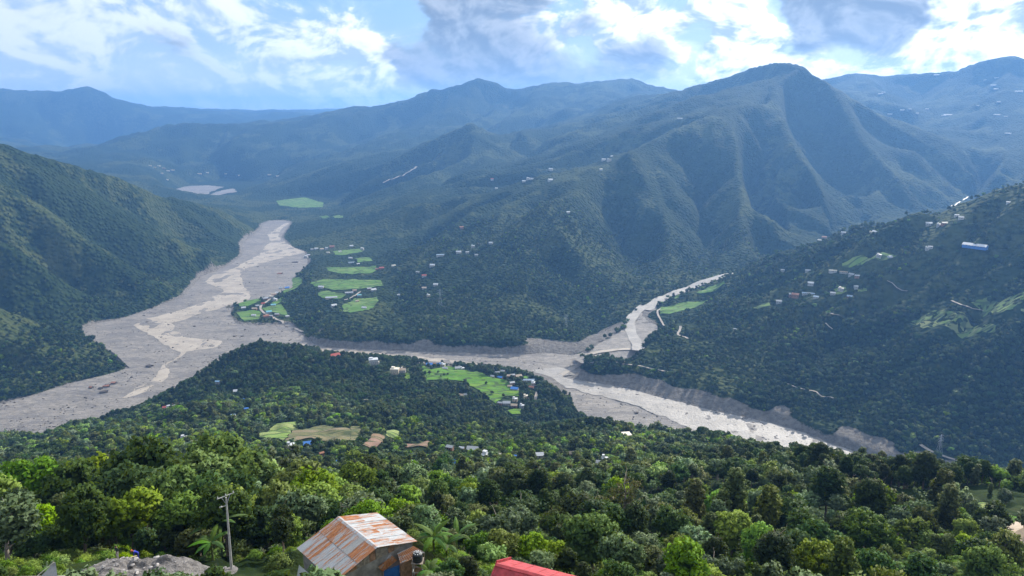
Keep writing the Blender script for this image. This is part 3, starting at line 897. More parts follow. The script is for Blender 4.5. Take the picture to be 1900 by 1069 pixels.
def cdt_sheet(name, poly3, spacing, mat, lift, zfun=None, kind='structure', label=None, cat=None, relief=0.0, fray=0.0, fine=30.0):
    """a flat outline filled with an even net of points"""
    poly = np.asarray(poly3)[:, :2]
    out = []
    for a, b in zip(poly, np.roll(poly, -1, 0)):
        k = max(1, int(np.hypot(*(b - a)) / spacing))
        out += [a + (b - a) * t for t in np.arange(k) / k]
    out = np.array(out)
    if fray:
        for sc_, k_ in ((5.0, 0.6), (1.8, 0.4)):
            s_ = spacing * sc_
            out = out + np.stack([vnoise(out[:, 0] / s_, out[:, 1] / s_, 81) - .5, vnoise(out[:, 0] / s_, out[:, 1] / s_, 82) - .5], -1) * 2 * fray * k_
    x0, y0 = out.min(0); x1, y1 = out.max(0)
    gx, gy = np.meshgrid(np.arange(x0, x1, spacing), np.arange(y0, y1, spacing))
    gx = gx + RNG.uniform(-.3, .3, gx.shape) * spacing; gy = gy + RNG.uniform(-.3, .3, gy.shape) * spacing
    m = in_poly(gx, gy, out)
    inner = np.stack([gx[m], gy[m]], -1)
    pts = [Vector(p) for p in np.concatenate([out, inner])]
    edges = [(i, (i + 1) % len(out)) for i in range(len(out))]
    vs, _e, fs, *_ = geometry.delaunay_2d_cdt(pts, edges, [], 1, 1e-4)
    xy = np.array([tuple(v) for v in vs])
    z = (hgt(xy[:, 0], xy[:, 1]) if zfun is None else zfun(xy[:, 0], xy[:, 1])) + lift
    if relief:
        z = z + relief * (0.6 * vnoise(xy[:, 0] / fine, xy[:, 1] / fine, 41) + 0.4 * vnoise(xy[:, 0] / fine * 2.7, xy[:, 1] / fine * 2.7, 42) - 0.5)
    o = mesh_obj(name, np.c_[xy, z], fs, mat, smooth=True)
    return tag(o, label, cat, kind=kind)


# ------------------------------------------------------------------ river: mud bed and muddy water
def mud_material():
    m, n, bs, out = new_mat("flood_mud")
    g = n.n('ShaderNodeNewGeometry')
    pos = g.outputs['Position']
    mp = n.n('ShaderNodeMapping')
    n.t.links.new(pos, mp.inputs[0])
    mp.inputs['Rotation'].default_value = (0, 0, math.radians(-25))
    mp.inputs['Scale'].default_value = (1.0, 2.6, 1.0)
    big = n.noise(mp.outputs[0], 0.010, 6.0, 0.6, 1.2)
    fine = n.noise(mp.outputs[0], 0.07, 7.0, 0.72, 0.8)
    tiny = n.noise(pos, 0.5, 4.0, 0.7)
    flow = n.noise(mp.outputs[0], 0.028, 8.0, 0.7, 2.2)
    col = n.mix(n.ramp(fine, 0.34, 0.66), (0.1400, 0.1264, 0.1120), (0.2800, 0.2496, 0.2144))
    col = n.mix(n.m('MULTIPLY', n.ramp(big, 0.44, 0.60), 0.75), col, (0.1320, 0.1216, 0.1136))
    col = n.mix(n.m('MULTIPLY', n.ramp(flow, 0.52, 0.60), 0.65), col, (0.2680, 0.2360, 0.2000))
    col = n.mix(n.m('MULTIPLY', n.ramp(flow, 0.44, 0.36), 0.5), col, (0.0920, 0.0864, 0.0840))
    col = n.mix(n.m('MULTIPLY', n.ramp(tiny, 0.58, 0.70), 0.6), col, (0.0760, 0.0720, 0.0680))
    n.set(bs.inputs['Base Color'], col)
    n.set(bs.inputs['Roughness'], n.ramp(big, 0.2, 0.9))
    bs.inputs['Roughness'].default_value = 0.8
    n.t.links.remove(bs.inputs['Roughness'].links[0])
    bs.inputs['Specular IOR Level'].default_value = 0.35
    bp = n.n('ShaderNodeBump')
    bp.inputs['Distance'].default_value = 1.0
    n.set(bp.inputs['Height'], n.m('ADD', n.m('MULTIPLY', fine, 1.6), n.m('MULTIPLY', tiny, 0.5)))
    n.t.links.new(bp.outputs[0], bs.inputs['Normal'])
    return m


def water_material(name, col, rough, rip):
    m, n, bs, out = new_mat(name)
    g = n.n('ShaderNodeNewGeometry')
    pos = g.outputs['Position']
    nz = n.noise(pos, 0.03, 5.0, 0.6, 0.6)
    mpw = n.n('ShaderNodeMapping')
    n.t.links.new(pos, mpw.inputs[0])
    mpw.inputs['Rotation'].default_value = (0, 0, math.radians(-28))
    mpw.inputs['Scale'].default_value = (1.0, 3.2, 1.0)
    stw = n.noise(mpw.outputs[0], 0.06, 7.0, 0.72, 1.0)
    cw_ = n.mix(n.ramp(nz, 0.35, 0.65), tuple(c * .85 for c in col), tuple(c * 1.12 for c in col))
    cw_ = n.mix(n.m('MULTIPLY', n.ramp(stw, 0.50, 0.66), 0.55 if rip > 1 else 0.25), cw_, tuple(c * .45 for c in col))
    n.set(bs.inputs['Base Color'], cw_)
    bs.inputs['Roughness'].default_value = rough
    bs.inputs['Specular IOR Level'].default_value = 0.22
    bp = n.n('ShaderNodeBump')
    bp.inputs['Distance'].default_value = 1.0
    wv = n.noise(pos, 0.22, 5.0, 0.65)
    n.set(bp.inputs['Height'], n.m('MULTIPLY', wv, rip))
    n.t.links.new(bp.outputs[0], bs.inputs['Normal'])
    return m


MAT_MUD = mud_material()


def grow(poly3, d):
    p = np.asarray(poly3)[:, :2]
    area = 0.5 * np.sum(p[:, 0] * np.roll(p[:, 1], -1) - np.roll(p[:, 0], -1) * p[:, 1])
    e = np.roll(p, -1, 0) - p
    nrm = np.stack([e[:, 1], -e[:, 0]], -1)
    nrm /= np.linalg.norm(nrm, axis=1)[:, None] + 1e-9
    if area < 0:
        nrm = -nrm
    vn = nrm + np.roll(nrm, 1, 0)
    vn /= np.linalg.norm(vn, axis=1)[:, None] + 1e-9
    return p + vn * d


cdt_sheet('riverbed', grow(BED3, 3.0), 9.0, MAT_MUD, 0.0, lambda x, y: x * 0, label='wide grey flood mud bed left by the river', cat='riverbed', relief=1.9)
_fan = np.asarray(FAN3)
_A = np.c_[_fan[:, 0], _fan[:, 1], np.ones(len(_fan))]
_k, *_ = np.linalg.lstsq(_A, _fan[:, 2], rcond=None)
cdt_sheet('riverbed', grow(FAN3, 5.0), 9.0, MAT_MUD, 0.9, lambda x, y: _k[0] * x + _k[1] * y + _k[2], label='pale fan of mud where the side river comes in', cat='riverbed', relief=1.0)
cdt_sheet('riverbed', Zs([(x, y, 2.0) for x, y in [(306, 357), (325, 349), (350, 345), (385, 344), (415, 347), (398, 353), (385, 360), (366, 366), (330, 365)]]), 22.0, MAT_MUD, 2.6, lambda x, y: x * 0, label='far grey stretch of river bed beyond the dark spur', cat='riverbed', fray=26.0)
cdt_sheet('riverbed', grow(FARBED2_3, 10.0), 60.0, MAT_MUD, 2.6, lambda x, y: x * 0, label='farthest pale sliver of river bed below the far mountain', cat='riverbed')
MAT_WATER = water_material("muddy_water", (0.36, 0.31, 0.25), 0.6, 0.5)
MAT_RAPID = water_material("river_rapids", (0.30, 0.275, 0.245), 0.55, 1.3)
CHAN = ZA([(1600, 185), (1545, 230), (1535, 270), (1580, 300), (1675, 335), (1680, 350), (1640, 362), (1480, 400), (1360, 440), (1325, 480), (1340, 530), (1385, 590), (1360, 620), (1240, 650), (1100, 690), (950, 740),
           (960, 780), (1040, 820), (1225, 840), (1200, 870), (1070, 888), (1005, 905), (985, 925), (900, 970), (945, 1015), (880, 1069), (820, 1110), (700, 1150), (650, 1150), (800, 1080), (870, 1010), (880, 975), (960, 930), (985, 905), (900, 850), (860, 815), (740, 750), (800, 720), (960, 680), (1130, 620), (1230, 565), (1130, 512),
           (1170, 480), (1300, 430), (1440, 360), (1460, 320), (1490, 290), (1475, 250), (1510, 230), (1560, 195)])
cdt_sheet('river', Zs([(x, y, 0.9) for x, y in CHAN]), 8.0, MAT_WATER, 0.30, lambda x, y: x * 0, label='beige muddy river winding down the left valley', cat='river', fray=9.0)
CHAN2 = [(560, 638), (600, 645), (680, 650), (720, 656), (790, 662), (850, 667), (920, 681), (960, 690), (985, 697), (960, 700), (880, 690), (800, 680), (700, 672), (600, 658), (545, 645)]
cdt_sheet('river', Zs([(x, y, 0.9) for x, y in CHAN2]), 8.0, MAT_WATER, 0.40, lambda x, y: x * 0, label='beige channel running behind the knoll village', cat='river', fray=7.0)
CHAN3 = [(985, 686), (1025, 682), (1060, 684), (1030, 694), (1075, 706), (1130, 712), (1200, 728), (1260, 742), (1330, 760), (1420, 780), (1490, 802), (1550, 826), (1620, 856), (1620, 880), (1500, 850), (1400, 820), (1300, 800), (1250, 782), (1180, 752), (1120, 735), (1050, 718), (1015, 700)]
cdt_sheet('river', Zs([(x, y, 1.0) for x, y in CHAN3]), 6.0, MAT_RAPID, 0.55, lambda x, y: x * 0, label='glinting pale rapids below the grey bank on the right', cat='river', relief=1.0, fray=9.0, fine=18.0)
CHAN4 = [(1700, 878), (1790, 893), (1860, 912), (1960, 936), (1960, 946), (1850, 925), (1760, 902), (1690, 884)]
cdt_sheet('river', Zs([(x, y, 1.0) for x, y in CHAN4]), 9.0, MAT_RAPID, 1.0, lambda x, y: x * 0, label='thin pale channel behind the pine stand at the right', cat='river')
cdt_sheet('river', Zs([(x, y, 4.0) for x, y in [(378, 367), (395, 358), (415, 352), (442, 349), (436, 356), (412, 361), (395, 368)]]), 22.0, MAT_MUD, 3.2, lambda x, y: x * 0, label='far pale channel on the far stretch of river bed', cat='river', fray=20.0)


def strip(pts3, width, mat, name, label, cat, lift=0.35, flatten=True):
    """a ribbon laid along a line on the ground"""
    p = dense(list(pts3), 0.004) if len(pts3) > 1 else pts3
    keep = [0]
    for i in range(1, len(p)):
        if np.hypot(*(p[i, :2] - p[keep[-1], :2])) > width * 0.7:
            keep.append(i)
    if keep[-1] != len(p) - 1:
        keep.append(len(p) - 1)
    p = p[keep]
    for _ in range(3):                                     # round the corners
        p[1:-1] = 0.25 * p[:-2] + 0.5 * p[1:-1] + 0.25 * p[2:]
    t = np.gradient(p[:, :2], axis=0)
    t /= np.linalg.norm(t, axis=1)[:, None] + 1e-9
    nr = np.stack([-t[:, 1], t[:, 0]], -1)
    w = np.asarray(width if np.ndim(width) else [width] * len(p), float)
    w = w * (1 + 0.12 * np.sin(np.arange(len(p)) * 1.7))
    rows = []
    for s in (-0.5, 0.0, 0.5):
        q = p[:, :2] + nr * (w * s)[:, None]
        rows.append(np.c_[q, hgt(q[:, 0], q[:, 1])])
    zc = np.maximum.reduce([r[:, 2] for r in rows]) if flatten else rows[1][:, 2]
    verts, faces = [], []
    for r in rows:
        verts += [(a, b, z + lift) for (a, b), z in zip(r[:, :2], zc)]
    L = len(p)
    for k in range(2):
        for i in range(L - 1):
            faces.append((k * L + i, k * L + i + 1, (k + 1) * L + i + 1, (k + 1) * L + i))
    return tag(mesh_obj(name, verts, faces, mat, smooth=True), label, cat, kind='structure')


strip(trib3[:6], 30.0, MAT_RAPID, 'river', 'bright side river flowing in between the field and the mountain', 'river', 1.2)
strip(trib3[9:11], 6.0, MAT_WATER, 'river', 'far glint of the side river up its valley', 'river', 0.6)
strip(np.array([atz(x, y, 19) for x, y in [(1196, 574), (1172, 592), (1166, 610), (1176, 628), (1186, 645), (1182, 662)]]), 24.0, MAT_RAPID, 'river', 'bright side river crossing the mud fan', 'river', 2.0)
strip(np.array([atz(x, y, 16) for x, y in [(1182, 650), (1150, 650), (1110, 655), (1072, 664), (1040, 682)]]), 12.0, MAT_WATER, 'river', 'shallow braid crossing the mud fan to the main river', 'river', 2.0)

# ------------------------------------------------------------------ fields and roads
def field_material(name, a, b, c, scale=0.05):
    m, n, bs, out = new_mat(name)
    g = n.n('ShaderNodeNewGeometry')
    pos = g.outputs['Position']
    nz = n.noise(pos, scale, 5.0, 0.6)
    vo = n.n('ShaderNodeTexVoronoi', feature='F1')
    n.set(vo.inputs['Vector'], pos)
    vo.inputs['Scale'].default_value = 0.035
    vs_ = n.n('ShaderNodeSeparateColor')
    n.t.links.new(vo.outputs['Color'], vs_.inputs[0])
    col = n.mix(n.ramp(nz, 0.35, 0.65), a, b)
    col = n.mix(n.m('MULTIPLY', vs_.outputs[0], 0.55), col, c)
    tuft = n.noise(pos, 1.4, 4.0, 0.7)
    col = n.mix(n.m('MULTIPLY', n.ramp(tuft, 0.5, 0.75), 0.35), col, tuple(x * .55 for x in a))
    mpb = n.n('ShaderNodeMapping')
    n.t.links.new(pos, mpb.inputs[0])
    mpb.inputs['Scale'].default_value = (0.5, 1.6, 0.0)
    ve = n.n('ShaderNodeTexVoronoi', feature='DISTANCE_TO_EDGE')
    n.set(ve.inputs['Vector'], mpb.outputs[0])
    ve.inputs['Scale'].default_value = 0.05
    vp = n.n('ShaderNodeTexVoronoi', feature='F1')
    n.set(vp.inputs['Vector'], mpb.outputs[0])
    vp.inputs['Scale'].default_value = 0.05
    vps = n.n('ShaderNodeSeparateColor')
    n.t.links.new(vp.outputs['Color'], vps.inputs[0])
    col = n.mix(n.m('MULTIPLY', vps.outputs[1], 0.32), col, tuple(x * .55 for x in a))
    col = n.mix(n.m('MULTIPLY', n.ramp(vps.outputs[2], .6, .9), 0.5), col, (c[0] * 1.25, c[1] * 1.05, c[2] * 1.4))
    bund = n.ramp(ve.outputs['Distance'], 0.10, 0.03)
    col = n.mix(n.m('MULTIPLY', bund, 0.75), col, (0.045, 0.068, 0.026))
    n.set(bs.inputs['Base Color'], col)
    bs.inputs['Roughness'].default_value = 0.9
    bs.inputs['Specular IOR Level'].default_value = 0.1
    bp = n.n('ShaderNodeBump')
    bp.inputs['Distance'].default_value = 0.6
    n.set(bp.inputs['Height'], tuft)
    n.t.links.new(bp.outputs[0], bs.inputs['Normal'])
    return m


FIELD_MATS = {
    'rice': field_material("rice_green", (0.0720, 0.1860, 0.0144), (0.1020, 0.2340, 0.0180), (0.1380, 0.2400, 0.0192)),
    'paddy': field_material("paddy_green", (0.0905, 0.1950, 0.0343), (0.1248, 0.2418, 0.0437), (0.1560, 0.2496, 0.0593)),
    'hayfield': field_material("meadow_green", (0.1326, 0.2418, 0.0468), (0.2028, 0.2964, 0.0702), (0.2340, 0.2808, 0.0936)),
    'terraces': field_material("terrace_green", (0.0975, 0.1690, 0.0390), (0.1430, 0.2080, 0.0585), (0.1690, 0.1950, 0.0780)),
    'fallow': field_material("fallow_olive", (0.11, 0.125, 0.05), (0.16, 0.155, 0.07), (0.19, 0.165, 0.09)),
    'soil': field_material("bare_soil", (0.20, 0.135, 0.085), (0.25, 0.17, 0.11), (0.22, 0.16, 0.10)),
}
for (poly, kind_, lab), w3 in zip(FIELDS, FIELD3):
    w3 = np.asarray(w3)
    r_ = float(np.hypot(w3[:, 0], w3[:, 1]).mean())
    step_ = {'rice': 1.0, 'paddy': 1.2, 'terraces': 4.0}.get(kind_, 0.0)
    zf = None
    if step_:
        def zf(x, y, step_=step_):                          # terrace steps: flat treads, short risers
            z = hgt(x, y) / step_
            k = np.floor(z); f = z - k
            return (k + np.clip((f - 0.6) / 0.4, 0, 1)) * step_ + 0.2
    cdt_sheet('rice_field' if kind_ in ('rice', 'paddy') else 'field', w3, max(2.0, r_ * 0.004), FIELD_MATS[kind_], 0.7 + r_ * 0.0004, zf, label=lab, cat='field', fray=r_ * 0.0025)
MAT_ROAD = plain("dirt_road", (0.33, 0.29, 0.25), 0.95, 0.2, 0.3)
for (poly, wd_, lab), w3 in zip(ROADS, ROAD3):
    strip(w3, wd_, MAT_ROAD, 'road', lab, 'road', 0.5)

# ------------------------------------------------------------------ the air
def build_haze():
    zt = max(float(MZ.max()) + 40, CAM_Z + 40)
    bm = bmesh.new()
    bmesh.ops.create_cube(bm, size=1.0)
    me = bpy.data.meshes.new('haze')
    bm.to_mesh(me); bm.free()
    o = link('haze', me)
    zb = float(min(MZ.min(), -2.0)) - 1.5
    o.scale = (36000, 21600, zt - zb)
    o.location = (0, 10500, (zt + zb) / 2)
    m = bpy.data.materials.new('haze')
    m.use_nodes = True
    n = NT(m.node_tree)
    out = n.n('ShaderNodeOutputMaterial')
    pv = n.n('ShaderNodeVolumePrincipled')
    pv.inputs['Density'].default_value = 0.85e-4
    pv.inputs['Color'].default_value = (0.205, 0.475, 1.0, 1)
    pv.inputs['Anisotropy'].default_value = 0.30
    n.t.links.new(pv.outputs[0], out.inputs['Volume'])
    me.materials.append(m)
    tag(o, 'thin blue summer haze filling the whole valley', 'haze', kind='stuff')


build_haze()
print("structure built", round(time.time() - T0, 1))

# ------------------------------------------------------------------ trees
def foliage_material(name, dark, light, tip, trans=0.28):
    m = bpy.data.materials.new(name)
    m.use_nodes = True
    n = NT(m.node_tree)
    out = n.n('ShaderNodeOutputMaterial')
    oi = n.n('ShaderNodeObjectInfo')
    g = n.n('ShaderNodeNewGeometry')
    tc = n.n('ShaderNodeTexCoord')
    nz = n.noise(tc.outputs['Object'], 1.1, 3.0, 0.6)
    col = n.mix(n.ramp(nz, 0.35, 0.65), dark, light)
    col = n.mix(n.m('MULTIPLY', g.outputs['Random Per Island'], 0.45), col, tip)
    hs = n.n('ShaderNodeHueSaturation')
    n.set(hs.inputs['Hue'], n.m('ADD', 0.472, n.m('MULTIPLY', oi.outputs['Random'], 0.05)))
    rnd2 = n.m('FRACT', n.m('MULTIPLY', oi.outputs['Random'], 7.31))
    n.set(hs.inputs['Value'], n.m('ADD', 0.62, n.m('MULTIPLY', rnd2, 0.75)))
    n.set(hs.inputs['Saturation'], n.m('ADD', 0.78, n.m('MULTIPLY', n.m('FRACT', n.m('MULTIPLY', oi.outputs['Random'], 3.77)), 0.35)))
    n.set(hs.inputs['Color'], col)
    d = n.n('ShaderNodeBsdfPrincipled')
    n.set(d.inputs['Base Color'], hs.outputs[0])
    d.inputs['Roughness'].default_value = 0.6
    d.inputs['Specular IOR Level'].default_value = 0.07
    t = n.n('ShaderNodeBsdfTranslucent')
    n.set(t.inputs['Color'], n.mix(0.5, hs.outputs[0], (0.16, 0.22, 0.02)))
    mx = n.n('ShaderNodeMixShader')
    mx.inputs[0].default_value = trans
    n.t.links.new(d.outputs[0], mx.inputs[1])
    n.t.links.new(t.outputs[0], mx.inputs[2])
    n.t.links.new(mx.outputs[0], out.inputs[0])
    return m


FM = {
    'deep': foliage_material("leaf_deep_green", (0.0246, 0.0581, 0.0145), (0.0502, 0.0983, 0.0224), (0.0727, 0.1174, 0.0313)),
    'bright': foliage_material("leaf_bright_green", (0.1080, 0.2250, 0.0252), (0.1890, 0.3150, 0.0324), (0.2700, 0.3600, 0.0396), 0.36),
    'olive': foliage_material("leaf_olive", (0.0605, 0.0877, 0.0257), (0.1028, 0.1331, 0.0362), (0.1436, 0.1588, 0.0484)),
    'grey': foliage_material("leaf_grey_green", (0.0790, 0.1404, 0.0597), (0.1439, 0.2106, 0.0983), (0.2106, 0.2633, 0.1492)),
    'pine': foliage_material("needle_green", (0.0224, 0.0474, 0.0155), (0.0431, 0.0741, 0.0224), (0.0647, 0.0948, 0.0293)),
    'rust': foliage_material("leaf_brownish", (0.0975, 0.0910, 0.0286), (0.1560, 0.1274, 0.0390), (0.1950, 0.1495, 0.0520)),
    'yellow': foliage_material("leaf_yellow_green", (0.0840, 0.1500, 0.0216), (0.1380, 0.2100, 0.0288), (0.1980, 0.2460, 0.0360), 0.36),
}
MAT_BARK = plain("bark", (0.12, 0.095, 0.075), 0.95, 0.35, 2.0)
MAT_BARK_PALE = plain("pale_bark", (0.22, 0.19, 0.16), 0.95, 0.3, 2.0)


def leaf_cloud(rng, centres, radii, leaves, leaf, up=0.35, flat=1.0):
    """leaf-sized quads scattered through clumps; returns verts (n,4,3)"""
    k = len(centres)
    c = np.repeat(centres, leaves, 0); r = np.repeat(radii, leaves)
    d = rng.normal(size=(k * leaves, 3))
    d /= np.linalg.norm(d, axis=1)[:, None]
    rad = r * rng.random(k * leaves) ** 0.45
    p = c + d * rad[:, None] * np.array((1, 1, flat))
    nrm = d + rng.normal(size=d.shape) * 0.55 + np.array((0, 0, up))
    nrm /= np.linalg.norm(nrm, axis=1)[:, None]
    a = np.cross(nrm, rng.normal(size=d.shape))
    a /= np.linalg.norm(a, axis=1)[:, None]
    b = np.cross(nrm, a)
    s = leaf * rng.uniform(0.6, 1.35, size=(len(p), 1))
    mid = np.array((0, 0, centres[:, 2].mean()))
    out = (p - mid) / (np.linalg.norm(p - mid, axis=1)[:, None] + 1e-6)
    sn = d * 0.75 + out * 0.6 + rng.normal(size=d.shape) * 0.22 + np.array((0, 0, 0.15))
    sn /= np.linalg.norm(sn, axis=1)[:, None]
    return np.stack([p + a * s, p + b * s * 0.6, p - a * s, p - b * s * 0.6], 1), sn


def quads_mesh(name, q, sn, mat, trunk=None, bark=None):
    """leaf quads (each leaf lit as part of its clump), with a trunk in the same mesh where asked"""
    me = bpy.data.meshes.new(name)
    n = len(q)
    co = q.reshape(-1, 3); nor = np.repeat(sn, 4, 0)
    idx = np.arange(n * 4); start = np.arange(n) * 4
    mi = np.zeros(n, int)
    if trunk is not None:
        tv = np.array([tuple(v.co) for v in trunk.vertices]); tn = np.array([tuple(v.normal) for v in trunk.vertices])
        ti, ts = [], []
        for p in trunk.polygons:
            ts.append(len(idx) + len(ti)); ti += [v + len(co) for v in p.vertices]
        co = np.concatenate([co, tv]); nor = np.concatenate([nor, tn])
        idx = np.concatenate([idx, ti]); start = np.concatenate([start, ts]); mi = np.concatenate([mi, np.ones(len(ts), int)])
    me.vertices.add(len(co)); me.vertices.foreach_set('co', co.ravel().astype(np.float32))
    me.loops.add(len(idx)); me.loops.foreach_set('vertex_index', idx)
    me.polygons.add(len(start)); me.polygons.foreach_set('loop_start', start)
    me.polygons.foreach_set('use_smooth', np.ones(len(start), bool))
    me.materials.append(mat)
    if trunk is not None:
        me.materials.append(bark)
        me.polygons.foreach_set('material_index', mi)
    me.update(calc_edges=True)
    me.normals_split_custom_set_from_vertices([tuple(t) for t in nor])
    return me


def tube(verts, faces, p0, p1, r0, r1, sides=6):
    p0, p1 = Vector(p0), Vector(p1)
    ax = (p1 - p0).normalized()
    s = ax.cross(Vector((0.3, 0.9, 0.1))).normalized()
    t = ax.cross(s)
    b = len(verts)
    for p, r in ((p0, r0), (p1, r1)):
        for k in range(sides):
            a = 2 * math.pi * k / sides
            verts.append(tuple(p + s * math.cos(a) * r + t * math.sin(a) * r))
    for k in range(sides):
        faces.append((b + k, b + (k + 1) % sides, b + sides + (k + 1) % sides, b + sides + k))
    faces.append(tuple(range(b + sides, b + 2 * sides)))


# each kind is built 1 m tall at radius 1/height and scaled in place: shape(rng) -> clump centres, radii, crown base
def shape_round(rng, n, sq=0.36):
    lob = rng.normal(size=(7, 3)); lob /= np.linalg.norm(lob, axis=1)[:, None]
    lob = lob * np.array((0.21, 0.21, 0.22)) + np.array((0, 0, 0.54))
    lr = rng.uniform(0.16, 0.25, 7)
    pick = rng.integers(0, 7, n)
    d = rng.normal(size=(n, 3)); d[:, 2] = np.abs(d[:, 2]) * 0.9 - 0.25; d /= np.linalg.norm(d, axis=1)[:, None]
    c = lob[pick] + d * lr[pick][:, None] * rng.uniform(0.7, 1.02, (n, 1))
    c[:, 2] = np.clip(c[:, 2], 0.08, 0.97)
    return c, rng.uniform(0.045, 0.085, n)


def shape_column(rng, n):
    z = rng.uniform(0.10, 0.97, n)
    w = 0.20 * np.clip(np.sin(np.pi * np.clip((z - 0.0) / 1.02, 0, 1)) ** 0.55, 0.15, 1) * (0.82 + 0.3 * np.sin(z * 23 + rng.uniform(0, 6)))
    a = rng.uniform(0, 2 * np.pi, n)
    r = w * rng.uniform(0.6, 1.0, n)
    return np.stack([np.cos(a) * r, np.sin(a) * r, z], -1), rng.uniform(0.035, 0.06, n)


def shape_pine(rng, n):
    z = rng.uniform(0.42, 0.98, n)
    t = (z - 0.42) / 0.56
    w = 0.27 * np.sqrt(np.clip(1 - (t * 1.02 - 0.25) ** 2 / 0.62, 0.03, 1))
    a = np.round(rng.uniform(0, 9, n)) / 9 * 2 * np.pi + rng.normal(size=n) * 0.22 + z * 7
    r = w * rng.uniform(0.45, 1.0, n)
    return np.stack([np.cos(a) * r, np.sin(a) * r, z], -1), rng.uniform(0.04, 0.065, n)


def shape_airy(rng, n):
    c, r = shape_round(rng, n)
    c[:, :2] *= 0.8
    c[:, 2] = 0.28 + (c[:, 2] - 0.16) * 0.85
    return c, r * 0.75


def shape_bush(rng, n):
    d = rng.normal(size=(n, 3)); d[:, 2] = np.abs(d[:, 2]); d /= np.linalg.norm(d, axis=1)[:, None]
    k = rng.uniform(0.7, 1.05, (n, 1)) * (1 + 0.25 * np.sin(d[:, :1] * 5 + 1) * np.cos(d[:, 1:2] * 4))
    return d * np.array((0.55, 0.55, 0.82)) * k, rng.uniform(0.10, 0.17, n)


def shape_bamboo(rng, n):
    m_ = 14
    az = rng.uniform(0, 2 * np.pi, m_); ln = rng.uniform(0.28, 0.45, m_); hh = rng.uniform(0.7, 1.0, m_)
    k = rng.integers(0, m_, n); t = rng.uniform(0.3, 1.0, n)
    r = ln[k] * t ** 2.2
    z = hh[k] * (t - 0.25 * t ** 4)
    return np.stack([np.cos(az[k]) * r, np.sin(az[k]) * r, z * 1.2], -1) + rng.normal(size=(n, 3)) * 0.015, rng.uniform(0.04, 0.07, n)


KIND = {   # shape, material, (hero clumps, leaves, leaf), trunk top, bark
    'round': (shape_round, 'deep', 260, 17, 0.027, 0.62, MAT_BARK), 'bright': (shape_round, 'bright', 260, 17, 0.028, 0.60, MAT_BARK), 'yellow': (shape_round, 'yellow', 250, 17, 0.028, 0.60, MAT_BARK),
    'grey': (shape_airy, 'grey', 220, 15, 0.024, 0.70, MAT_BARK_PALE), 'column': (shape_column, 'olive', 300, 14, 0.023, 0.80, MAT_BARK), 'pine': (shape_pine, 'pine', 230, 15, 0.021, 0.94, MAT_BARK),
    'rust': (shape_airy, 'rust', 120, 10, 0.018, 0.80, MAT_BARK_PALE), 'bush': (shape_bush, 'bright', 90, 14, 0.05, 0.3, MAT_BARK), 'bamboo': (shape_bamboo, 'grey', 200, 14, 0.028, 0.5, MAT_BARK_PALE),
    'olive': (shape_round, 'olive', 250, 16, 0.027, 0.62, MAT_BARK),
}


def crown_mesh(kind, seed, clumps=None, leaves=None, leaf=None, trunk=None):
    sh, mat, cl, lv, lf, _tt, bark = KIND[kind]
    rng = np.random.default_rng(seed)
    cl, lv, lf = clumps or cl, leaves or lv, leaf or lf
    c, r = sh(rng, cl)
    if clumps:
        r = r * (1.25 if clumps > 60 else 1.5)
    fl = 0.6 if kind == 'pine' else 0.8
    q, sn = leaf_cloud(rng, c, r, lv, lf, flat=fl)
    if kind not in ('rust', 'bamboo'):
        # the inside of the crown: larger sprays, so that little shows through
        mid = c.mean(0)
        qi, si = leaf_cloud(rng, mid + (c - mid) * 0.78, r * 0.8, max(1, lv // 4), lf * 2.1, flat=fl)
        q = np.concatenate([q, qi]); sn = np.concatenate([sn, si])
    return quads_mesh('crown', q, sn, FM[mat], trunk, bark)


def trunk_mesh(kind, seed):
    rng = np.random.default_rng(seed)
    tt = KIND[kind][5]
    v, f = [], []
    p = Vector((0, 0, -0.06)); r = 0.020 if kind in ('pine', 'column') else 0.026
    n = 5
    prev = p
    joints = []
    for i in range(1, n + 1):
        q = Vector((rng.normal() * 0.010, rng.normal() * 0.010, tt * i / n))
        r2 = r * (1 - 0.72 * i / n)
        tube(v, f, prev, q, r * (1 - 0.72 * (i - 1) / n), r2, 7)
        joints.append((q, r2)); prev = q
    for _ in range(4 if kind == 'column' else 7):
        q, r2 = joints[rng.integers(1 if kind != 'pine' else 2, n)]
        a = rng.uniform(0, 6.28)
        L = rng.uniform(0.10, 0.2)
        e1 = q + Vector((math.cos(a) * L * 0.7, math.sin(a) * L * 0.7, L * rng.uniform(0.25, 0.7)))
        tube(v, f, q, e1, r2 * 0.7, r2 * 0.35, 5)
        tube(v, f, e1, e1 + Vector((math.cos(a + .5) * L * 0.4, math.sin(a + .5) * L * 0.4, L * 0.3)), r2 * 0.35, r2 * 0.12, 4)
    me = bpy.data.meshes.new('trunk')
    me.from_pydata(v, [], f)
    me.materials.append(KIND[kind][6])
    me.polygons.foreach_set('use_smooth', [True] * len(me.polygons))
    me.update()
    return me


HERO = {k: [(crown_mesh(k, 100 + 7 * i + len(k) * 31 + ord(k[0])), trunk_mesh(k, 300 + i + ord(k[1]))) for i in range(2)] for k in KIND}

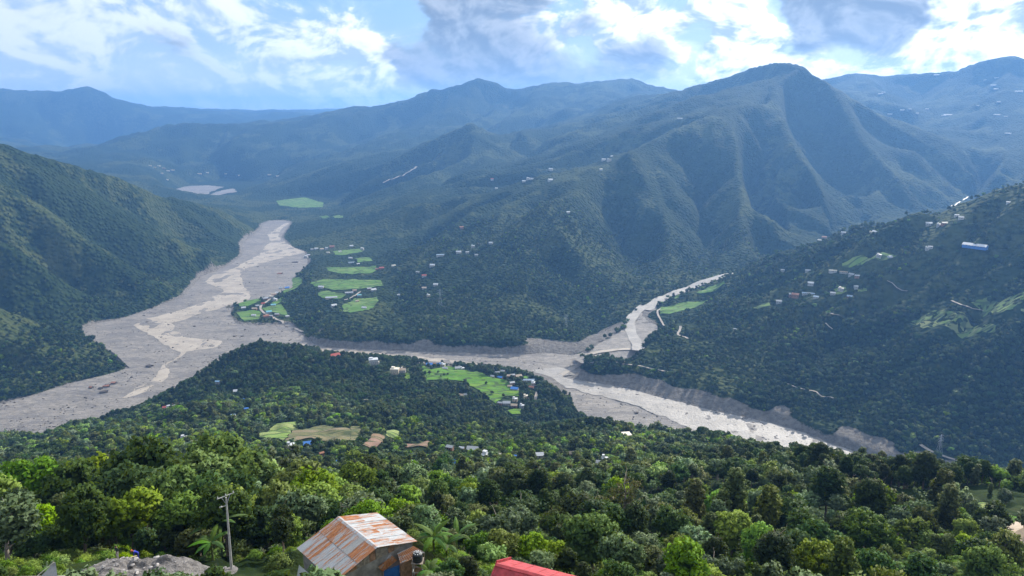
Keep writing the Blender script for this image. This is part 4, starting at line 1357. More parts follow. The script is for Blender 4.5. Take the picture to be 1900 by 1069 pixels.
# ---- where trees stand: key trees of the foreground by eye (column, top row, distance, kind)
KEY = [
    (75, 772, 150, 'round'), (15, 785, 165, 'round'), (45, 838, 112, 'bright'), (120, 850, 110, 'round'), (-25, 880, 100, 'bright'), (170, 845, 118, 'yellow'),
    (262, 792, 106, 'round'), (225, 850, 98, 'round'), (310, 860, 96, 'bright'), (395, 805, 116, 'yellow'), (350, 835, 110, 'yellow'), (440, 830, 120, 'round'), (505, 822, 135, 'bamboo'), (480, 842, 122, 'bright'),
    (545, 850, 120, 'bright'), (575, 875, 108, 'yellow'), (440, 870, 98, 'round'), (515, 885, 96, 'bright'), (380, 880, 92, 'round'), (330, 915, 86, 'yellow'), (205, 930, 88, 'grey'), (130, 930, 90, 'round'), (60, 930, 90, 'grey'), (5, 940, 88, 'round'),
    (100, 985, 84, 'grey'), (200, 985, 82, 'rust'), (40, 990, 82, 'round'), (480, 935, 84, 'round'), (530, 950, 82, 'bright'), (300, 965, 84, 'round'), (360, 955, 84, 'deepx'), (455, 985, 80, 'deepx'),
    (610, 905, 112, 'round'), (660, 855, 158, 'yellow'), (710, 830, 190, 'olive'), (740, 922, 108, 'bright'), (690, 900, 120, 'round'), (640, 895, 128, 'bright'), (790, 880, 160, 'yellow'), (820, 915, 130, 'deepx'), (870, 890, 170, 'yellow'), (885, 920, 120, 'deepx'),
    (860, 960, 100, 'grey'), (930, 980, 84, 'yellow'), (985, 985, 84, 'bright'), (895, 985, 84, 'bright'), (1030, 1000, 88, 'bright'), (1075, 985, 96, 'bright'), (960, 880, 190, 'grey'), (1030, 870, 200, 'olive'), (1020, 905, 160, 'grey'), (1090, 890, 170, 'grey'),
    (1160, 870, 135, 'rust'), (1120, 930, 120, 'round'), (1215, 930, 130, 'bamboo'), (1250, 915, 150, 'bamboo'), (1290, 905, 165, 'grey'), (1368, 868, 142, 'column'), (1345, 905, 140, 'column'), (1320, 950, 118, 'column'), (1200, 975, 105, 'grey'), (1150, 985, 100, 'bright'),
    (1430, 980, 122, 'column'), (1470, 1000, 112, 'bright'), (1510, 945, 140, 'grey'), (1560, 1000, 122, 'round'), (1600, 965, 140, 'round'), (1565, 885, 190, 'column'), (1640, 985, 130, 'bright'), (1660, 960, 142, 'grey'), (1700, 950, 150, 'grey'), (1735, 935, 160, 'olive'),
    (1760, 990, 130, 'bright'), (1800, 960, 140, 'bright'), (1850, 985, 128, 'round'), (1820, 1020, 118, 'grey'), (1600, 1045, 105, 'bush'), (1530, 1050, 105, 'bush'), (1390, 1040, 100, 'bush'), (1270, 1010, 100, 'grey'), (1240, 1040, 92, 'bright'),
    (1775, 905, 195, 'column'), (1840, 895, 205, 'column'), (1870, 905, 190, 'grey'), (1420, 905, 180, 'round'), (1480, 915, 165, 'round'),
    # pine stand on the brow at the right
    (1490, 825, 265, 'pine'), (1515, 822, 260, 'pine'), (1540, 830, 250, 'pine'), (1560, 838, 240, 'pine'), (1590, 845, 238, 'pine'), (1610, 850, 236, 'pine'), (1635, 847, 240, 'pine'), (1660, 848, 238, 'pine'), (1690, 850, 232, 'pine'),
    (1600, 868, 222, 'pine'), (1640, 872, 220, 'pine'), (1680, 876, 218, 'pine'), (1700, 880, 218, 'pine'), (1730, 865, 228, 'pine'), (1760, 868, 228, 'pine'), (1775, 880, 220, 'pine'), (1800, 872, 224, 'pine'), (1825, 878, 222, 'pine'), (1745, 885, 216, 'pine'),
    (1445, 838, 290, 'pine'), (1420, 842, 300, 'pine'), (1390, 838, 330, 'pine'), (1465, 855, 262, 'pine'), (1500, 862, 248, 'pine'), (1530, 868, 236, 'pine'), (1570, 872, 228, 'pine'), (1360, 845, 335, 'pine'), (1335, 850, 335, 'pine'),
]
rng = np.random.default_rng(5)
TREES = []        # x, y, z, height, kind, spin, spread
OCC = []
for px_, pt_, Y_, k_ in KEY:
    if k_ == 'deepx':
        k_ = 'olive'
    top = at(px_, pt_, Y_)
    gz = float(hgt(top[0], top[1]))
    h_ = max(1.5, top[2] - gz)
    if k_ == 'bush':
        h_ = min(h_, 3.0)
    if k_ == 'pine':
        h_ = min(max(h_, 9.0), 17.0)
    h_ = min(h_, 20.0)
    sp_ = {'pine': 1.0, 'column': 1.0, 'round': 1.12}.get(k_, 1.1) * rng.uniform(.9, 1.1)
    if h_ > 12 and k_ not in ('pine', 'column'):
        sp_ *= 0.85
    TREES.append((top[0], top[1], gz - 0.2, h_, k_, rng.uniform(0, 6.28), sp_))
    OCC.append((top[0], top[1], h_ * 0.2))

# clear ground round the foreground house, heap, roofs: (column, row, distance, radius m)
CLEAR = [(690, 1100, 56, 6), (620, 1090, 58, 5), (300, 1062, 70, 11), (230, 1105, 57, 7), (330, 1105, 57, 7), (430, 1100, 59, 4), (200, 1062, 68, 9), (395, 1062, 69, 7), (100, 1066, 66, 6), (20, 1066, 66, 8), (660, 1030, 68, 8.5), (740, 1050, 64, 6), (700, 1069, 58, 6), (975, 1080, 52, 7), (600, 1069, 60, 7), (1888, 1005, 150, 8), (820, 1060, 66, 3)]
CLEAR3 = [(at(a, b, c), r) for a, b, c, r in CLEAR]
HOUSE_CLEAR = []      # filled by the village table in front of the scatter


def scatter(r0, r1, sp):
    w = r1 * math.sin(0.74)
    gx, gy = np.meshgrid(np.arange(-w, w, sp), np.arange(r0 * 0.6, r1, sp))
    gx = (gx + rng.uniform(-.46, .46, gx.shape) * sp).ravel(); gy = (gy + rng.uniform(-.46, .46, gy.shape) * sp).ravel()
    r = np.hypot(gx, gy); a = np.arctan2(gx, gy)
    k = (r >= r0) & (r < r1) & (np.abs(a) < 0.72)
    gx, gy, r = gx[k], gy[k], r[k]
    i, j = gidx(gx, gy)
    k = ~NOTREE[i, j]
    gx, gy, r, i, j = gx[k], gy[k], r[k], i[k], j[k]
    z = hgt(gx, gy)
    # seen from the camera (or nearly so)
    ii = np.maximum(i - 3, 0)
    k = (z + 16 - CAM_Z) / r > CUM[ii, j] - 0.012
    gx, gy, z, r = gx[k], gy[k], z[k], r[k]
    px, py, fw = project(np.stack([gx, gy, z + 8], -1))
    k = (px > -110) & (px < 2010) & (py < 1190)
    gx, gy, z, r, px = gx[k], gy[k], z[k], r[k], px[k]
    k = ~((px > 1590) & (gy > 172) & (gy < 214))             # the grassy clearing before the pine stand
    return gx[k], gy[k], z[k], r[k]

# ------------------------------------------------------------------ villages: where each house stands (column, row, width in pixels of the photo, roof, wall, form)
VILLAGES = {
    'knoll village beside the rice field': Z5([]) or [
        (621.6, 664, 16, 'red', 'white', 'gable'), (693, 676, 16, 'white', 'white', 'flat'), (733, 693, 15, 'cream', 'cream', 'flat'), (746, 690, 13, 'tan', 'white', 'gable'),
        (797, 679, 11, 'blue', 'white', 'gable'), (805.5, 678, 7, 'red', 'brick', 'gable'), (814.5, 678, 9, 'blue', 'white', 'gable'), (822, 680, 8, 'white', 'cream', 'flat'), (826, 685.5, 9, 'grey', 'white', 'gable'),
        (850, 685.5, 11, 'grey', 'white', 'gable'), (858, 687, 7, 'white', 'white', 'flat'), (916, 688, 8, 'white', 'white', 'flat'), (922, 693.5, 9, 'grey', 'white', 'gable'), (932, 691, 9, 'grey', 'brick', 'gable'),
        (943, 700, 10, 'tan', 'brick', 'gable'), (951, 698, 8, 'grey', 'white', 'gable'), (962, 700.5, 11, 'tan', 'brick', 'gable'), (928, 702.5, 9, 'blue', 'brick', 'gable'), (914, 700.5, 7, 'white', 'cream', 'gable'), (950, 712.5, 9, 'grey', 'brick', 'gable'),
        (980, 708, 22, 'steel', 'white', 'long'), (991.5, 716, 11, 'white', 'white', 'flat'), (986, 720.5, 9, 'rust', 'brick', 'gable'), (955, 724.5, 13, 'blue', 'white', 'gable'), (946, 719, 8, 'tan', 'brick', 'gable'),
        (976, 739.5, 9, 'cream', 'cream', 'flat'), (940, 751, 13, 'grey', 'white', 'gable'), (955.5, 745, 9, 'white', 'cream', 'flat'), (954, 754.5, 11, 'tan', 'brick', 'gable'), (968.5, 757, 8, 'white', 'white', 'flat'), (928, 750.5, 8, 'grey', 'brick', 'gable'),
        (855, 735.5, 10, 'tan', 'white', 'gable'), (862, 735, 8, 'grey', 'brick', 'gable'), (679, 746, 8, 'cream', 'white', 'gable'), (700, 674, 7, 'cream', 'white', 'gable')],
    'scattered houses on the left end of the knoll': [
        (308, 758.5, 9, 'red', 'white', 'gable'), (325, 753.5, 10, 'red', 'white', 'gable'), (318, 763, 13, 'grey', 'white', 'flat'), (305, 798, 15, 'red', 'cream', 'gable'), (384, 735, 8, 'grey', 'white', 'flat'), (440, 728.5, 11, 'white', 'white', 'gable'),
        (446.5, 746, 11, 'blue', 'white', 'gable'), (407.5, 761, 7, 'white', 'cream', 'flat'), (457, 761.5, 7, 'blue', 'white', 'gable'), (433, 774, 7, 'lightblue', 'white', 'gable'), (226, 809, 15, 'steel', 'brick', 'gable'), (344, 820, 12, 'white', 'white', 'flat'),
        (332, 822, 6, 'red', 'brick', 'gable'), (370, 804.5, 7, 'grey', 'white', 'gable'), (404, 710.5, 7, 'lightblue', 'white', 'gable')],
    'huts on the near slope below the fallow field': [
        (568, 828, 17, 'blue', 'white', 'gable'), (540, 834, 13, 'white', 'cream', 'flat'), (597, 846, 8, 'rust', 'brick', 'gable'), (626, 862, 8, 'blue', 'brick', 'gable'), (757, 864, 16, 'white', 'white', 'gable'), (838, 863, 20, 'blue', 'cream', 'gable'),
        (802, 862.5, 13, 'tan', 'brick', 'gable'), (878, 838, 20, 'grey', 'white', 'gable'), (835, 834, 12, 'grey', 'brick', 'gable'), (857, 836, 9, 'white', 'brick', 'gable'), (903, 855, 18, 'white', 'white', 'flat'), (999, 849, 17, 'white', 'white', 'gable'),
        (1057, 846, 14, 'tan', 'brick', 'gable'), (1113, 864, 14, 'grey', 'white', 'gable'), (1122, 862, 11, 'white', 'white', 'flat'), (957, 852, 6, 'blue', 'white', 'gable'), (926, 849, 7, 'cream', 'white', 'gable')],
    'village on the tongue of land in the river bend': [
        (452, 573, 7, 'white', 'white', 'gable'), (472.5, 575, 8, 'tan', 'brick', 'gable'), (471, 587, 7, 'white', 'white', 'gable'), (494, 589, 9, 'rust', 'brick', 'gable'), (499, 581, 9, 'teal', 'white', 'gable'), (507.5, 568, 8, 'teal', 'white', 'gable'),
        (510.5, 559, 7, 'white', 'white', 'flat'), (488, 565, 6, 'red', 'brick', 'gable'), (493, 556, 8, 'grey', 'brick', 'gable'), (508, 548.5, 8, 'tan', 'brick', 'gable'), (522, 537, 7, 'grey', 'white', 'gable'), (533, 536, 7, 'blue', 'white', 'gable'),
        (533.5, 588.5, 6, 'white', 'white', 'gable'), (514, 585, 7, 'grey', 'brick', 'gable'), (503, 553.5, 6, 'cream', 'white', 'flat'), (478, 569, 6, 'grey', 'white', 'gable'), (503, 588, 6, 'grey', 'brick', 'gable'), (515, 545, 6, 'white', 'white', 'gable')],
    'farmsteads among the green riverside terraces': [
        (596, 535, 9, 'white', 'white', 'gable'), (648, 544.5, 14, 'white', 'white', 'long'), (615, 554, 20, 'white', 'cream', 'long'), (658, 541, 7, 'tan', 'brick', 'gable'), (693, 540, 9, 'white', 'white', 'gable'), (667, 549.5, 7, 'teal', 'white', 'gable'),
        (619.5, 569, 9, 'white', 'white', 'gable'), (676, 573, 8, 'white', 'white', 'gable'), (685, 537.5, 7, 'grey', 'brick', 'gable'), (663, 560.5, 6, 'tan', 'brick', 'gable'), (650.5, 480.5, 6, 'white', 'white', 'gable'), (652, 488.5, 10, 'steel', 'white', 'long'),
        (664.5, 491, 5, 'white', 'white', 'gable'), (708, 499.5, 8, 'red', 'brick', 'gable'), (729.5, 494.5, 6, 'white', 'white', 'gable'), (700, 501, 6, 'rust', 'brick', 'gable')],
    'upper village beyond the mud flat': [
        (579, 464, 5, 'grey', 'white', 'gable'), (587, 463, 6, 'white', 'white', 'gable'), (597, 464, 6, 'tan', 'white', 'gable'), (606, 463, 5, 'white', 'white', 'flat'), (616, 460, 8, 'rust', 'brick', 'gable'), (609, 470, 5, 'cream', 'white', 'gable'), (631, 468, 5, 'white', 'white', 'gable'),
        (652, 458, 6, 'white', 'white', 'gable'), (672, 464, 6, 'white', 'white', 'flat'), (572, 475, 6, 'grey', 'brick', 'gable'), (568, 479, 6, 'white', 'white', 'flat')],
    'hamlets on the slope of the central mountain': [
        (851, 470, 9, 'white', 'white', 'gable'), (817, 474.5, 14, 'steel', 'white', 'long'), (877.5, 459.5, 6, 'white', 'white', 'flat'), (888, 454.5, 6, 'white', 'white', 'gable'), (911, 452.5, 7, 'white', 'white', 'gable'), (867, 469.5, 6, 'grey', 'white', 'gable'), (884, 474.5, 6, 'grey', 'white', 'gable'),
        (802, 494.5, 9, 'white', 'white', 'gable'), (787, 513.5, 8, 'red', 'white', 'gable'), (775, 506.5, 6, 'grey', 'white', 'gable'), (787, 536.5, 8, 'tan', 'white', 'gable'), (808.5, 530, 8, 'white', 'white', 'gable'), (795, 550.5, 6, 'white', 'cream', 'flat'), (739.5, 548.5, 5, 'white', 'white', 'gable'),
        (731, 494.5, 6, 'cream', 'white', 'gable'), (1054, 395.5, 6, 'white', 'white', 'gable'), (856, 423.5, 7, 'rust', 'brick', 'gable'), (913, 334, 5, 'red', 'white', 'gable'), (972, 338, 6, 'white', 'white', 'gable'), (980, 334, 6, 'white', 'white', 'flat'), (987, 333, 5, 'white', 'white', 'gable'),
        (1021, 336, 8, 'white', 'white', 'gable'), (1022, 316, 7, 'white', 'white', 'gable'), (921, 351, 5, 'white', 'white', 'gable'), (1115, 316, 5, 'cream', 'white', 'gable'), (1120, 298, 7, 'white', 'white', 'gable'), (1130, 300, 7, 'white', 'white', 'flat'), (1135, 291, 4, 'white', 'white', 'gable'),
        (1261.5, 221, 9, 'white', 'white', 'long')],
    'hillside village across the river': [
        (1504, 528.5, 9, 'white', 'white', 'gable'), (1545, 504.5, 12, 'cream', 'white', 'long'), (1565, 507.5, 12, 'tan', 'white', 'long'), (1580, 511.5, 8, 'grey', 'white', 'gable'), (1590, 514, 7, 'grey', 'brick', 'gable'), (1499, 504.5, 8, 'grey', 'white', 'gable'), (1475.5, 550.5, 11, 'rust', 'brick', 'gable'),
        (1467, 550, 6, 'white', 'brick', 'flat'), (1492, 546.5, 7, 'steel', 'white', 'gable'), (1500, 546, 6, 'grey', 'white', 'gable'), (1508, 547, 6, 'steel', 'white', 'gable'), (1514, 553.5, 8, 'steel', 'white', 'gable'), (1445, 562, 9, 'grey', 'white', 'gable'), (1588, 533.5, 6, 'white', 'white', 'gable'),
        (1560, 540.5, 8, 'cream', 'white', 'flat'), (1577, 553.5, 9, 'steel', 'brick', 'gable'), (1545, 546.5, 8, 'grey', 'white', 'gable'), (1364, 612.5, 5, 'white', 'white', 'gable'), (1630.5, 478, 7, 'white', 'white', 'flat'), (1726, 461, 6, 'grey', 'white', 'gable'), (1720, 464, 5, 'white', 'white', 'flat'),
        (1723, 417.5, 9, 'white', 'white', 'gable'), (1752, 417, 8, 'cream', 'brick', 'gable'), (1742, 420.5, 6, 'white', 'white', 'flat'), (1775, 401.5, 6, 'white', 'white', 'gable'), (1783, 406, 7, 'grey', 'white', 'gable'), (1624, 432.5, 8, 'white', 'white', 'gable'), (1616, 434, 5, 'cream', 'white', 'flat'),
        (1529, 442.5, 7, 'rust', 'brick', 'gable'), (1565, 434, 7, 'white', 'white', 'gable'), (1521, 447.5, 6, 'cream', 'white', 'gable'), (1871, 378, 5, 'white', 'white', 'gable'), (1452, 503, 6, 'grey', 'white', 'gable')],
    'far houses on the pale right mountainside': [
        (1634, 174.5, 7, 'white', 'white', 'long'), (1639, 172, 5, 'white', 'white', 'long'), (1738, 140, 8, 'white', 'white', 'long'), (1843, 159, 7, 'white', 'white', 'long'), (1849.5, 166, 8, 'white', 'white', 'long'), (1849.5, 146, 6, 'white', 'white', 'long'), (1890, 171, 10, 'white', 'white', 'long'),
        (1758.5, 214, 11, 'white', 'white', 'long'), (1751, 215, 6, 'white', 'white', 'long'), (1701, 211.5, 5, 'white', 'white', 'long'), (1688, 203, 5, 'white', 'white', 'long'), (1674, 205, 6, 'white', 'white', 'long'), (1651, 213, 7, 'white', 'white', 'long'), (1720, 203, 5, 'white', 'white', 'long'),
        (1849.5, 214, 8, 'white', 'white', 'long'), (1866, 217, 4, 'white', 'white', 'long'), (1870, 248.5, 8, 'white', 'white', 'long'), (1853, 189.6, 5, 'white', 'white', 'long'), (1828, 149, 4, 'white', 'white', 'long'), (1814, 197, 3, 'white', 'white', 'long')],
    'far town on the valley floor': [
        (278, 308, 5, 'tan', 'cream', 'long'), (286, 311, 6, 'tan', 'cream', 'long'), (295, 309, 5, 'cream', 'cream', 'long'), (303, 313, 6, 'tan', 'brick', 'long'), (312, 318, 5, 'cream', 'cream', 'long'), (320, 316, 6, 'tan', 'cream', 'long'), (300, 322, 5, 'tan', 'cream', 'long'),
        (310, 334, 5, 'cream', 'cream', 'long'), (370, 323, 7, 'tan', 'cream', 'long'), (384, 321, 6, 'cream', 'cream', 'long'), (420, 325, 5, 'tan', 'cream', 'long'), (445, 326, 6, 'cream', 'cream', 'long'), (500, 325, 6, 'tan', 'cream', 'long'), (515, 327, 5, 'cream', 'cream', 'long')],
}
ROOFC = {'red': (0.36, 0.075, 0.05), 'white': (0.50, 0.51, 0.52), 'cream': (0.62, 0.56, 0.45), 'tan': (0.40, 0.31, 0.22), 'blue': (0.06, 0.20, 0.55), 'grey': (0.36, 0.37, 0.38), 'steel': (0.34, 0.42, 0.50),
         'rust': (0.30, 0.13, 0.075), 'lightblue': (0.35, 0.55, 0.70), 'teal': (0.18, 0.42, 0.45)}
WALLC = {'white': (0.42, 0.41, 0.39), 'cream': (0.55, 0.47, 0.34), 'brick': (0.30, 0.17, 0.11), 'blue': (0.08, 0.2, 0.5)}
ROOFM = {k: plain("roof_" + k, c, 0.55, 0.12, 0.8, 0.35) for k, c in ROOFC.items()}
WALLM = {k: plain("wall_" + k, c, 0.9, 0.15, 0.7) for k, c in WALLC.items()}
MAT_GLASS = plain("dark_window", (0.03, 0.035, 0.04), 0.25, 0.2, 1.0, 0.5)
MAT_DOOR = plain("door_wood", (0.10, 0.06, 0.035), 0.8, 0.2, 2.0)

HOUSES = []
for vname, lst in VILLAGES.items():
    for (px_, py_, wpx, rf, wl, form) in lst:
        g_ = ground(px_, py_, 150.0)
        dist = math.hypot(g_[0], g_[1], g_[2] - CAM_Z)
        w_ = wpx * dist / FPX
        HOUSES.append((vname, px_, py_, g_, w_, rf, wl, form))
        HOUSE_CLEAR.append((g_[0], g_[1], max(5.0, w_ * 0.62), dist))
# trees give way to houses, and to the line of sight just below them
for x_, y_, r_, d_ in HOUSE_CLEAR:
    L = math.hypot(x_, y_)
    ux, uy = x_ / L, y_ / L
    back = 42.0 if L < 800 else 16.0 if L < 2600 else 25.0
    for t_ in np.arange(0, back, 3.0):
        i_, j_ = gidx(np.array(x_ - ux * t_), np.array(y_ - uy * t_))
        k_ = max(1, int(round((r_ * (1.0 if t_ == 0 else 0.75)) / (L * DU))))
        NOTREE[max(0, i_ - k_):i_ + k_ + 1, max(0, j_ - k_):j_ + k_ + 1] = True

# ---- the rest of the wood
def pick_kind(x, y, px, py, n, reg=None):
    t = vnoise(x / 60, y / 60, 51) * 0.35 + vnoise(x / 240, y / 240, 52) * 0.3 + rng.random(n) * 0.35
    kinds = np.array(['pine', 'round', 'olive', 'grey', 'bright', 'yellow', 'column', 'bamboo'])
    e = np.quantile(t, [0.15, 0.36, 0.47, 0.68, 0.84, 0.90, 0.975]) if n else [0] * 7
    kd = kinds[np.searchsorted(e, t)]
    if reg is not None:                                     # cloud shade across the valley put into leaf colour: mostly dark pine and round kinds
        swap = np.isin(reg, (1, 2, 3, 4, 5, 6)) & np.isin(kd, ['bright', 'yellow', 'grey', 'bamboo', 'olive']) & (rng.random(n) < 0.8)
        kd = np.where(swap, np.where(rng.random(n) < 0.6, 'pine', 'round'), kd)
    return kd


near = []
for r0, r1, sp in ((40, 150, 5.4), (150, 420, 5.8)):
    x, y, z, r = scatter(r0, r1, sp)
    keep = np.ones(len(x), bool)
    for c, rad in CLEAR3:
        keep &= np.hypot(x - c[0], y - c[1]) > rad
    for ox, oy, orad in OCC:
        keep &= np.hypot(x - ox, y - oy) > max(2.0, orad * 0.8)
    # open grass on the right of the near slope
    opn = vnoise(x / 26, y / 26, 61)
    keep &= ~((opn > 0.66) & (r < 260) & (x > 20) & (rng.random(len(x)) < 0.75))
    x, y, z, r = x[keep], y[keep], z[keep], r[keep]
    px, py, _ = project(np.stack([x, y, z], -1))
    kd = pick_kind(x, y, px, py, len(x))
    for k in range(len(x)):
        kk = kd[k]
        h = (4.0 + 6.5 * rng.random() ** 1.6) if r[k] < 160 else (4.5 + 8.0 * rng.random() ** 1.5)
        if kk == 'column': h *= 1.25
        if kk == 'pine': h = h * 1.25 if px[k] > 1200 else h
        if r[k] < 78: h = min(h, 4.5)
        if px[k] < 600 and r[k] < 160: h *= 1.1
        if rng.random() < 0.25 and r[k] < 200: kk = 'bush'; h = rng.uniform(1.4, 2.6)
        near.append((x[k], y[k], z[k] - 0.2, h, kk, rng.uniform(0, 6.28), rng.uniform(.85, 1.25)))
allnear = TREES + near
# the 300 that show largest are trees of their own; the rest are one wood
pj = np.array([project((t[0], t[1], t[2] + t[3] * .6)) for t in allnear])
size = np.array([t[3] / p[2] for t, p in zip(allnear, pj)])
inside = (pj[:, 0] > -15) & (pj[:, 0] < 1915) & (pj[:, 1] < 1072)
order = np.argsort(-np.where(inside, size + (np.arange(len(allnear)) < len(TREES)) * 10, -1))
own = [i for i in order[:288]]
own_set = set(own)

WORDS = {'round': ('dark green broadleaf', 'tree'), 'bright': ('bright green bushy', 'tree'), 'yellow': ('yellow-green broadleaf', 'tree'), 'grey': ('grey-green loose-crowned', 'tree'), 'column': ('dark column-shaped', 'tree'),
         'pine': ('dark pine with bare trunk', 'tree'), 'rust': ('thin brownish sparse', 'tree'), 'bush': ('low bright green', 'bush'), 'bamboo': ('arching pale bamboo clump', 'bamboo'), 'olive': ('dull olive broadleaf', 'tree')}
NAMES = {'round': 'broadleaf_tree', 'bright': 'bushy_tree', 'yellow': 'broadleaf_tree', 'grey': 'loose_tree', 'column': 'columnar_tree', 'pine': 'pine_tree', 'rust': 'sparse_tree', 'bush': 'bush', 'bamboo': 'bamboo_clump', 'olive': 'olive_tree'}


def zone(px, py, Y):
    if px < 400: return 'left of the utility pole' if Y < 118 else 'behind the left thicket'
    if px < 560: return 'right of the utility pole' if Y < 118 else 'further behind the utility pole'
    if px < 800: return 'near the rusty roof' if Y < 118 else 'far behind the rusty roof'
    if px < 1060: return 'near the red roof' if Y < 112 else 'far behind the red roof'
    if px < 1300: return 'low right of the red roof' if Y < 135 else 'higher up right of the red roof'
    if px < 1560: return 'on the slope left of the clearing' if Y < 150 else 'in the wood left of the pine stand'
    return 'on the slope before the clearing' if Y < 170 else 'in the stand behind the clearing'


ORD = ['first', 'second', 'third', 'fourth', 'fifth', 'sixth', 'seventh', 'eighth', 'ninth', 'tenth', 'eleventh', 'twelfth', 'thirteenth', 'fourteenth', 'fifteenth', 'sixteenth', 'seventeenth', 'eighteenth', 'nineteenth', 'twentieth']
ORD += ['twenty-' + w for w in ORD[:9]] + ['thirtieth'] + ['thirty-' + w for w in ORD[:9]] + ['fortieth'] + ['forty-' + w for w in ORD[:9]]
by = {}
for i in own:
    t = allnear[i]
    by.setdefault((WORDS[t[4]][0], zone(pj[i, 0], pj[i, 1], t[1])), []).append(i)
for (wd, zn), ids in by.items():
    ids.sort(key=lambda i: pj[i, 0])
    for rank, i in enumerate(ids):
        x, y, z, h, kk, spin, spread = allnear[i]
        noun = WORDS[kk][1]
        lab = wd + ('' if noun == 'bamboo' or kk == 'pine' else ' ' + noun) + ' ' + zn
        if len(ids) > 1:
            lab += ', ' + ORD[rank] + ' from left'
        e = empty(NAMES[kk], (x, y, z), spin)
        e.scale = (h * spread, h * spread, h)
        tag(e, lab, noun, 'trees of the near slope')
        cm, tm = HERO[kk][i % 2]
        link('trunk', tm, e)
        link('crown', cm, e)


def proto_collection(name, kinds, variants, clumps, leaves, leaf, trunks):
    col = bpy.data.collections.new(name)
    idx = {}
    k = 0
    for kd in kinds:
        idx[kd] = []
        for v in range(variants):
            me = crown_mesh(kd, 900 + 13 * v + ord(kd[0]) * 3, clumps, leaves, leaf, trunk_mesh(kd, 700 + v) if trunks else None)
            o = bpy.data.objects.new('%02d_%s' % (k, name), me)
            col.objects.link(o)
            idx[kd].append(k); k += 1
    return col, idx


def wood(name, pts, proto, label):
    """one mass of trees: points that each carry one instance"""
    col, idx = proto
    me = bpy.data.meshes.new(name)
    me.vertices.add(len(pts))
    me.vertices.foreach_set('co', np.array([p[:3] for p in pts], np.float32).ravel())
    for an, typ, arr in (('tree', 'INT', [idx[p[4]][int(p[5] * 977) % len(idx[p[4]])] for p in pts]), ('spin', 'FLOAT', [p[5] for p in pts])):
        a = me.attributes.new(an, typ, 'POINT'); a.data.foreach_set('value', arr)
    a = me.attributes.new('size', 'FLOAT_VECTOR', 'POINT')
    a.data.foreach_set('vector', np.array([(p[3] * p[6], p[3] * p[6], p[3]) for p in pts], np.float32).ravel())
    o = link(name, me)
    ng = bpy.data.node_groups.new(name, 'GeometryNodeTree')
    ng.interface.new_socket('Geometry', in_out='INPUT', socket_type='NodeSocketGeometry')
    ng.interface.new_socket('Geometry', in_out='OUTPUT', socket_type='NodeSocketGeometry')
    N, L = ng.nodes.new, ng.links.new
    gi, go = N('NodeGroupInput'), N('NodeGroupOutput')
    ci = N('GeometryNodeCollectionInfo'); ci.inputs['Collection'].default_value = col
    ci.inputs['Separate Children'].default_value = True; ci.inputs['Reset Children'].default_value = True
    ip = N('GeometryNodeInstanceOnPoints'); ip.inputs['Pick Instance'].default_value = True

    def attr(nm, typ):
        nd = N('GeometryNodeInputNamedAttribute'); nd.data_type = typ; nd.inputs['Name'].default_value = nm
        return nd.outputs['Attribute']
    cx = N('ShaderNodeCombineXYZ')
    L(attr('spin', 'FLOAT'), cx.inputs[2])
    er = N('FunctionNodeEulerToRotation')
    L(cx.outputs[0], er.inputs[0])
    L(gi.outputs[0], ip.inputs['Points']); L(ci.outputs[0], ip.inputs['Instance']); L(attr('tree', 'INT'), ip.inputs['Instance Index'])
    L(er.outputs[0], ip.inputs['Rotation']); L(attr('size', 'FLOAT_VECTOR'), ip.inputs['Scale'])
    L(ip.outputs[0], go.inputs[0])
    md = o.modifiers.new('trees', 'NODES'); md.node_group = ng
    tag(o, label, 'forest', kind='stuff')
    return o


ALLK = ['pine', 'round', 'olive', 'grey', 'bright', 'yellow', 'column', 'bamboo', 'bush', 'rust']
P_NEAR = proto_collection('near_wood', ALLK, 2, 120, 12, 0.036, True)
P_MID = proto_collection('mid_wood', ALLK[:8], 3, 48, 9, 0.064, False)
P_FAR = proto_collection('far_wood', ALLK[:7], 3, 22, 6, 0.125, False)
wood('forest', [allnear[i] for i in range(len(allnear)) if i not in own_set], P_NEAR, 'dense mixed wood between the nearest single trees')


def region_at(x, y):
    u = np.arctan2(x, y); v = np.log(np.hypot(x, y))
    return FREG[np.clip(((v - mv[0]) / SV).astype(int), 0, FREG.shape[0] - 1), np.clip(((u - U0) / SU).astype(int), 0, FREG.shape[1] - 1)]


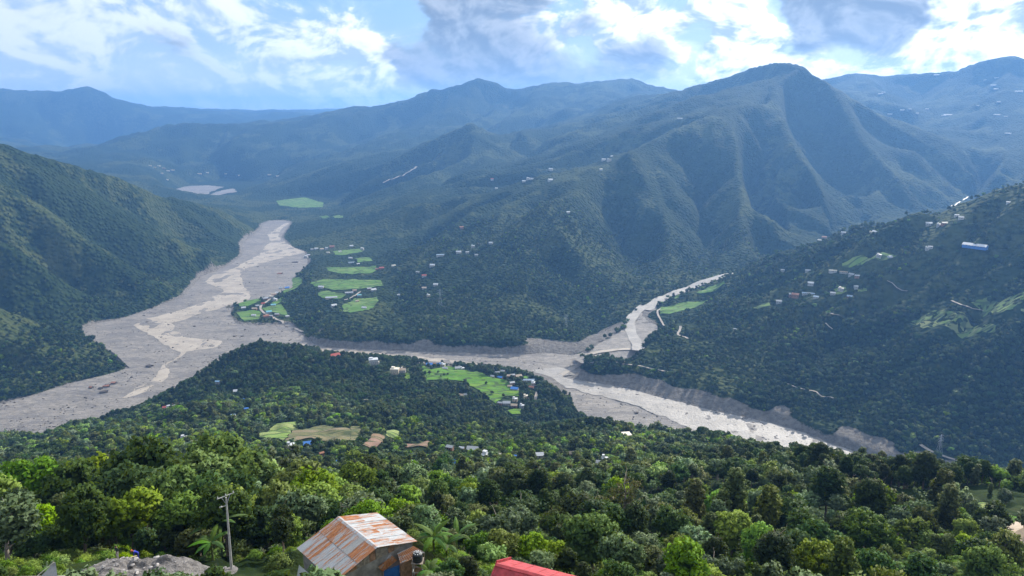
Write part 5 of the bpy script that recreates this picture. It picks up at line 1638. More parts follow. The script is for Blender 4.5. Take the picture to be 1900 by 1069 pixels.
masses = {}
for r0, r1, sp, proto, tagname in ((420, 950, 6.6, P_MID, 'mid'), (950, 1500, 7.6, P_MID, 'mid'), (1500, 2400, 9.5, P_FAR, 'far')):
    x, y, z, r = scatter(r0, r1, sp)
    px, py, _ = project(np.stack([x, y, z], -1))
    reg = region_at(x, y)
    dens = np.ones(len(x))
    patch = 0.55 * vnoise(x / 55, y / 55, 71) + 0.45 * vnoise(x / 190, y / 190, 73)
    dens = np.where(patch > 0.62, 0.55, 1.0)
    dens = np.where((reg == 2) & (patch > 0.53), 0.3, dens)          # gardens and terraces among the trees of the right hillside
    dens = np.where((reg == 0) & (patch > 0.66), 0.55, dens)
    dens = np.where((reg == 3) & (z > 60), np.where(patch > 0.42, 0.16, 0.5), dens)  # grassy ribs of the left hill
    dens = np.where((reg == 4) & (patch > 0.68), 0.5, dens)
    open_land = in_poly(x, y, np.asarray(Zs([(575, 455, 16), (700, 452, 30), (740, 500, 44), (725, 590, 50), (600, 590, 34), (585, 500, 20)]))[:, :2])
    dens = np.where(open_land, 0.4, dens)
    dens = dens * np.interp(r, [1400, 2400], [1.0, 0.3])            # farther out the slope itself carries the texture of the wood
    keep = rng.random(len(x)) < dens
    x, y, z, r, px, py, reg = x[keep], y[keep], z[keep], r[keep], px[keep], py[keep], reg[keep]
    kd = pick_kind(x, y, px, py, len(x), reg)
    n = len(x)
    h = rng.uniform(6.5, 12.5, n) * np.where(kd == 'column', 1.2, 1.0) * (0.8 + 0.5 * vnoise(x / 90, y / 90, 72))
    if r0 < 900:
        h = h * np.where((px > 420) & (px < 1140) & (r < 720), 0.62, 1.0)   # scrub and orchard trees among the plots
    open_land = in_poly(x, y, np.asarray(Zs([(575, 455, 16), (700, 452, 30), (740, 500, 44), (725, 590, 50), (600, 590, 34), (585, 500, 20)]))[:, :2])
    h = np.where(open_land, h * 0.65, h)
    h = np.where((reg == 3) & (z > 60), h * 0.68, h) * np.interp(r, [1100, 2200], [1.0, 0.72])
    kd = np.where((kd == 'bamboo') & (tagname == 'far'), 'round', kd)
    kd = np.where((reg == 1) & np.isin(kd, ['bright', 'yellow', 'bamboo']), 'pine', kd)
    sp_ = rng.uniform(0.95, 1.35, n); spin = rng.uniform(0, 6.28, n)
    for k in range(n):
        masses.setdefault((tagname, int(reg[k])), []).append((x[k], y[k], z[k] - 0.4, h[k], str(kd[k]), spin[k], sp_[k]))
FLAB = {0: 'dense green wood further down the near slope', 1: 'dark dense wood covering the knoll', 2: 'mixed wood and groves covering the right hillside', 3: 'wood covering the steep left hill', 4: 'dark forest covering the central mountain', 5: 'hazy forest on the ridge behind the central summit',
        6: 'hazy groves on the pyramid hill', 7: 'hazy wood at the foot of the far ridge', 8: 'hazy wood on the left horizon', 9: 'hazy wood on the pale right mountainside'}
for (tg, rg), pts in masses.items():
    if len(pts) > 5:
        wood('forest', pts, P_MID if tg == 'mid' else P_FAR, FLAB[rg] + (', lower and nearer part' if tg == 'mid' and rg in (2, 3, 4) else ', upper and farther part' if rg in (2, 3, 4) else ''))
print("trees", len(allnear), {k: len(v) for k, v in masses.items()}, round(time.time() - T0, 1))

# ------------------------------------------------------------------ building blocks
def box(v, f, x0, x1, y0, y1, z0, z1):
    b = len(v)
    v += [(x0, y0, z0), (x1, y0, z0), (x1, y1, z0), (x0, y1, z0), (x0, y0, z1), (x1, y0, z1), (x1, y1, z1), (x0, y1, z1)]
    f += [(b, b + 3, b + 2, b + 1), (b + 4, b + 5, b + 6, b + 7), (b, b + 1, b + 5, b + 4), (b + 1, b + 2, b + 6, b + 5), (b + 2, b + 3, b + 7, b + 6), (b + 3, b, b + 4, b + 7)]


def slab(v, f, quad, th):
    """a plate: four corners (top side, counter-clockwise) and a thickness"""
    q = [Vector(p) for p in quad]
    nrm = (q[1] - q[0]).cross(q[3] - q[0]).normalized()
    b = len(v)
    v += [tuple(p) for p in q] + [tuple(p - nrm * th) for p in q]
    f += [(b, b + 1, b + 2, b + 3), (b + 7, b + 6, b + 5, b + 4)] + [(b + k, b + 4 + k, b + 4 + (k + 1) % 4, b + (k + 1) % 4) for k in range(4)]


def box_obj(name, mat, parent, *b, loc=None):
    v, f = [], []
    box(v, f, *b)
    return mesh_obj(name, v, f, mat, parent, loc)


# ------------------------------------------------------------------ village houses
HOUSE_MESH = {}


def house(vname, g, w, rf, wl, form, rz, label, far, tall=None):
    e = empty('house', (g[0], g[1], g[2]), rz)
    tag(e, label, 'house', vname)
    d = w * (0.26 if form == 'long' else 0.72)
    hgh = {'gable': max(2.8, w * 0.34), 'flat': max(4.6, w * 0.62), 'long': max(3.2, w * 0.07)}[form]
    if tall:
        hgh = tall
        d = w * 0.34
    hw, hd = w / 2, d / 2
    v, f = [], []
    box(v, f, -hw, hw, -hd, hd, -4.0, hgh)
    rise = d * 0.26
    if form != 'flat':
        b = len(v)
        v += [(-hw, -hd, hgh), (-hw, hd, hgh), (-hw, 0, hgh + rise), (hw, -hd, hgh), (hw, hd, hgh), (hw, 0, hgh + rise)]
        f += [(b, b + 2, b + 1), (b + 3, b + 4, b + 5)]
    mesh_obj('wall', v, f, WALLM[wl], e)
    v, f = [], []
    oh = min(0.7, w * 0.06)
    if form == 'flat':
        box(v, f, -hw - oh * .5, hw + oh * .5, -hd - oh * .5, hd + oh * .5, hgh, hgh + 0.25)
        box(v, f, -hw * .9, -hw * .1, -hd * .2, hd * .9, hgh + 0.25, hgh + 2.2)
    else:
        ez = hgh - rise * oh / hd
        slab(v, f, [(-hw - oh, -hd - oh, ez + .12), (hw + oh, -hd - oh, ez + .12), (hw + oh, 0, hgh + rise + .12), (-hw - oh, 0, hgh + rise + .12)], 0.10)
        slab(v, f, [(hw + oh, hd + oh, ez + .12), (-hw - oh, hd + oh, ez + .12), (-hw - oh, 0, hgh + rise + .12), (hw + oh, 0, hgh + rise + .12)], 0.10)
    mesh_obj('roof', v, f, ROOFM[rf], e)
    if far:
        return e
    if w < 30:
        box_obj('door', MAT_DOOR, e, hw * 0.05, hw * 0.05 + 1.0, -hd - 0.05, -hd + 0.05, 0.05, 2.05)
    storeys = 2 if form == 'flat' else 1
    nwin = max(2, min(8, int(w / 3.2)))
    for s in range(storeys):
        for k in range(nwin):
            x = -hw + (k + 0.5) * w / nwin
            if s == 0 and w < 30 and abs(x - hw * .05 - .5) < 1.2:
                continue
            box_obj('window', MAT_GLASS, e, x - 0.55, x + 0.55, -hd - 0.05, -hd + 0.05, 1.0 + s * 2.6, 2.2 + s * 2.6)
    return e


SHORT = {'knoll village beside the rice field': 'knoll village by the rice field', 'scattered houses on the left end of the knoll': 'hamlet at the left end of the knoll', 'huts on the near slope below the fallow field': 'hamlet below the fallow field',
         'village on the tongue of land in the river bend': 'village on the river-bend tongue', 'farmsteads among the green riverside terraces': 'farms among the riverside terraces', 'upper village beyond the mud flat': 'upper village beyond the mud flat',
         'hamlets on the slope of the central mountain': 'hamlets on the central mountain', 'hillside village across the river': 'village on the right hillside', 'far houses on the pale right mountainside': 'hamlet on the pale right mountain', 'far town on the valley floor': 'far valley town'}
hr = np.random.default_rng(17)
for vname in VILLAGES:
    mine = sorted([h for h in HOUSES if h[0] == vname], key=lambda h: h[1])
    for rank, (vn, px_, py_, g_, w_, rf, wl, form) in enumerate(mine):
        dist = math.hypot(g_[0], g_[1])
        az = math.atan2(g_[0], g_[1])
        lab = '%s %s in %s, %s from left' % ({'steel': 'steel grey', 'lightblue': 'pale blue', 'rust': 'rust brown'}.get(rf, rf), {'gable': 'gabled house', 'flat': 'flat-roofed house', 'long': 'long building'}[form], SHORT[vn], ORD[rank])
        house(SHORT[vn], g_, min(w_, 60), rf, wl, form, -az + hr.uniform(-.45, .45) * (0.4 if form == 'long' else 1.0), lab, dist > 2600)

# the long school with a blue wall, the plastic tunnel, the three-storey house
g_ = ground(1809, 458.5, 200.0)
house('single buildings', g_, 33 * math.hypot(g_[0], g_[1]) / FPX, 'white', 'blue', 'long', -math.atan2(g_[0], g_[1]) - 0.32, 'long white roofed building with blue wall high on the right hillside', False, 2.6)
g_ = ground(1851, 886, 200.0)
house('single buildings', g_, 20.0, 'white', 'blue', 'long', -0.75, 'white roofed blue shed beside the riverside dirt road', False)


def tunnel(g, r, L):
    e = empty('plastic_tunnel', (g[0], g[1], g[2]), 0.5)
    tag(e, 'white domed plastic tunnel on the pale sloping meadow', 'greenhouse')
    v, f = [], []
    n = 12
    for x in (-L / 2, L / 2):
        for k in range(n + 1):
            a = math.pi * k / n
            v.append((x, -math.cos(a) * r, math.sin(a) * r * 1.05 - 0.2))
    for k in range(n):
        f.append((k, n + 1 + k, n + 2 + k, k + 1))
    f += [tuple(range(n + 1)), tuple(range(2 * n + 1, n, -1))]
    mesh_obj('cover', v, f, ROOFM['white'], e)
    v, f = [], []
    box(v, f, L / 2, L / 2 + .1, -.9, .9, -.2, 2.2)
    mesh_obj('door', v, f, MAT_DOOR, e)


tunnel(ground(1651, 479, 200.0), 4.2, 9.0)


def tall_house():
    g = ground(1157, 822, 200.0)
    e = empty('house', (g[0], g[1], g[2]), -math.atan2(g[0], g[1]) + 0.35)
    tag(e, 'three-storey cream and pink house with flat roofs above the river', 'house')
    v, f = [], []
    box(v, f, -1.0, 6.0, -3.5, 3.5, -5, 8.6)
    mesh_obj('wall', v, f, WALLM['cream'], e)
    v, f = [], []
    box(v, f, -7.0, -1.0, -3.2, 3.2, -5, 6.6)
    mesh_obj('wall', v, f, plain("pink_plaster", (0.50, 0.27, 0.20), 0.9), e)
    box_obj('roof', ROOFM['cream'], e, -1.4, 6.4, -3.9, 3.9, 8.6, 8.95)
    box_obj('roof', plain("roof_terracotta", (0.42, 0.20, 0.14), 0.8), e, -7.4, -1.42, -3.6, 3.6, 6.6, 6.9)
    for s in range(3):
        for k in range(3):
            x = -0.2 + k * 2.1
            w = box_obj('window', MAT_GLASS, e, x, x + 1.2, -3.56, -3.44, 0.9 + s * 2.8, 2.3 + s * 2.8)
            box_obj('sill', ROOFM['white'], w, x - .1, x + 1.3, -3.7, -3.5, 0.75 + s * 2.8, 0.9 + s * 2.8)
        if s < 2:
            box_obj('balcony', ROOFM['white'], e, -1.2, 6.2, -4.5, -3.5, 2.75 + s * 2.8, 2.9 + s * 2.8)
    for s in range(2):
        for k in range(2):
            x = -6.2 + k * 2.4
            box_obj('window', MAT_GLASS, e, x, x + 1.2, -3.26, -3.14, 0.9 + s * 2.8, 2.3 + s * 2.8)
    for nm, x0, lab, rf in (('hut', -8.5, 'small blue tin roofed hut in front of the three-storey house', 'blue'), ('hut', -1.5, 'small red tin roofed hut in front of the three-storey house', 'red')):
        h = empty(nm, e.matrix_basis @ Vector((x0 + 2.5, -8.0, 0.0)), e.rotation_euler[2])
        h.location.z = float(hgt(h.location.x, h.location.y))
        tag(h, lab, 'hut')
        v, f = [], []
        box(v, f, -2.4, 2.4, -1.8, 1.8, -3, 2.3)
        mesh_obj('wall', v, f, WALLM['brick'], h)
        v, f = [], []
        slab(v, f, [(-2.8, -2.3, 2.3), (2.8, -2.3, 2.3), (2.8, 0, 3.2), (-2.8, 0, 3.2)], .06)
        slab(v, f, [(2.8, 2.3, 2.3), (-2.8, 2.3, 2.3), (-2.8, 0, 3.2), (2.8, 0, 3.2)], .06)
        mesh_obj('roof', v, f, ROOFM[rf], h)
        box_obj('door', MAT_DOOR, h, -.5, .5, -1.86, -1.78, 0, 1.9)


tall_house()

# brown house at the right edge
g_ = ground(1893, 1012, 60.0)
house('single buildings', g_, 8.5, 'tan', 'brick', 'gable', 0.5, 'brown house with dull tin roof at the right edge below the bright green terrace', False)

# ------------------------------------------------------------------ pylons, ruins, single trees in the valley
MAT_STEEL = plain("galvanised_steel", (0.42, 0.44, 0.46), 0.5, 0.1, 1.0, 0.4, 0.3)


def pylon(px, py, hpx, label):
    g = ground(px, py, 300.0)
    h = hpx * math.hypot(g[0], g[1], g[2] - CAM_Z) / FPX
    e = empty('transmission_tower', tuple(g), 0.4)
    tag(e, label, 'pylon', 'transmission towers')
    v, f = [], []
    bw = h * 0.11
    lv = [(0, bw), (0.35, bw * .62), (0.62, bw * .34), (0.85, bw * .2), (1.0, bw * .08)]
    for (a, wa), (b, wb) in zip(lv[:-1], lv[1:]):
        for sx, sy in ((-1, -1), (1, -1), (1, 1), (-1, 1)):
            tube(v, f, (sx * wa, sy * wa, a * h), (sx * wb, sy * wb, b * h), .15, .13, 4)
            nx, ny = (-sy, sx)
            tube(v, f, (sx * wa, sy * wa, a * h), (nx * wb, ny * wb, b * h), .085, .085, 4)
            tube(v, f, (nx * wa, ny * wa, a * h), (sx * wb, sy * wb, b * h), .085, .085, 4)
    mesh_obj('lattice', v, f, MAT_STEEL, e)
    for z in (0.70, 0.82, 0.93):
        v, f = [], []
        for s in (-1, 1):
            tube(v, f, (s * bw * .2, 0, z * h), (s * h * .16, 0, z * h + .4), .2, .12, 4)
            tube(v, f, (s * bw * .2, 0, z * h + h * .05), (s * h * .16, 0, z * h + .4), .14, .1, 4)
            tube(v, f, (s * h * .16, 0, z * h + .4), (s * h * .16, 0, z * h - 2.2), .14, .14, 4)
        mesh_obj('crossarm', v, f, MAT_STEEL, e)


pylon(817, 570, 34, 'lattice transmission tower beside the dark forest below the mountain hamlets')
pylon(1050, 609, 26, 'lattice transmission tower low in the dark forest above the confluence')
pylon(1741, 846, 36, 'lattice transmission tower on the far bank behind the pine stand')

MAT_DEBRIS = plain("muddy_timber", (0.10, 0.085, 0.075), 0.95, 0.5, 1.5)
MAT_MUDWALL = plain("mud_caked_wall", (0.17, 0.155, 0.145), 0.95, 0.3, 1.0)


def ruin(px, py, wpx, label, seed):
    p = atz(px, py, 0.2)
    w = wpx * math.hypot(p[0], p[1], 500) / FPX
    r = random.Random(seed)
    e = empty('ruined_house', tuple(p), r.uniform(-.6, .6))
    tag(e, label, 'ruin', 'mud-buried ruins on the river bed')
    v, f = [], []
    for s in (-1, 1):
        box(v, f, -w * .4, w * .4, s * w * .25 - .2, s * w * .25 + .2, -1, r.uniform(1.5, 2.8))
        box(v, f, s * w * .4 - .2, s * w * .4 + .2, -w * .25 + .22, w * .25 - .22, -1, r.uniform(1.0, 2.5))
    mesh_obj('wall', v, f, MAT_MUDWALL, e)
    v, f = [], []
    slab(v, f, [(-w * .5, -w * .34, 1.2), (w * .35, -w * .36, 2.4), (w * .3, .1, 3.8), (-w * .45, 0, 2.8)], .12)
    mesh_obj('roof', v, f, ROOFM['rust'] if seed % 2 else MAT_DEBRIS, e)
    v, f = [], []
    for k in range(9):
        a = Vector((r.uniform(-.8, .8) * w, r.uniform(-.6, .6) * w, r.uniform(0, .8)))
        tube(v, f, a, a + Vector((r.uniform(-3, 3), r.uniform(-3, 3), r.uniform(.2, 1.6))), .22, .12, 5)
    mesh_obj('beam', v, f, MAT_DEBRIS, e)


for k, (px_, py_, w_, lab) in enumerate([(169.5, 720, 8, 'dark ruined house on the mud, leftmost of the cluster'), (187, 721.5, 8, 'low ruined house in the middle of the cluster on the mud'), (199, 717, 12, 'tall heap of a ruined house at the back of the cluster on the mud'), (193.5, 727.5, 14, 'ruined house nearest in the cluster on the mud'),
                                         (212.5, 711, 11, 'ruined house standing off behind the cluster on the mud'), (278, 680, 13, 'single dark ruined house upstream of the cluster on the mud'), (520, 508, 10, 'ruined house on the mud flat before the upper far village'), (548, 487, 12, 'line of ruined walls at the back of the mud flat'),
                                         (1166, 640, 10, 'dark ruin on the mud fan of the side river')]):
    ruin(px_, py_, w_, lab, k + 3)

# driftwood and boulders strewn over the bed
v, f = [], []
br = np.random.default_rng(23)
cnt = 0
bx0 = np.array(BED3)[:, :2]
rock = bmesh.new()
bmesh.ops.create_icosphere(rock, subdivisions=1, radius=1.0)
rv = np.array([tuple(q.co) for q in rock.verts]); rfc = [tuple(q.index for q in t.verts) for t in rock.faces]
rock.free()
while cnt < 1500:
    px_ = br.uniform(0, 1650); py_ = br.uniform(420, 860)
    p = atz(px_, py_, 0.0)
    if not in_poly(np.array(p[0]), np.array(p[1]), bx0):
        continue
    if vnoise(np.array(p[0] / 45), np.array(p[1] / 45), 91) < 0.55 and br.random() < 0.8:
        continue
    s = br.uniform(0.4, 1.3) * (1 + (br.random() < 0.06) * 1.2)
    q = rv * (1 + br.normal(size=(len(rv), 1)) * .18) * np.array((s * br.uniform(.8, 2.0), s * br.uniform(.8, 1.5), s * .6)) + np.array((p[0], p[1], 0.3))
    b = len(v)
    v += [tuple(t) for t in q]; f += [tuple(b + t for t in fc) for fc in rfc]
    cnt += 1
tag(mesh_obj('river_debris', v, f, MAT_DEBRIS), 'dark boulders and driftwood strewn over the grey mud', 'debris', kind='stuff')


def single_tree(px, py, h, kind, label, spread=1.1, zfix=None, group=None):
    g = ground(px, py, 200.0) if zfix is None else atz(px, py, zfix)
    e = empty(NAMES[kind], (g[0], g[1], g[2] - .1), px * .37)
    e.scale = (h * spread, h * spread, h)
    tag(e, label, 'tree', group)
    cm, tm = HERO[kind][int(px) % 2]
    link('trunk', tm, e); link('crown', cm, e)


single_tree(425, 577, 17, 'rust', 'wide bare-limbed tree at the tip of the tongue of land', 1.7)
for k, (a, b, hh) in enumerate([(865, 192, 9), (925, 182, 6), (945, 207, 5), (965, 197, 5), (990, 195, 5), (1250, 257, 6), (1290, 322, 8), (1255, 352, 6), (1370, 345, 8)]):
    q = Z5([(a, b + 12)])[0]
    single_tree(q[0], q[1], hh, 'round' if k % 2 else 'olive', 'small tree standing in the bright green rice field on the knoll, %s from left' % ORD[k], 1.0, None, 'trees in the rice field')
bench = []
for k in range(34):
    px_, py_ = br.uniform(1072, 1138), br.uniform(664, 674)
    g_ = ground(px_, py_, 200.0)
    bench.append((g_[0], g_[1], g_[2] - .3, br.uniform(9, 15), 'round', br.uniform(0, 6), br.uniform(.9, 1.2)))
for k in range(16):
    px_, py_ = br.uniform(1140, 1195), br.uniform(672, 678)
    g_ = ground(px_, py_, 200.0)
    bench.append((g_[0], g_[1], g_[2] - .3, br.uniform(4, 8), 'olive', br.uniform(0, 6), br.uniform(.9, 1.2)))
wood('grove', bench, P_MID, 'dark row of trees on the mud bench at the confluence')

# ------------------------------------------------------------------ rusty roofed house in the foreground
def tin_material(name, rust_lo, rust_hi, base=(0.32, 0.34, 0.36)):
    m, n, bs, out = new_mat(name)
    tc = n.n('ShaderNodeTexCoord')
    oi = n.n('ShaderNodeObjectInfo')
    mp = n.n('ShaderNodeMapping')
    n.t.links.new(tc.outputs['Object'], mp.inputs[0])
    n.set(mp.inputs['Location'], n.xyz(n.m('MULTIPLY', oi.outputs['Random'], 37.0), n.m('MULTIPLY', oi.outputs['Random'], 11.0), 0.0))
    mp.inputs['Scale'].default_value = (4.2, 0.32, 1.0)
    st = n.noise(mp.outputs[0], 1.0, 6.0, 0.65, 0.5)
    st2 = n.noise(mp.outputs[0], 4.5, 4.0, 0.7)
    thr = n.m('ADD', rust_lo, n.m('MULTIPLY', oi.outputs['Random'], rust_hi - rust_lo))
    r = n.ramp(n.m('SUBTRACT', n.m('ADD', st, n.m('MULTIPLY', n.m('SUBTRACT', st2, .5), .35)), thr), -0.03, 0.10)
    rust = n.mix(n.ramp(st2, .35, .65), (0.22, 0.075, 0.028), (0.42, 0.19, 0.085))
    pale = n.mix(n.ramp(st2, .3, .7), tuple(c * .85 for c in base), tuple(min(1, c * 1.12) for c in base))
    n.set(bs.inputs['Base Color'], n.mix(r, pale, rust))
    n.set(bs.inputs['Roughness'], n.m('ADD', 0.6, n.m('MULTIPLY', r, 0.35)))
    bs.inputs['Specular IOR Level'].default_value = 0.35
    return m


TIN_PALE = tin_material("tin_pale", 0.46, 0.57)
TIN_RUSTY = tin_material("tin_rusty", 0.36, 0.48)
TIN_GREY = tin_material("tin_grey", 0.62, 0.9, (0.30, 0.30, 0.30))
MAT_BRICK = plain("earth_brick", (0.26, 0.15, 0.095), 0.95, 0.35, 2.5)
MAT_PLASTER = plain("grey_cement", (0.24, 0.225, 0.21), 0.95, 0.3, 1.2)
MAT_BLUE = plain("blue_paint", (0.03, 0.13, 0.42), 0.6, 0.2, 1.5)
MAT_BLACK = plain("black_plastic", (0.02, 0.022, 0.026), 0.45, 0.15, 3.0, 0.4)
MAT_TIMBER = plain("weathered_timber", (0.25, 0.21, 0.17), 0.9, 0.3, 3.0)


def corrugated(w, L, waves):
    """a sheet, x across, y down the slope from 0 to -L"""
    n = waves * 4
    v, f = [], []
    for y in (0.0, -L):
        for k in range(n + 1):
            v.append((w * (k / n - .5), y, 0.022 * math.cos(2 * math.pi * waves * k / n)))
    for k in range(n):
        f.append((k, n + 1 + k, n + 2 + k, k + 1))
    me = bpy.data.meshes.new('sheet')
    me.from_pydata(v, [], [tuple(reversed(t)) for t in f])
    me.update()
    return me


def rusty_house():
    A = np.array((-19.524, 70.599, 456.0)); B = np.array((-14.069, 64.882, 456.0))
    C = (A + B) / 2
    u = (B - A) / np.linalg.norm(B - A)
    rz = math.atan2(u[1], u[0])
    z0 = 451.0
    e = empty('village_house', (C[0], C[1], z0), rz)
    tag(e, 'house with streaky rusted corrugated gable roof in the foreground', 'house')
    M = Matrix.Translation((C[0], C[1], z0)) @ Matrix.Rotation(rz, 4, 'Z')
    Mi = M.inverted()

    def loc(px, py, z):
        return Mi @ Vector(atz(px, py, z))
    L, W, drop, rzg = 7.9, 5.1, 1.6, 5.0
    hl, hw, ez = L / 2 - 0.35, W - 0.45, rzg - drop
    wz = ez + drop * 0.45 / W - 0.12
    v, f = [], []
    box(v, f, -hl, hl, -hw, hw, -2.5, wz)
    mesh_obj('wall', v, f, MAT_PLASTER, e)
    v, f = [], []                                          # gable ends, of upright boards
    pl_n = 12
    for sx in (-1, 1):
        for k in range(pl_n):
            y0, y1 = -hw + k * 2 * hw / pl_n, -hw + (k + 1) * 2 * hw / pl_n - 0.03
            zt0, zt1 = (rzg - .12 - drop * abs(t) / W for t in (y0, y1))
            x0 = sx * (hl - 0.02 - 0.03 * (k % 2))
            v2, f2 = [(x0 - .03, y0, wz), (x0 + .03, y0, wz), (x0 + .03, y1, wz), (x0 - .03, y1, wz), (x0 - .03, y0, max(zt0, wz + .01)), (x0 + .03, y0, max(zt0, wz + .01)), (x0 + .03, y1, max(zt1, wz + .01)), (x0 - .03, y1, max(zt1, wz + .01))], \
                [(0, 3, 2, 1), (4, 5, 6, 7), (0, 1, 5, 4), (1, 2, 6, 5), (2, 3, 7, 6), (3, 0, 4, 7)]
            mesh_obj('plank', v2, f2, MAT_TIMBER if (k * 7 + sx) % 3 else MAT_BRICK, e)
    # roof: rafters with sheets on them
    v, f = [], []
    for s in (-1, 1):
        for k in range(7):
            x = -L / 2 + .2 + k * (L - .4) / 6
            tube(v, f, (x, 0, rzg - .10), (x, s * W, ez - .10), .05, .05, 4)
        for t in (0.25, 0.6, 0.97):
            tube(v, f, (-L / 2 + .05, s * W * t, rzg - drop * t - .07), (L / 2 - .05, s * W * t, rzg - drop * t - .07), .04, .04, 4)
    roof = mesh_obj('roof', v, f, MAT_TIMBER, e)
    slope_len = math.hypot(W, drop)
    ang = math.atan2(drop, W)
    cols = 8
    cw = L / cols
    up_me, lo_me = corrugated(cw + 0.10, slope_len * 0.47, 7), corrugated(cw + 0.10, slope_len * 0.56, 7)
    rr_ = random.Random(4)
    for s in (-1, 1):
        for k in range(cols):
            for row in (0, 1):
                me = (up_me if row == 0 else lo_me).copy()
                if s == -1:
                    mat = TIN_RUSTY if (row == 0 and k not in (4,)) else (TIN_PALE if (row + k) % 3 else TIN_RUSTY)
                    if row == 0 and k in (5,): mat = TIN_GREY
                    if row == 1 and k in (0, 1, 3, 5, 7): mat = TIN_PALE
                else:
                    mat = TIN_PALE if (k + row) % 4 else TIN_RUSTY
                me.materials.append(mat)
                o = link('sheet', me, roof)
                t = 0.0 if row == 0 else slope_len * 0.44
                y, z = t * math.cos(ang), rzg - t * math.sin(ang)
                o.location = (-L / 2 + (k + .5) * cw, s * y, z + (0.035 if row == 0 else 0.012) + rr_.uniform(0, .012) + 0.012 * (k % 2))
                # local y runs up the slope
                o.rotation_euler = (ang if s == -1 else ang, 0, rr_.uniform(-.008, .008) + (0 if s == -1 else math.pi))
    v, f = [], []
    for s in (-1, 1):
        slab(v, f, [(-L / 2 - .05, s * .28, rzg - .03), (L / 2 + .05, s * .28, rzg - .03), (L / 2 + .05, 0, rzg + .085), (-L / 2 - .05, 0, rzg + .085)] if s == -1 else
             [(L / 2 + .05, .28, rzg - .03), (-L / 2 - .05, .28, rzg - .03), (-L / 2 - .05, 0, rzg + .085), (L / 2 + .05, 0, rzg + .085)], .015)
    mesh_obj('ridge_cap', v, f, TIN_PALE, roof)
    # lean-to roofs before the gable
    def sheetq(name, quad, mat, parent=e):
        q = [loc(*t) for t in quad]
        nx = 22
        v, f = [], []
        for j in (0, 1):
            for i in range(nx + 1):
                t = i / nx
                a, b = q[0].lerp(q[1], t), q[3].lerp(q[2], t)
                p = a.lerp(b, j)
                v.append((p.x, p.y, p.z + .022 * math.cos(i * math.pi)))
        for i in range(nx):
            f.append((i, i + 1, nx + 2 + i, nx + 1 + i))
        return mesh_obj(name, v, f, mat, parent)
    sheetq('lean_to_roof', [(737, 1027, 454.25), (767, 1013, 454.25), (788, 1025, 453.35), (743, 1045.5, 453.35)], TIN_RUSTY)
    sheetq('lean_to_roof', [(681, 1048, 454.05), (724, 1028, 454.25), (734, 1039, 453.5), (692, 1056, 453.3)], TIN_GREY)
    sheetq('lean_to_roof', [(728, 1031, 454.4), (737, 1040, 453.75), (711, 1061, 452.9), (701, 1053, 453.55)], TIN_RUSTY)
    # lean-to walls under them
    v, f = [], []
    q = [loc(743, 1047, 453.2), loc(784, 1028, 453.2)]
    slab(v, f, [(q[0].x, q[0].y, -1.5), (q[1].x, q[1].y, -1.5), (q[1].x, q[1].y, 2.2), (q[0].x, q[0].y, 2.2)], .15)
    mesh_obj('lean_to_wall', v, f, MAT_BRICK, e)
    v, f = [], []
    q = [loc(712, 1062, 452.6), loc(741, 1049, 452.9)]
    slab(v, f, [(q[0].x, q[0].y, -1.0), (q[1].x, q[1].y, -1.0), (q[1].x, q[1].y, 1.9), (q[0].x, q[0].y, 1.75)], .06)
    mesh_obj('door', v, f, MAT_BLUE, e)
    for t in ((693, 1056, 453.2), (711, 1060, 452.8), (787, 1026, 453.2), (743, 1045, 453.2)):
        p = loc(*t)
        v, f = [], []
        tube(v, f, (p.x, p.y, -1.2), (p.x, p.y, p.z), .05, .05, 6)
        mesh_obj('post', v, f, MAT_TIMBER, e)
    # windows in the long left wall
    for x in (-1.6, 1.2):
        w_ = box_obj('window', MAT_GLASS, e, x - .45, x + .45, -hw - .03, -hw + .03, 1.2, 2.3)
        box_obj('frame', MAT_TIMBER, w_, x - .55, x + .55, -hw - .05, -hw - .02, 1.08, 1.18)
    return loc, M


loc_h, M_h = rusty_house()


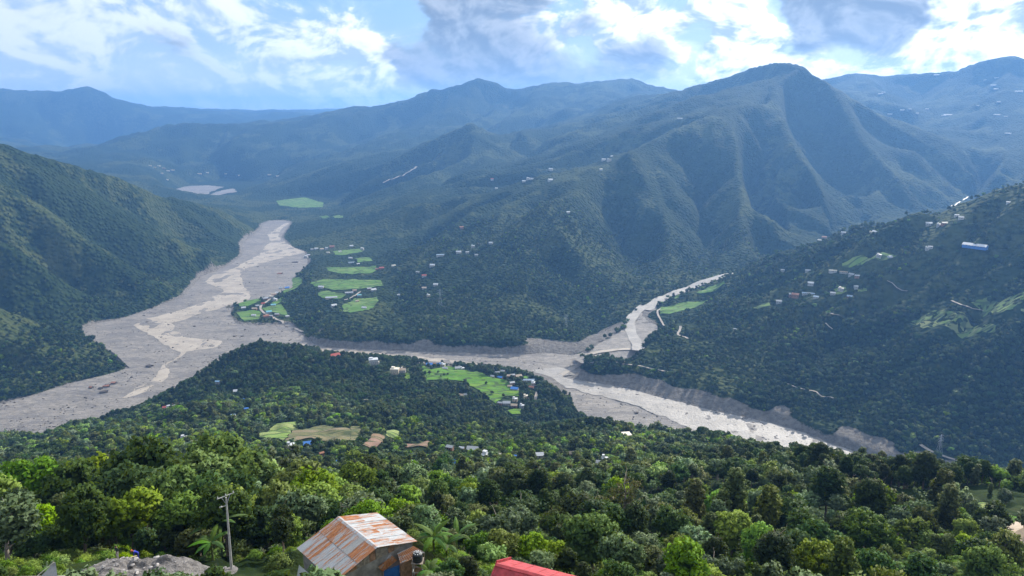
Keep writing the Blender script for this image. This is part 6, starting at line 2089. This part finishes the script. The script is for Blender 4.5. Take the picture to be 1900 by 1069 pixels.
def water_tank():
    p = atz(775, 1041, 453.3)
    zb = 453.3
    s = empty('tank_stand', (p[0], p[1], 451.0))
    tag(s, 'thin metal stand under the black water tank beside the house', 'stand')
    for sx in (-1, 1):
        for sy in (-1, 1):
            v, f = [], []
            tube(v, f, (sx * .5, sy * .5, -1.5), (sx * .5, sy * .5, 2.3), .035, .035, 6)
            mesh_obj('leg', v, f, MAT_STEEL, s)
    v, f = [], []
    for z in (1.2, 2.26):
        for a, b in (((-.5, -.5), (.5, -.5)), ((.5, -.5), (.5, .5)), ((.5, .5), (-.5, .5)), ((-.5, .5), (-.5, -.5))):
            tube(v, f, (*a, z), (*b, z), .025, .025, 5)
    mesh_obj('brace', v, f, MAT_STEEL, s)
    box_obj('platform', MAT_TIMBER, s, -.62, .62, -.62, .62, 2.28, 2.34)
    t = empty('water_tank', (p[0], p[1], zb + .05))
    tag(t, 'round black plastic water tank on a metal stand', 'water tank')
    prof = [(0, 0), (.50, 0), (.54, .05), (.54, .25), (.56, .28), (.54, .31), (.54, .5), (.56, .53), (.54, .56), (.54, .78), (.50, .86), (.30, 1.0), (.20, 1.03), (.20, 1.0)]
    v, f = [], []
    n = 20
    for r, z in prof:
        for k in range(n):
            a = 2 * math.pi * k / n
            v.append((r * math.cos(a), r * math.sin(a), z))
    for j in range(len(prof) - 1):
        for k in range(n):
            f.append((j * n + k, j * n + (k + 1) % n, (j + 1) * n + (k + 1) % n, (j + 1) * n + k))
    mesh_obj('body', v, f, MAT_BLACK, t)
    v, f = [], []
    tube(v, f, (0, 0, 1.0), (0, 0, 1.09), .23, .21, 16)
    mesh_obj('lid', v, f, plain("grey_plastic", (0.30, 0.30, 0.31), 0.5), t)
    v, f = [], []
    for k in range(9):
        a = k * .7
        box(v, f, math.cos(a) * .38 - .05, math.cos(a) * .38 + .05, math.sin(a) * .38 - .05, math.sin(a) * .38 + .05, .93, .99)
    mesh_obj('weight', v, f, ROOFM['white'], t)


water_tank()


def bowl(name, px, py, z, r, mat, label):
    p = atz(px, py, z)
    v, f = [], []
    n = 18
    for rr_, zz in ((0, .0), (.7, 0), (.98, .35), (1.06, .37), (1.0, .4), (.74, .06), (0, .05)):
        for k in range(n):
            a = 2 * math.pi * k / n
            v.append((rr_ * r * math.cos(a), rr_ * r * math.sin(a), zz * r * 1.3))
    for j in range(6):
        for k in range(n):
            f.append((j * n + k, j * n + (k + 1) % n, (j + 1) * n + (k + 1) % n, (j + 1) * n + k))
    tag(mesh_obj(name, v, f, mat, None, tuple(p), True), label, 'basin')


bowl('basin', 757, 1061, 451.3, .42, MAT_BLUE, 'blue plastic basin in the yard below the water tank')
bowl('basin', 735, 1065, 451.4, .40, ROOFM['white'], 'white plastic basin in the yard before the blue door')
bowl('basin', 747, 1067, 451.3, .34, MAT_BLACK, 'black rubber basin between the blue and the white basin')


def leaning_sheet():
    v, f = [], []
    a, b = atz(555, 1050, 452.6), atz(578, 1069, 452.6)
    d = Vector((b - a)).normalized()
    nx = 20
    for j, (z, o) in enumerate(((452.7, 0), (450.8, -.55))):
        for i in range(nx + 1):
            p = Vector(a).lerp(Vector(b), i / nx * 1.3) + Vector((d.y, -d.x, 0)) * -o
            v.append((p.x, p.y, z + .02 * math.cos(i * math.pi)))
    for i in range(nx):
        f.append((i, i + 1, nx + 2 + i, nx + 1 + i))
    tag(mesh_obj('tin_sheet', v, f, ROOFM['white']), 'white tin sheet leaning by the left wall of the rusty roofed house', 'tin sheet')


leaning_sheet()


# ------------------------------------------------------------------ red roof at the bottom edge
def red_house():
    z = 468.0
    R1 = Vector(atz(921, 1046, z)); R2 = Vector(atz(1010, 1069, z))
    u = (R2 - R1).normalized(); nn = Vector((-u.y, u.x, 0))
    if nn.y < 0:
        nn = -nn
    best = None
    for w in np.arange(.5, 6, .05):
        for d in np.arange(0.0, 3, .05):
            p = project(np.array(R1 + nn * w - Vector((0, 0, d))))
            er = (p[0] - 948) ** 2 + (p[1] - 1038) ** 2
            if best is None or er < best[0]:
                best = (er, w, d)
    _, w, d = best
    w, d = float(w), float(d)
    L = 9.0
    C = R1 + u * (L / 2)
    zg = float(hgt(C.x, C.y))
    e = empty('red_roofed_house', (C.x, C.y, zg), math.atan2(u.y, u.x))
    tag(e, 'house with plain red sheet-metal roof cut off by the bottom edge', 'house')
    rz_ = z - zg
    red = plain("red_paint", (0.36, 0.045, 0.052), 0.6, 0.28, 2.2, 0.3)
    v, f = [], []
    box(v, f, -L / 2 + .4, L / 2 - .4, -w + .4, w - .4, -3, rz_ - d - .05)
    mesh_obj('wall', v, f, WALLM['cream'], e)
    cols = 9
    roof = None
    for s in (-1, 1):
        for k in range(cols):
            x0, x1 = -L / 2 + k * L / cols, -L / 2 + (k + 1) * L / cols - .02
            v, f = [], []
            q = [(x0, s * w, rz_ - d), (x1, s * w, rz_ - d), (x1, s * .12, rz_ - .05), (x0, s * .12, rz_ - .05)]
            if s == 1:
                q = [q[1], q[0], q[3], q[2]]
            slab(v, f, q, .03)
            b = len(v)
            box(v, f, x1 - .015, x1 + .03, min(s * w, s * .13), max(s * w, s * .13), 0, 0)
            for i in range(b, len(v)):                       # raised seam along each panel edge
                t = abs(v[i][1]) / w
                v[i] = (v[i][0], v[i][1], rz_ - d * t + (.035 if i - b >= 4 else -.01))
            if roof is None:
                vv, ff = [], []
                slab(vv, ff, [(-L / 2, -.22, rz_ - .04), (L / 2, -.22, rz_ - .04), (L / 2, 0, rz_ + .05), (-L / 2, 0, rz_ + .05)], .02)
                slab(vv, ff, [(L / 2, .22, rz_ - .04), (-L / 2, .22, rz_ - .04), (-L / 2, 0, rz_ + .05), (L / 2, 0, rz_ + .05)], .02)
                roof = mesh_obj('roof', vv, ff, red, e)
            mesh_obj('panel', v, f, red, roof)
    v, f = [], []
    for sx in (-1, 1):
        for s in (-1, 1):
            x = sx * (L / 2 + .02)
            slab(v, f, [(x - .04, s * w, rz_ - d + .02), (x + .04, s * w, rz_ - d + .02), (x + .04, 0, rz_ + .06), (x - .04, 0, rz_ + .06)], .16)
    mesh_obj('bargeboard', v, f, red, e)
    return best


print("red house fit", red_house())


# ------------------------------------------------------------------ utility pole
def utility_pole():
    b = at(428.5, 1050, 68.5); t = at(419.4, 923, 68.3)
    b[2] = float(hgt(b[0], b[1]))
    conc = plain("pale_pole", (0.42, 0.41, 0.39), 0.8, 0.15, 2.0)
    e = empty('utility_pole', tuple(b))
    tag(e, 'pale utility pole with a slanted crossarm beside the rubble heap', 'utility pole')
    top = Vector(t - b)
    v, f = [], []
    tube(v, f, (0, 0, -1.0), top, .15, .085, 10)
    mesh_obj('pole', v, f, conc, e)
    c0 = Vector(at(402.5, 926.5, 67.6) - b); c1 = Vector(at(434.5, 914, 68.9) - b)
    v, f = [], []
    tube(v, f, c0, c1, .05, .05, 6)
    arm = mesh_obj('crossarm', v, f, conc, e)
    for tt in (.05, .5, .95):
        p = c0.lerp(c1, tt)
        v, f = [], []
        tube(v, f, p, p + Vector((0, 0, .10)), .02, .02, 6)
        tube(v, f, p + Vector((0, 0, .10)), p + Vector((0, 0, .22)), .06, .045, 8)
        mesh_obj('insulator', v, f, ROOFM['white'], arm)
    v, f = [], []
    p = Vector(at(410, 941, 68.0) - b); q = Vector(at(420.5, 938, 68.3) - b)
    tube(v, f, q, p, .04, .035, 6)
    tube(v, f, p + Vector((-.15, 0, -.05)), p + Vector((.1, 0, .06)), .09, .09, 8)
    mesh_obj('lamp', v, f, conc, e)
    v, f = [], []
    tube(v, f, c0.lerp(c1, .25), top - Vector((0, 0, .9)), .025, .025, 5)
    tube(v, f, c0.lerp(c1, .75), top - Vector((0, 0, .9)), .025, .025, 5)
    mesh_obj('brace', v, f, MAT_STEEL, e)


utility_pole()


# ------------------------------------------------------------------ rubble heap, stones, poles, people, shed
def rubble():
    m, n, bs, out = new_mat("grey_rubble")
    g = n.n('ShaderNodeNewGeometry')
    a = n.noise(g.outputs['Position'], 1.2, 7.0, 0.7)
    b2 = n.noise(g.outputs['Position'], 6.0, 5.0, 0.7)
    col = n.mix(n.ramp(a, .35, .65), (0.085, 0.08, 0.08), (0.19, 0.178, 0.172))
    n.set(bs.inputs['Base Color'], n.mix(n.m('MULTIPLY', n.ramp(b2, .45, .7), .5), col, (0.30, 0.275, 0.25)))
    bp = n.n('ShaderNodeBump')
    bp.inputs['Distance'].default_value = 0.25
    n.set(bp.inputs['Height'], n.m('ADD', a, n.m('MULTIPLY', b2, .5)))
    n.t.links.new(bp.outputs[0], bs.inputs['Normal'])
    c = np.array((at(300, 1055, 67.5)))
    nx, ny = 90, 60
    xs = np.linspace(-9.0, 9.0, nx); ys = np.linspace(-6, 5, ny)
    X, Y_ = np.meshgrid(xs, ys)
    wx, wy = X + c[0], Y_ + c[1]
    edge = (X / 8.2) ** 2 + (Y_ / 5.2) ** 2
    prof = np.clip(1 - edge, 0, 1) ** 0.6
    hump = 0.55 + 0.9 * np.exp(-((X - 0.8) / 2.6) ** 2 - ((Y_ - .8) / 2.4) ** 2) + .5 * np.exp(-((X + 5) / 2.5) ** 2)
    nz = 0.55 * vnoise(wx / 1.7, wy / 1.7, 101) + 0.3 * vnoise(wx / .7, wy / .7, 102) + .15 * vnoise(wx / .3, wy / .3, 103)
    Zm = hgt(wx, wy) + prof * hump * (0.55 + nz * 1.5) - np.where(edge > 1, .5, 0.08)
    verts = np.stack([wx, wy, Zm], -1).reshape(-1, 3)
    faces = [(j * nx + i, j * nx + i + 1, (j + 1) * nx + i + 1, (j + 1) * nx + i) for j in range(ny - 1) for i in range(nx - 1) if edge[j, i] < 1.08]
    tag(mesh_obj('rubble_heap', verts, faces, m), 'grey heap of rubble and sand by the utility pole', 'rubble', kind='stuff')

    def top(x, y):
        i = np.clip(np.searchsorted(xs, x - c[0]), 0, nx - 1); j = np.clip(np.searchsorted(ys, y - c[1]), 0, ny - 1)
        return float(Zm[j, i])
    stones = plain("broken_stone", (0.30, 0.28, 0.27), 0.9, 0.35, 3.0)
    r = np.random.default_rng(31)
    sv, sf = [], []
    big = []
    for k in range(76):
        x, y = c[0] + r.uniform(-7, 7), c[1] + r.uniform(-4.6, 3.8)
        s = r.uniform(.10, .30) if k >= 6 else r.uniform(.3, .5)
        q = rv * (1 + r.normal(size=(len(rv), 1)) * .2) * np.array((s, s * r.uniform(.6, 1.1), s * .7))
        if k < 6:
            big.append((x, y, s, q))
        else:
            sf += [tuple(len(sv) + t for t in fc) for fc in rfc]
            sv += [tuple(t) for t in q + np.array((x, y, top(x, y) + s * .25))]
    for k, (x, y, s, q) in enumerate(sorted(big, key=lambda t: t[0])):
        o = mesh_obj('boulder', q, rfc, stones, None, (x, y, top(x, y) + s * .25))
        tag(o, 'large pale boulder on the rubble heap, %s from left' % ORD[k], 'boulder', 'boulders on the rubble heap')
    tag(mesh_obj('loose_stones', sv, sf, stones), 'small loose stones strewn over the rubble heap', 'stones', kind='stuff')
    return top


heap_top = rubble()
for k, (a, b_, lab) in enumerate([((180, 1050, 66.5), (216, 1041, 69.5), 'long pale bamboo pole on the left edge of the rubble heap'), ((226, 1038.5, 69.8), (254, 1031, 72.5), 'short pale bamboo pole behind the rubble heap, beside the person in blue')]):
    p, q = at(*a), at(*b_)
    for t in (p, q):
        t[2] = max(t[2], float(hgt(t[0], t[1])) + .15)
    v, f = [], []
    for i in range(6):
        tube(v, f, Vector(p).lerp(Vector(q), i / 6), Vector(p).lerp(Vector(q), (i + 1) / 6), .055 - .004 * i, .051 - .004 * i, 7)
    tag(mesh_obj('bamboo_pole', v, f, plain("dry_bamboo_%d" % k, (0.48, 0.40, 0.24), 0.7)), lab, 'pole')

SKIN = plain("skin", (0.28, 0.15, 0.09), 0.6, 0.1, 3.0)
HAIR = plain("black_hair", (0.015, 0.012, 0.012), 0.6, 0.1, 6.0)


def person(loc, rz, shirt, legs, label, pose, hat=None):
    """one body grown from a jointed skeleton"""
    J = {'pelvis': (0, 0, .95), 'belly': (0, .0, 1.12), 'chest': (0, .02, 1.34), 'neck': (0, .02, 1.50), 'head': (0, .04, 1.62), 'crown': (0, .04, 1.72),
         'shl': (-.19, .02, 1.42), 'ell': (-.27, -.02, 1.15), 'hal': (-.25, .16, .98), 'fil': (-.24, .24, .94), 'shr': (.19, .02, 1.42), 'elr': (.27, -.02, 1.15), 'har': (.25, .16, .98), 'fir': (.24, .24, .94),
         'hil': (-.10, 0, .90), 'knl': (-.12, .04, .50), 'anl': (-.13, 0, .08), 'tol': (-.14, .16, .03), 'hir': (.10, 0, .90), 'knr': (.12, .06, .50), 'anr': (.13, -.02, .08), 'tor': (.14, .14, .03)}
    if pose == 'bend':
        for k in ('belly', 'chest', 'neck', 'head', 'crown', 'shl', 'ell', 'hal', 'fil', 'shr', 'elr', 'har', 'fir'):
            x, y, z = J[k]
            a = math.radians(52)
            dy, dz = y, z - .95
            J[k] = (x, dy * math.cos(a) + dz * math.sin(a), .95 - dy * math.sin(a) + dz * math.cos(a))
        J['hal'] = (-.2, J['shl'][1] + .1, .62); J['fil'] = (-.2, J['shl'][1] + .13, .54); J['ell'] = (-.25, J['shl'][1] + .05, .85)
        J['har'] = (.2, J['shr'][1] + .1, .62); J['fir'] = (.2, J['shr'][1] + .13, .54); J['elr'] = (.25, J['shr'][1] + .05, .85)
    R = {'pelvis': .14, 'belly': .13, 'chest': .15, 'neck': .06, 'head': .095, 'crown': .075, 'shl': .075, 'ell': .05, 'hal': .036, 'fil': .03, 'shr': .075, 'elr': .05, 'har': .036, 'fir': .03, 'hil': .10, 'knl': .07, 'anl': .05, 'tol': .04, 'hir': .10, 'knr': .07, 'anr': .05, 'tor': .04}
    E = [('pelvis', 'belly'), ('belly', 'chest'), ('chest', 'neck'), ('neck', 'head'), ('head', 'crown'), ('chest', 'shl'), ('shl', 'ell'), ('ell', 'hal'), ('hal', 'fil'), ('chest', 'shr'), ('shr', 'elr'), ('elr', 'har'), ('har', 'fir'),
         ('pelvis', 'hil'), ('hil', 'knl'), ('knl', 'anl'), ('anl', 'tol'), ('pelvis', 'hir'), ('hir', 'knr'), ('knr', 'anr'), ('anr', 'tor')]
    names = list(J)
    me = bpy.data.meshes.new('person')
    me.from_pydata([J[k] for k in names], [(names.index(a), names.index(b)) for a, b in E], [])
    tmp = bpy.data.objects.new('person_build', me)
    COL.objects.link(tmp)
    md = tmp.modifiers.new('skin', 'SKIN')
    for i, k in enumerate(names):
        me.skin_vertices[0].data[i].radius = (R[k], R[k])
        me.skin_vertices[0].data[i].use_root = (k == 'pelvis')
    tmp.modifiers.new('sub', 'SUBSURF').levels = 1
    dg = bpy.context.evaluated_depsgraph_get()
    body = bpy.data.meshes.new_from_object(tmp.evaluated_get(dg))
    bpy.data.objects.remove(tmp, do_unlink=True)
    body.materials.clear()
    for m_ in (shirt, legs, SKIN, HAIR):
        body.materials.append(m_)
    seg = [(np.array(J[a]), np.array(J[b]), a, b) for a, b in E]
    for p in body.polygons:
        c = np.array(p.center)
        bd = None
        for a, b, na, nb in seg:
            t = np.clip(np.dot(c - a, b - a) / np.dot(b - a, b - a), 0, 1)
            d = np.linalg.norm(c - a - t * (b - a))
            if bd is None or d < bd[0]:
                bd = (d, na, nb, t)
        na, nb = bd[1], bd[2]
        p.material_index = 1 if na[:2] in ('hi', 'kn', 'an') or nb[:2] == 'hi' or na == 'pelvis' and bd[3] < .35 else 0
        if nb in ('neck', 'head', 'crown') and not (nb == 'neck' and bd[3] < .7) or nb[:2] in ('ha', 'fi') and (nb[:2] == 'fi' or bd[3] > .5) or nb[:2] == 'to':
            p.material_index = 2
        if nb == 'crown':
            p.material_index = 3
        p.use_smooth = True
    o = link('person', body, None, loc)
    o.rotation_euler = (0, 0, rz)
    tag(o, label, 'person')
    hc = J['head']
    v, f = [], []
    tube(v, f, (hc[0], hc[1] + .085, hc[2] + .01), (hc[0], hc[1] + .125, hc[2] - .02), .018, .022, 6)
    mesh_obj('nose', v, f, SKIN, o)
    for s in (-1, 1):
        v, f = [], []
        tube(v, f, (hc[0] + s * .035, hc[1] + .083, hc[2] + .03), (hc[0] + s * .035, hc[1] + .098, hc[2] + .03), .012, .010, 6)
        mesh_obj('eye', v, f, HAIR, o)
        v, f = [], []
        tube(v, f, (hc[0] + s * .09, hc[1], hc[2] - .03), (hc[0] + s * .10, hc[1], hc[2] + .04), .015, .02, 6)
        mesh_obj('ear', v, f, SKIN, o)
    v, f = [], []
    box(v, f, hc[0] - .025, hc[0] + .025, hc[1] + .08, hc[1] + .10, hc[2] - .055, hc[2] - .045)
    mesh_obj('mouth', v, f, plain("lips", (0.2, 0.07, 0.06), 0.6), o)
    for s, kk in ((-1, 'fil'), (1, 'fir')):                  # five fingers on each hand
        for q in range(5):
            p = Vector(J[kk])
            dx = (q - 2) * .016
            L_ = (.05, .07, .08, .07, .055)[q]
            v, f = [], []
            tube(v, f, p + Vector((dx, .0, 0)), p + Vector((dx * 1.3, L_ * .6, -L_ * .5)), .010, .009, 5)
            tube(v, f, p + Vector((dx * 1.3, L_ * .6, -L_ * .5)), p + Vector((dx * 1.3, L_ * .7, -L_)), .009, .007, 5)
            mesh_obj('finger', v, f, SKIN, o)
    if hat is not None:
        v, f = [], []
        cr = J['crown']
        tube(v, f, (cr[0], cr[1], cr[2] - .06), (cr[0], cr[1], cr[2] + .09), .115, .085, 10)
        mesh_obj('head_scarf', v, f, hat, o)
    return o


for (px_, py_, Y_), rz, sh, lg, lab, ps, hat in (
        ((257, 1032, 73.0), 1.9, plain("royal_blue_cloth", (0.02, 0.035, 0.30), 0.85), plain("blue_cloth", (0.03, 0.04, 0.22), 0.85), 'person in royal blue clothes with an orange head scarf behind the rubble heap', 'bend', plain("orange_cloth", (0.55, 0.13, 0.06), 0.8)),
        ((221, 1050, 69.5), 2.6, plain("dark_green_cloth", (0.035, 0.05, 0.045), 0.9), plain("grey_cloth", (0.30, 0.29, 0.28), 0.9), 'person in a dark top and pale trousers at the left of the rubble heap', 'stand', None)):
    p = at(px_, py_, Y_)
    z = max(float(hgt(p[0], p[1])), heap_top(p[0], p[1]) if abs(px_ - 300) < 90 else -9e9)
    person((p[0], p[1], z), rz, sh, lg, lab, ps, hat)


def shed():
    zr = 455.2
    c = Vector(atz(60, 1072, zr))
    zg = float(hgt(c.x, c.y))
    e = empty('shed', (c.x, c.y, zg), 0.03)
    tag(e, 'low shed with a grey plank roof edge in the bottom left corner', 'shed')
    h = zr - zg
    v, f = [], []
    box(v, f, -4.6, 4.0, -3.4, -.25, -2, h - .15)
    mesh_obj('wall', v, f, MAT_PLASTER, e)
    for k in range(12):
        x0 = -4.9 + k * .77
        v, f = [], []
        slab(v, f, [(x0, -3.7, h - .25), (x0 + .74, -3.7, h - .25), (x0 + .74, 0.1, h), (x0, 0.1, h)], .05)
        mesh_obj('plank', v, f, MAT_TIMBER, e)
    v, f = [], []
    box(v, f, -4.95, 4.4, .12, .2, h - .12, h + .05)
    mesh_obj('edge_board', v, f, plain("pale_board", (0.42, 0.39, 0.36), 0.9), e)
    v, f = [], []
    nx = 16
    for i in range(nx + 1):
        x = .9 + i * 1.9 / nx
        v += [(x, -1.6, h + .15 + .02 * math.cos(i * math.pi)), (1.9 + (x - 1.9) * .08, -.3, h + 1.15 + .02 * math.cos(i * math.pi))]
    for i in range(nx):
        f.append((2 * i, 2 * i + 2, 2 * i + 3, 2 * i + 1))
    v2 = list(v)
    mesh_obj('gable_roof', [(a, b + 1.1, z) for a, b, z in v2], f, TIN_GREY, e)
    v, f = [], []
    tube(v, f, (0.35, .1, h + .05), (1.85, .75, h + 1.2), .04, .04, 5)
    mesh_obj('rafter', v, f, ROOFM['cream'], e)


shed()

MAT_BANANA = foliage_material("banana_leaf", (0.055, 0.13, 0.02), (0.09, 0.18, 0.03), (0.13, 0.22, 0.04), 0.4)
MAT_STALK = plain("banana_stalk", (0.10, 0.13, 0.04), 0.8, 0.2, 3.0)


def banana(px, py, Y, h, label, seed):
    p = at(px, py, Y)
    r = random.Random(seed)
    e = empty('banana_plant', (p[0], p[1], float(hgt(p[0], p[1])) - .1), r.uniform(0, 6))
    tag(e, label, 'banana plant', 'banana plants round the house')
    v, f = [], []
    tube(v, f, (0, 0, -.3), (.04, 0, h * .3), .16, .13, 9)
    tube(v, f, (.04, 0, h * .3), (.02, .03, h * .6), .13, .08, 9)
    mesh_obj('stalk', v, f, MAT_STALK, e)
    for k in range(9):
        a = k * 2.4 + r.uniform(-.3, .3)
        L = h * r.uniform(.5, .72)
        lift = r.uniform(.35, 1.25)
        v, f = [], []
        n = 9
        for i in range(n + 1):
            t = i / n
            x = L * t * math.cos(lift * (1 - t * .7)) * .9 + .05
            z = h * .58 + L * (math.sin(lift) * t - .55 * t * t * (1.4 - lift * .5))
            wd = .34 * math.sin(math.pi * min(1, .08 + t * .92)) ** .7 * (1 + .12 * math.sin(i * 2.3))
            for s in (-1, 0, 1):
                v.append((x * math.cos(a) - s * wd * math.sin(a), x * math.sin(a) + s * wd * math.cos(a), z - abs(s) * wd * .28))
        for i in range(n):
            for s in (0, 1):
                f.append((i * 3 + s, i * 3 + s + 1, i * 3 + s + 4, i * 3 + s + 3))
        mesh_obj('leaf', v, f, MAT_BANANA, e)


for k, (a, b_, y, h, lab) in enumerate([(806, 1040, 72, 4.2, 'banana plant right behind the water tank'), (830, 1048, 72, 3.6, 'smaller banana plant right of the water tank'), (848, 1030, 80, 5.5, 'tallest banana plant between the rusty and the red roof'), (796, 1060, 66, 2.8, 'low banana plant in front of the water tank'),
                                        (395, 1035, 76, 4.6, 'banana plant with drooping leaves left of the utility pole'), (412, 1028, 80, 8.2, 'tall banana plant behind the utility pole with one upright pale leaf')]):
    banana(a, b_, y, h, lab, k + 40)

# low plants between the trees and the grass of the open ground
ux_, uy_, uz_, ur_ = scatter(40, 175, 2.0)
keep = np.ones(len(ux_), bool)
for c, rad in CLEAR3[:6] + CLEAR3[10:12] + CLEAR3[13:14]:
    keep &= np.hypot(ux_ - c[0], uy_ - c[1]) > rad * .85
keep &= ~((np.abs(ux_ + 34) < 11) & (uy_ < 73) & (uy_ > 50)) & ~((np.abs(ux_ + 43) < 7) & (uy_ < 63) & (uy_ > 56))
ux_, uy_, uz_ = ux_[keep], uy_[keep], uz_[keep]
ug = []
uk = np.random.default_rng(77)
for k in range(len(ux_)):
    ug.append((ux_[k], uy_[k], uz_[k] - .15, uk.uniform(.5, 1.5), 'bush' if uk.random() < .8 else 'bamboo', uk.uniform(0, 6.28), uk.uniform(1.0, 1.8)))
wood('undergrowth', ug, P_NEAR, 'low bright undergrowth covering the near slope between the trees')['category'] = 'undergrowth'
print("all built", round(time.time() - T0, 1), len(bpy.data.objects))
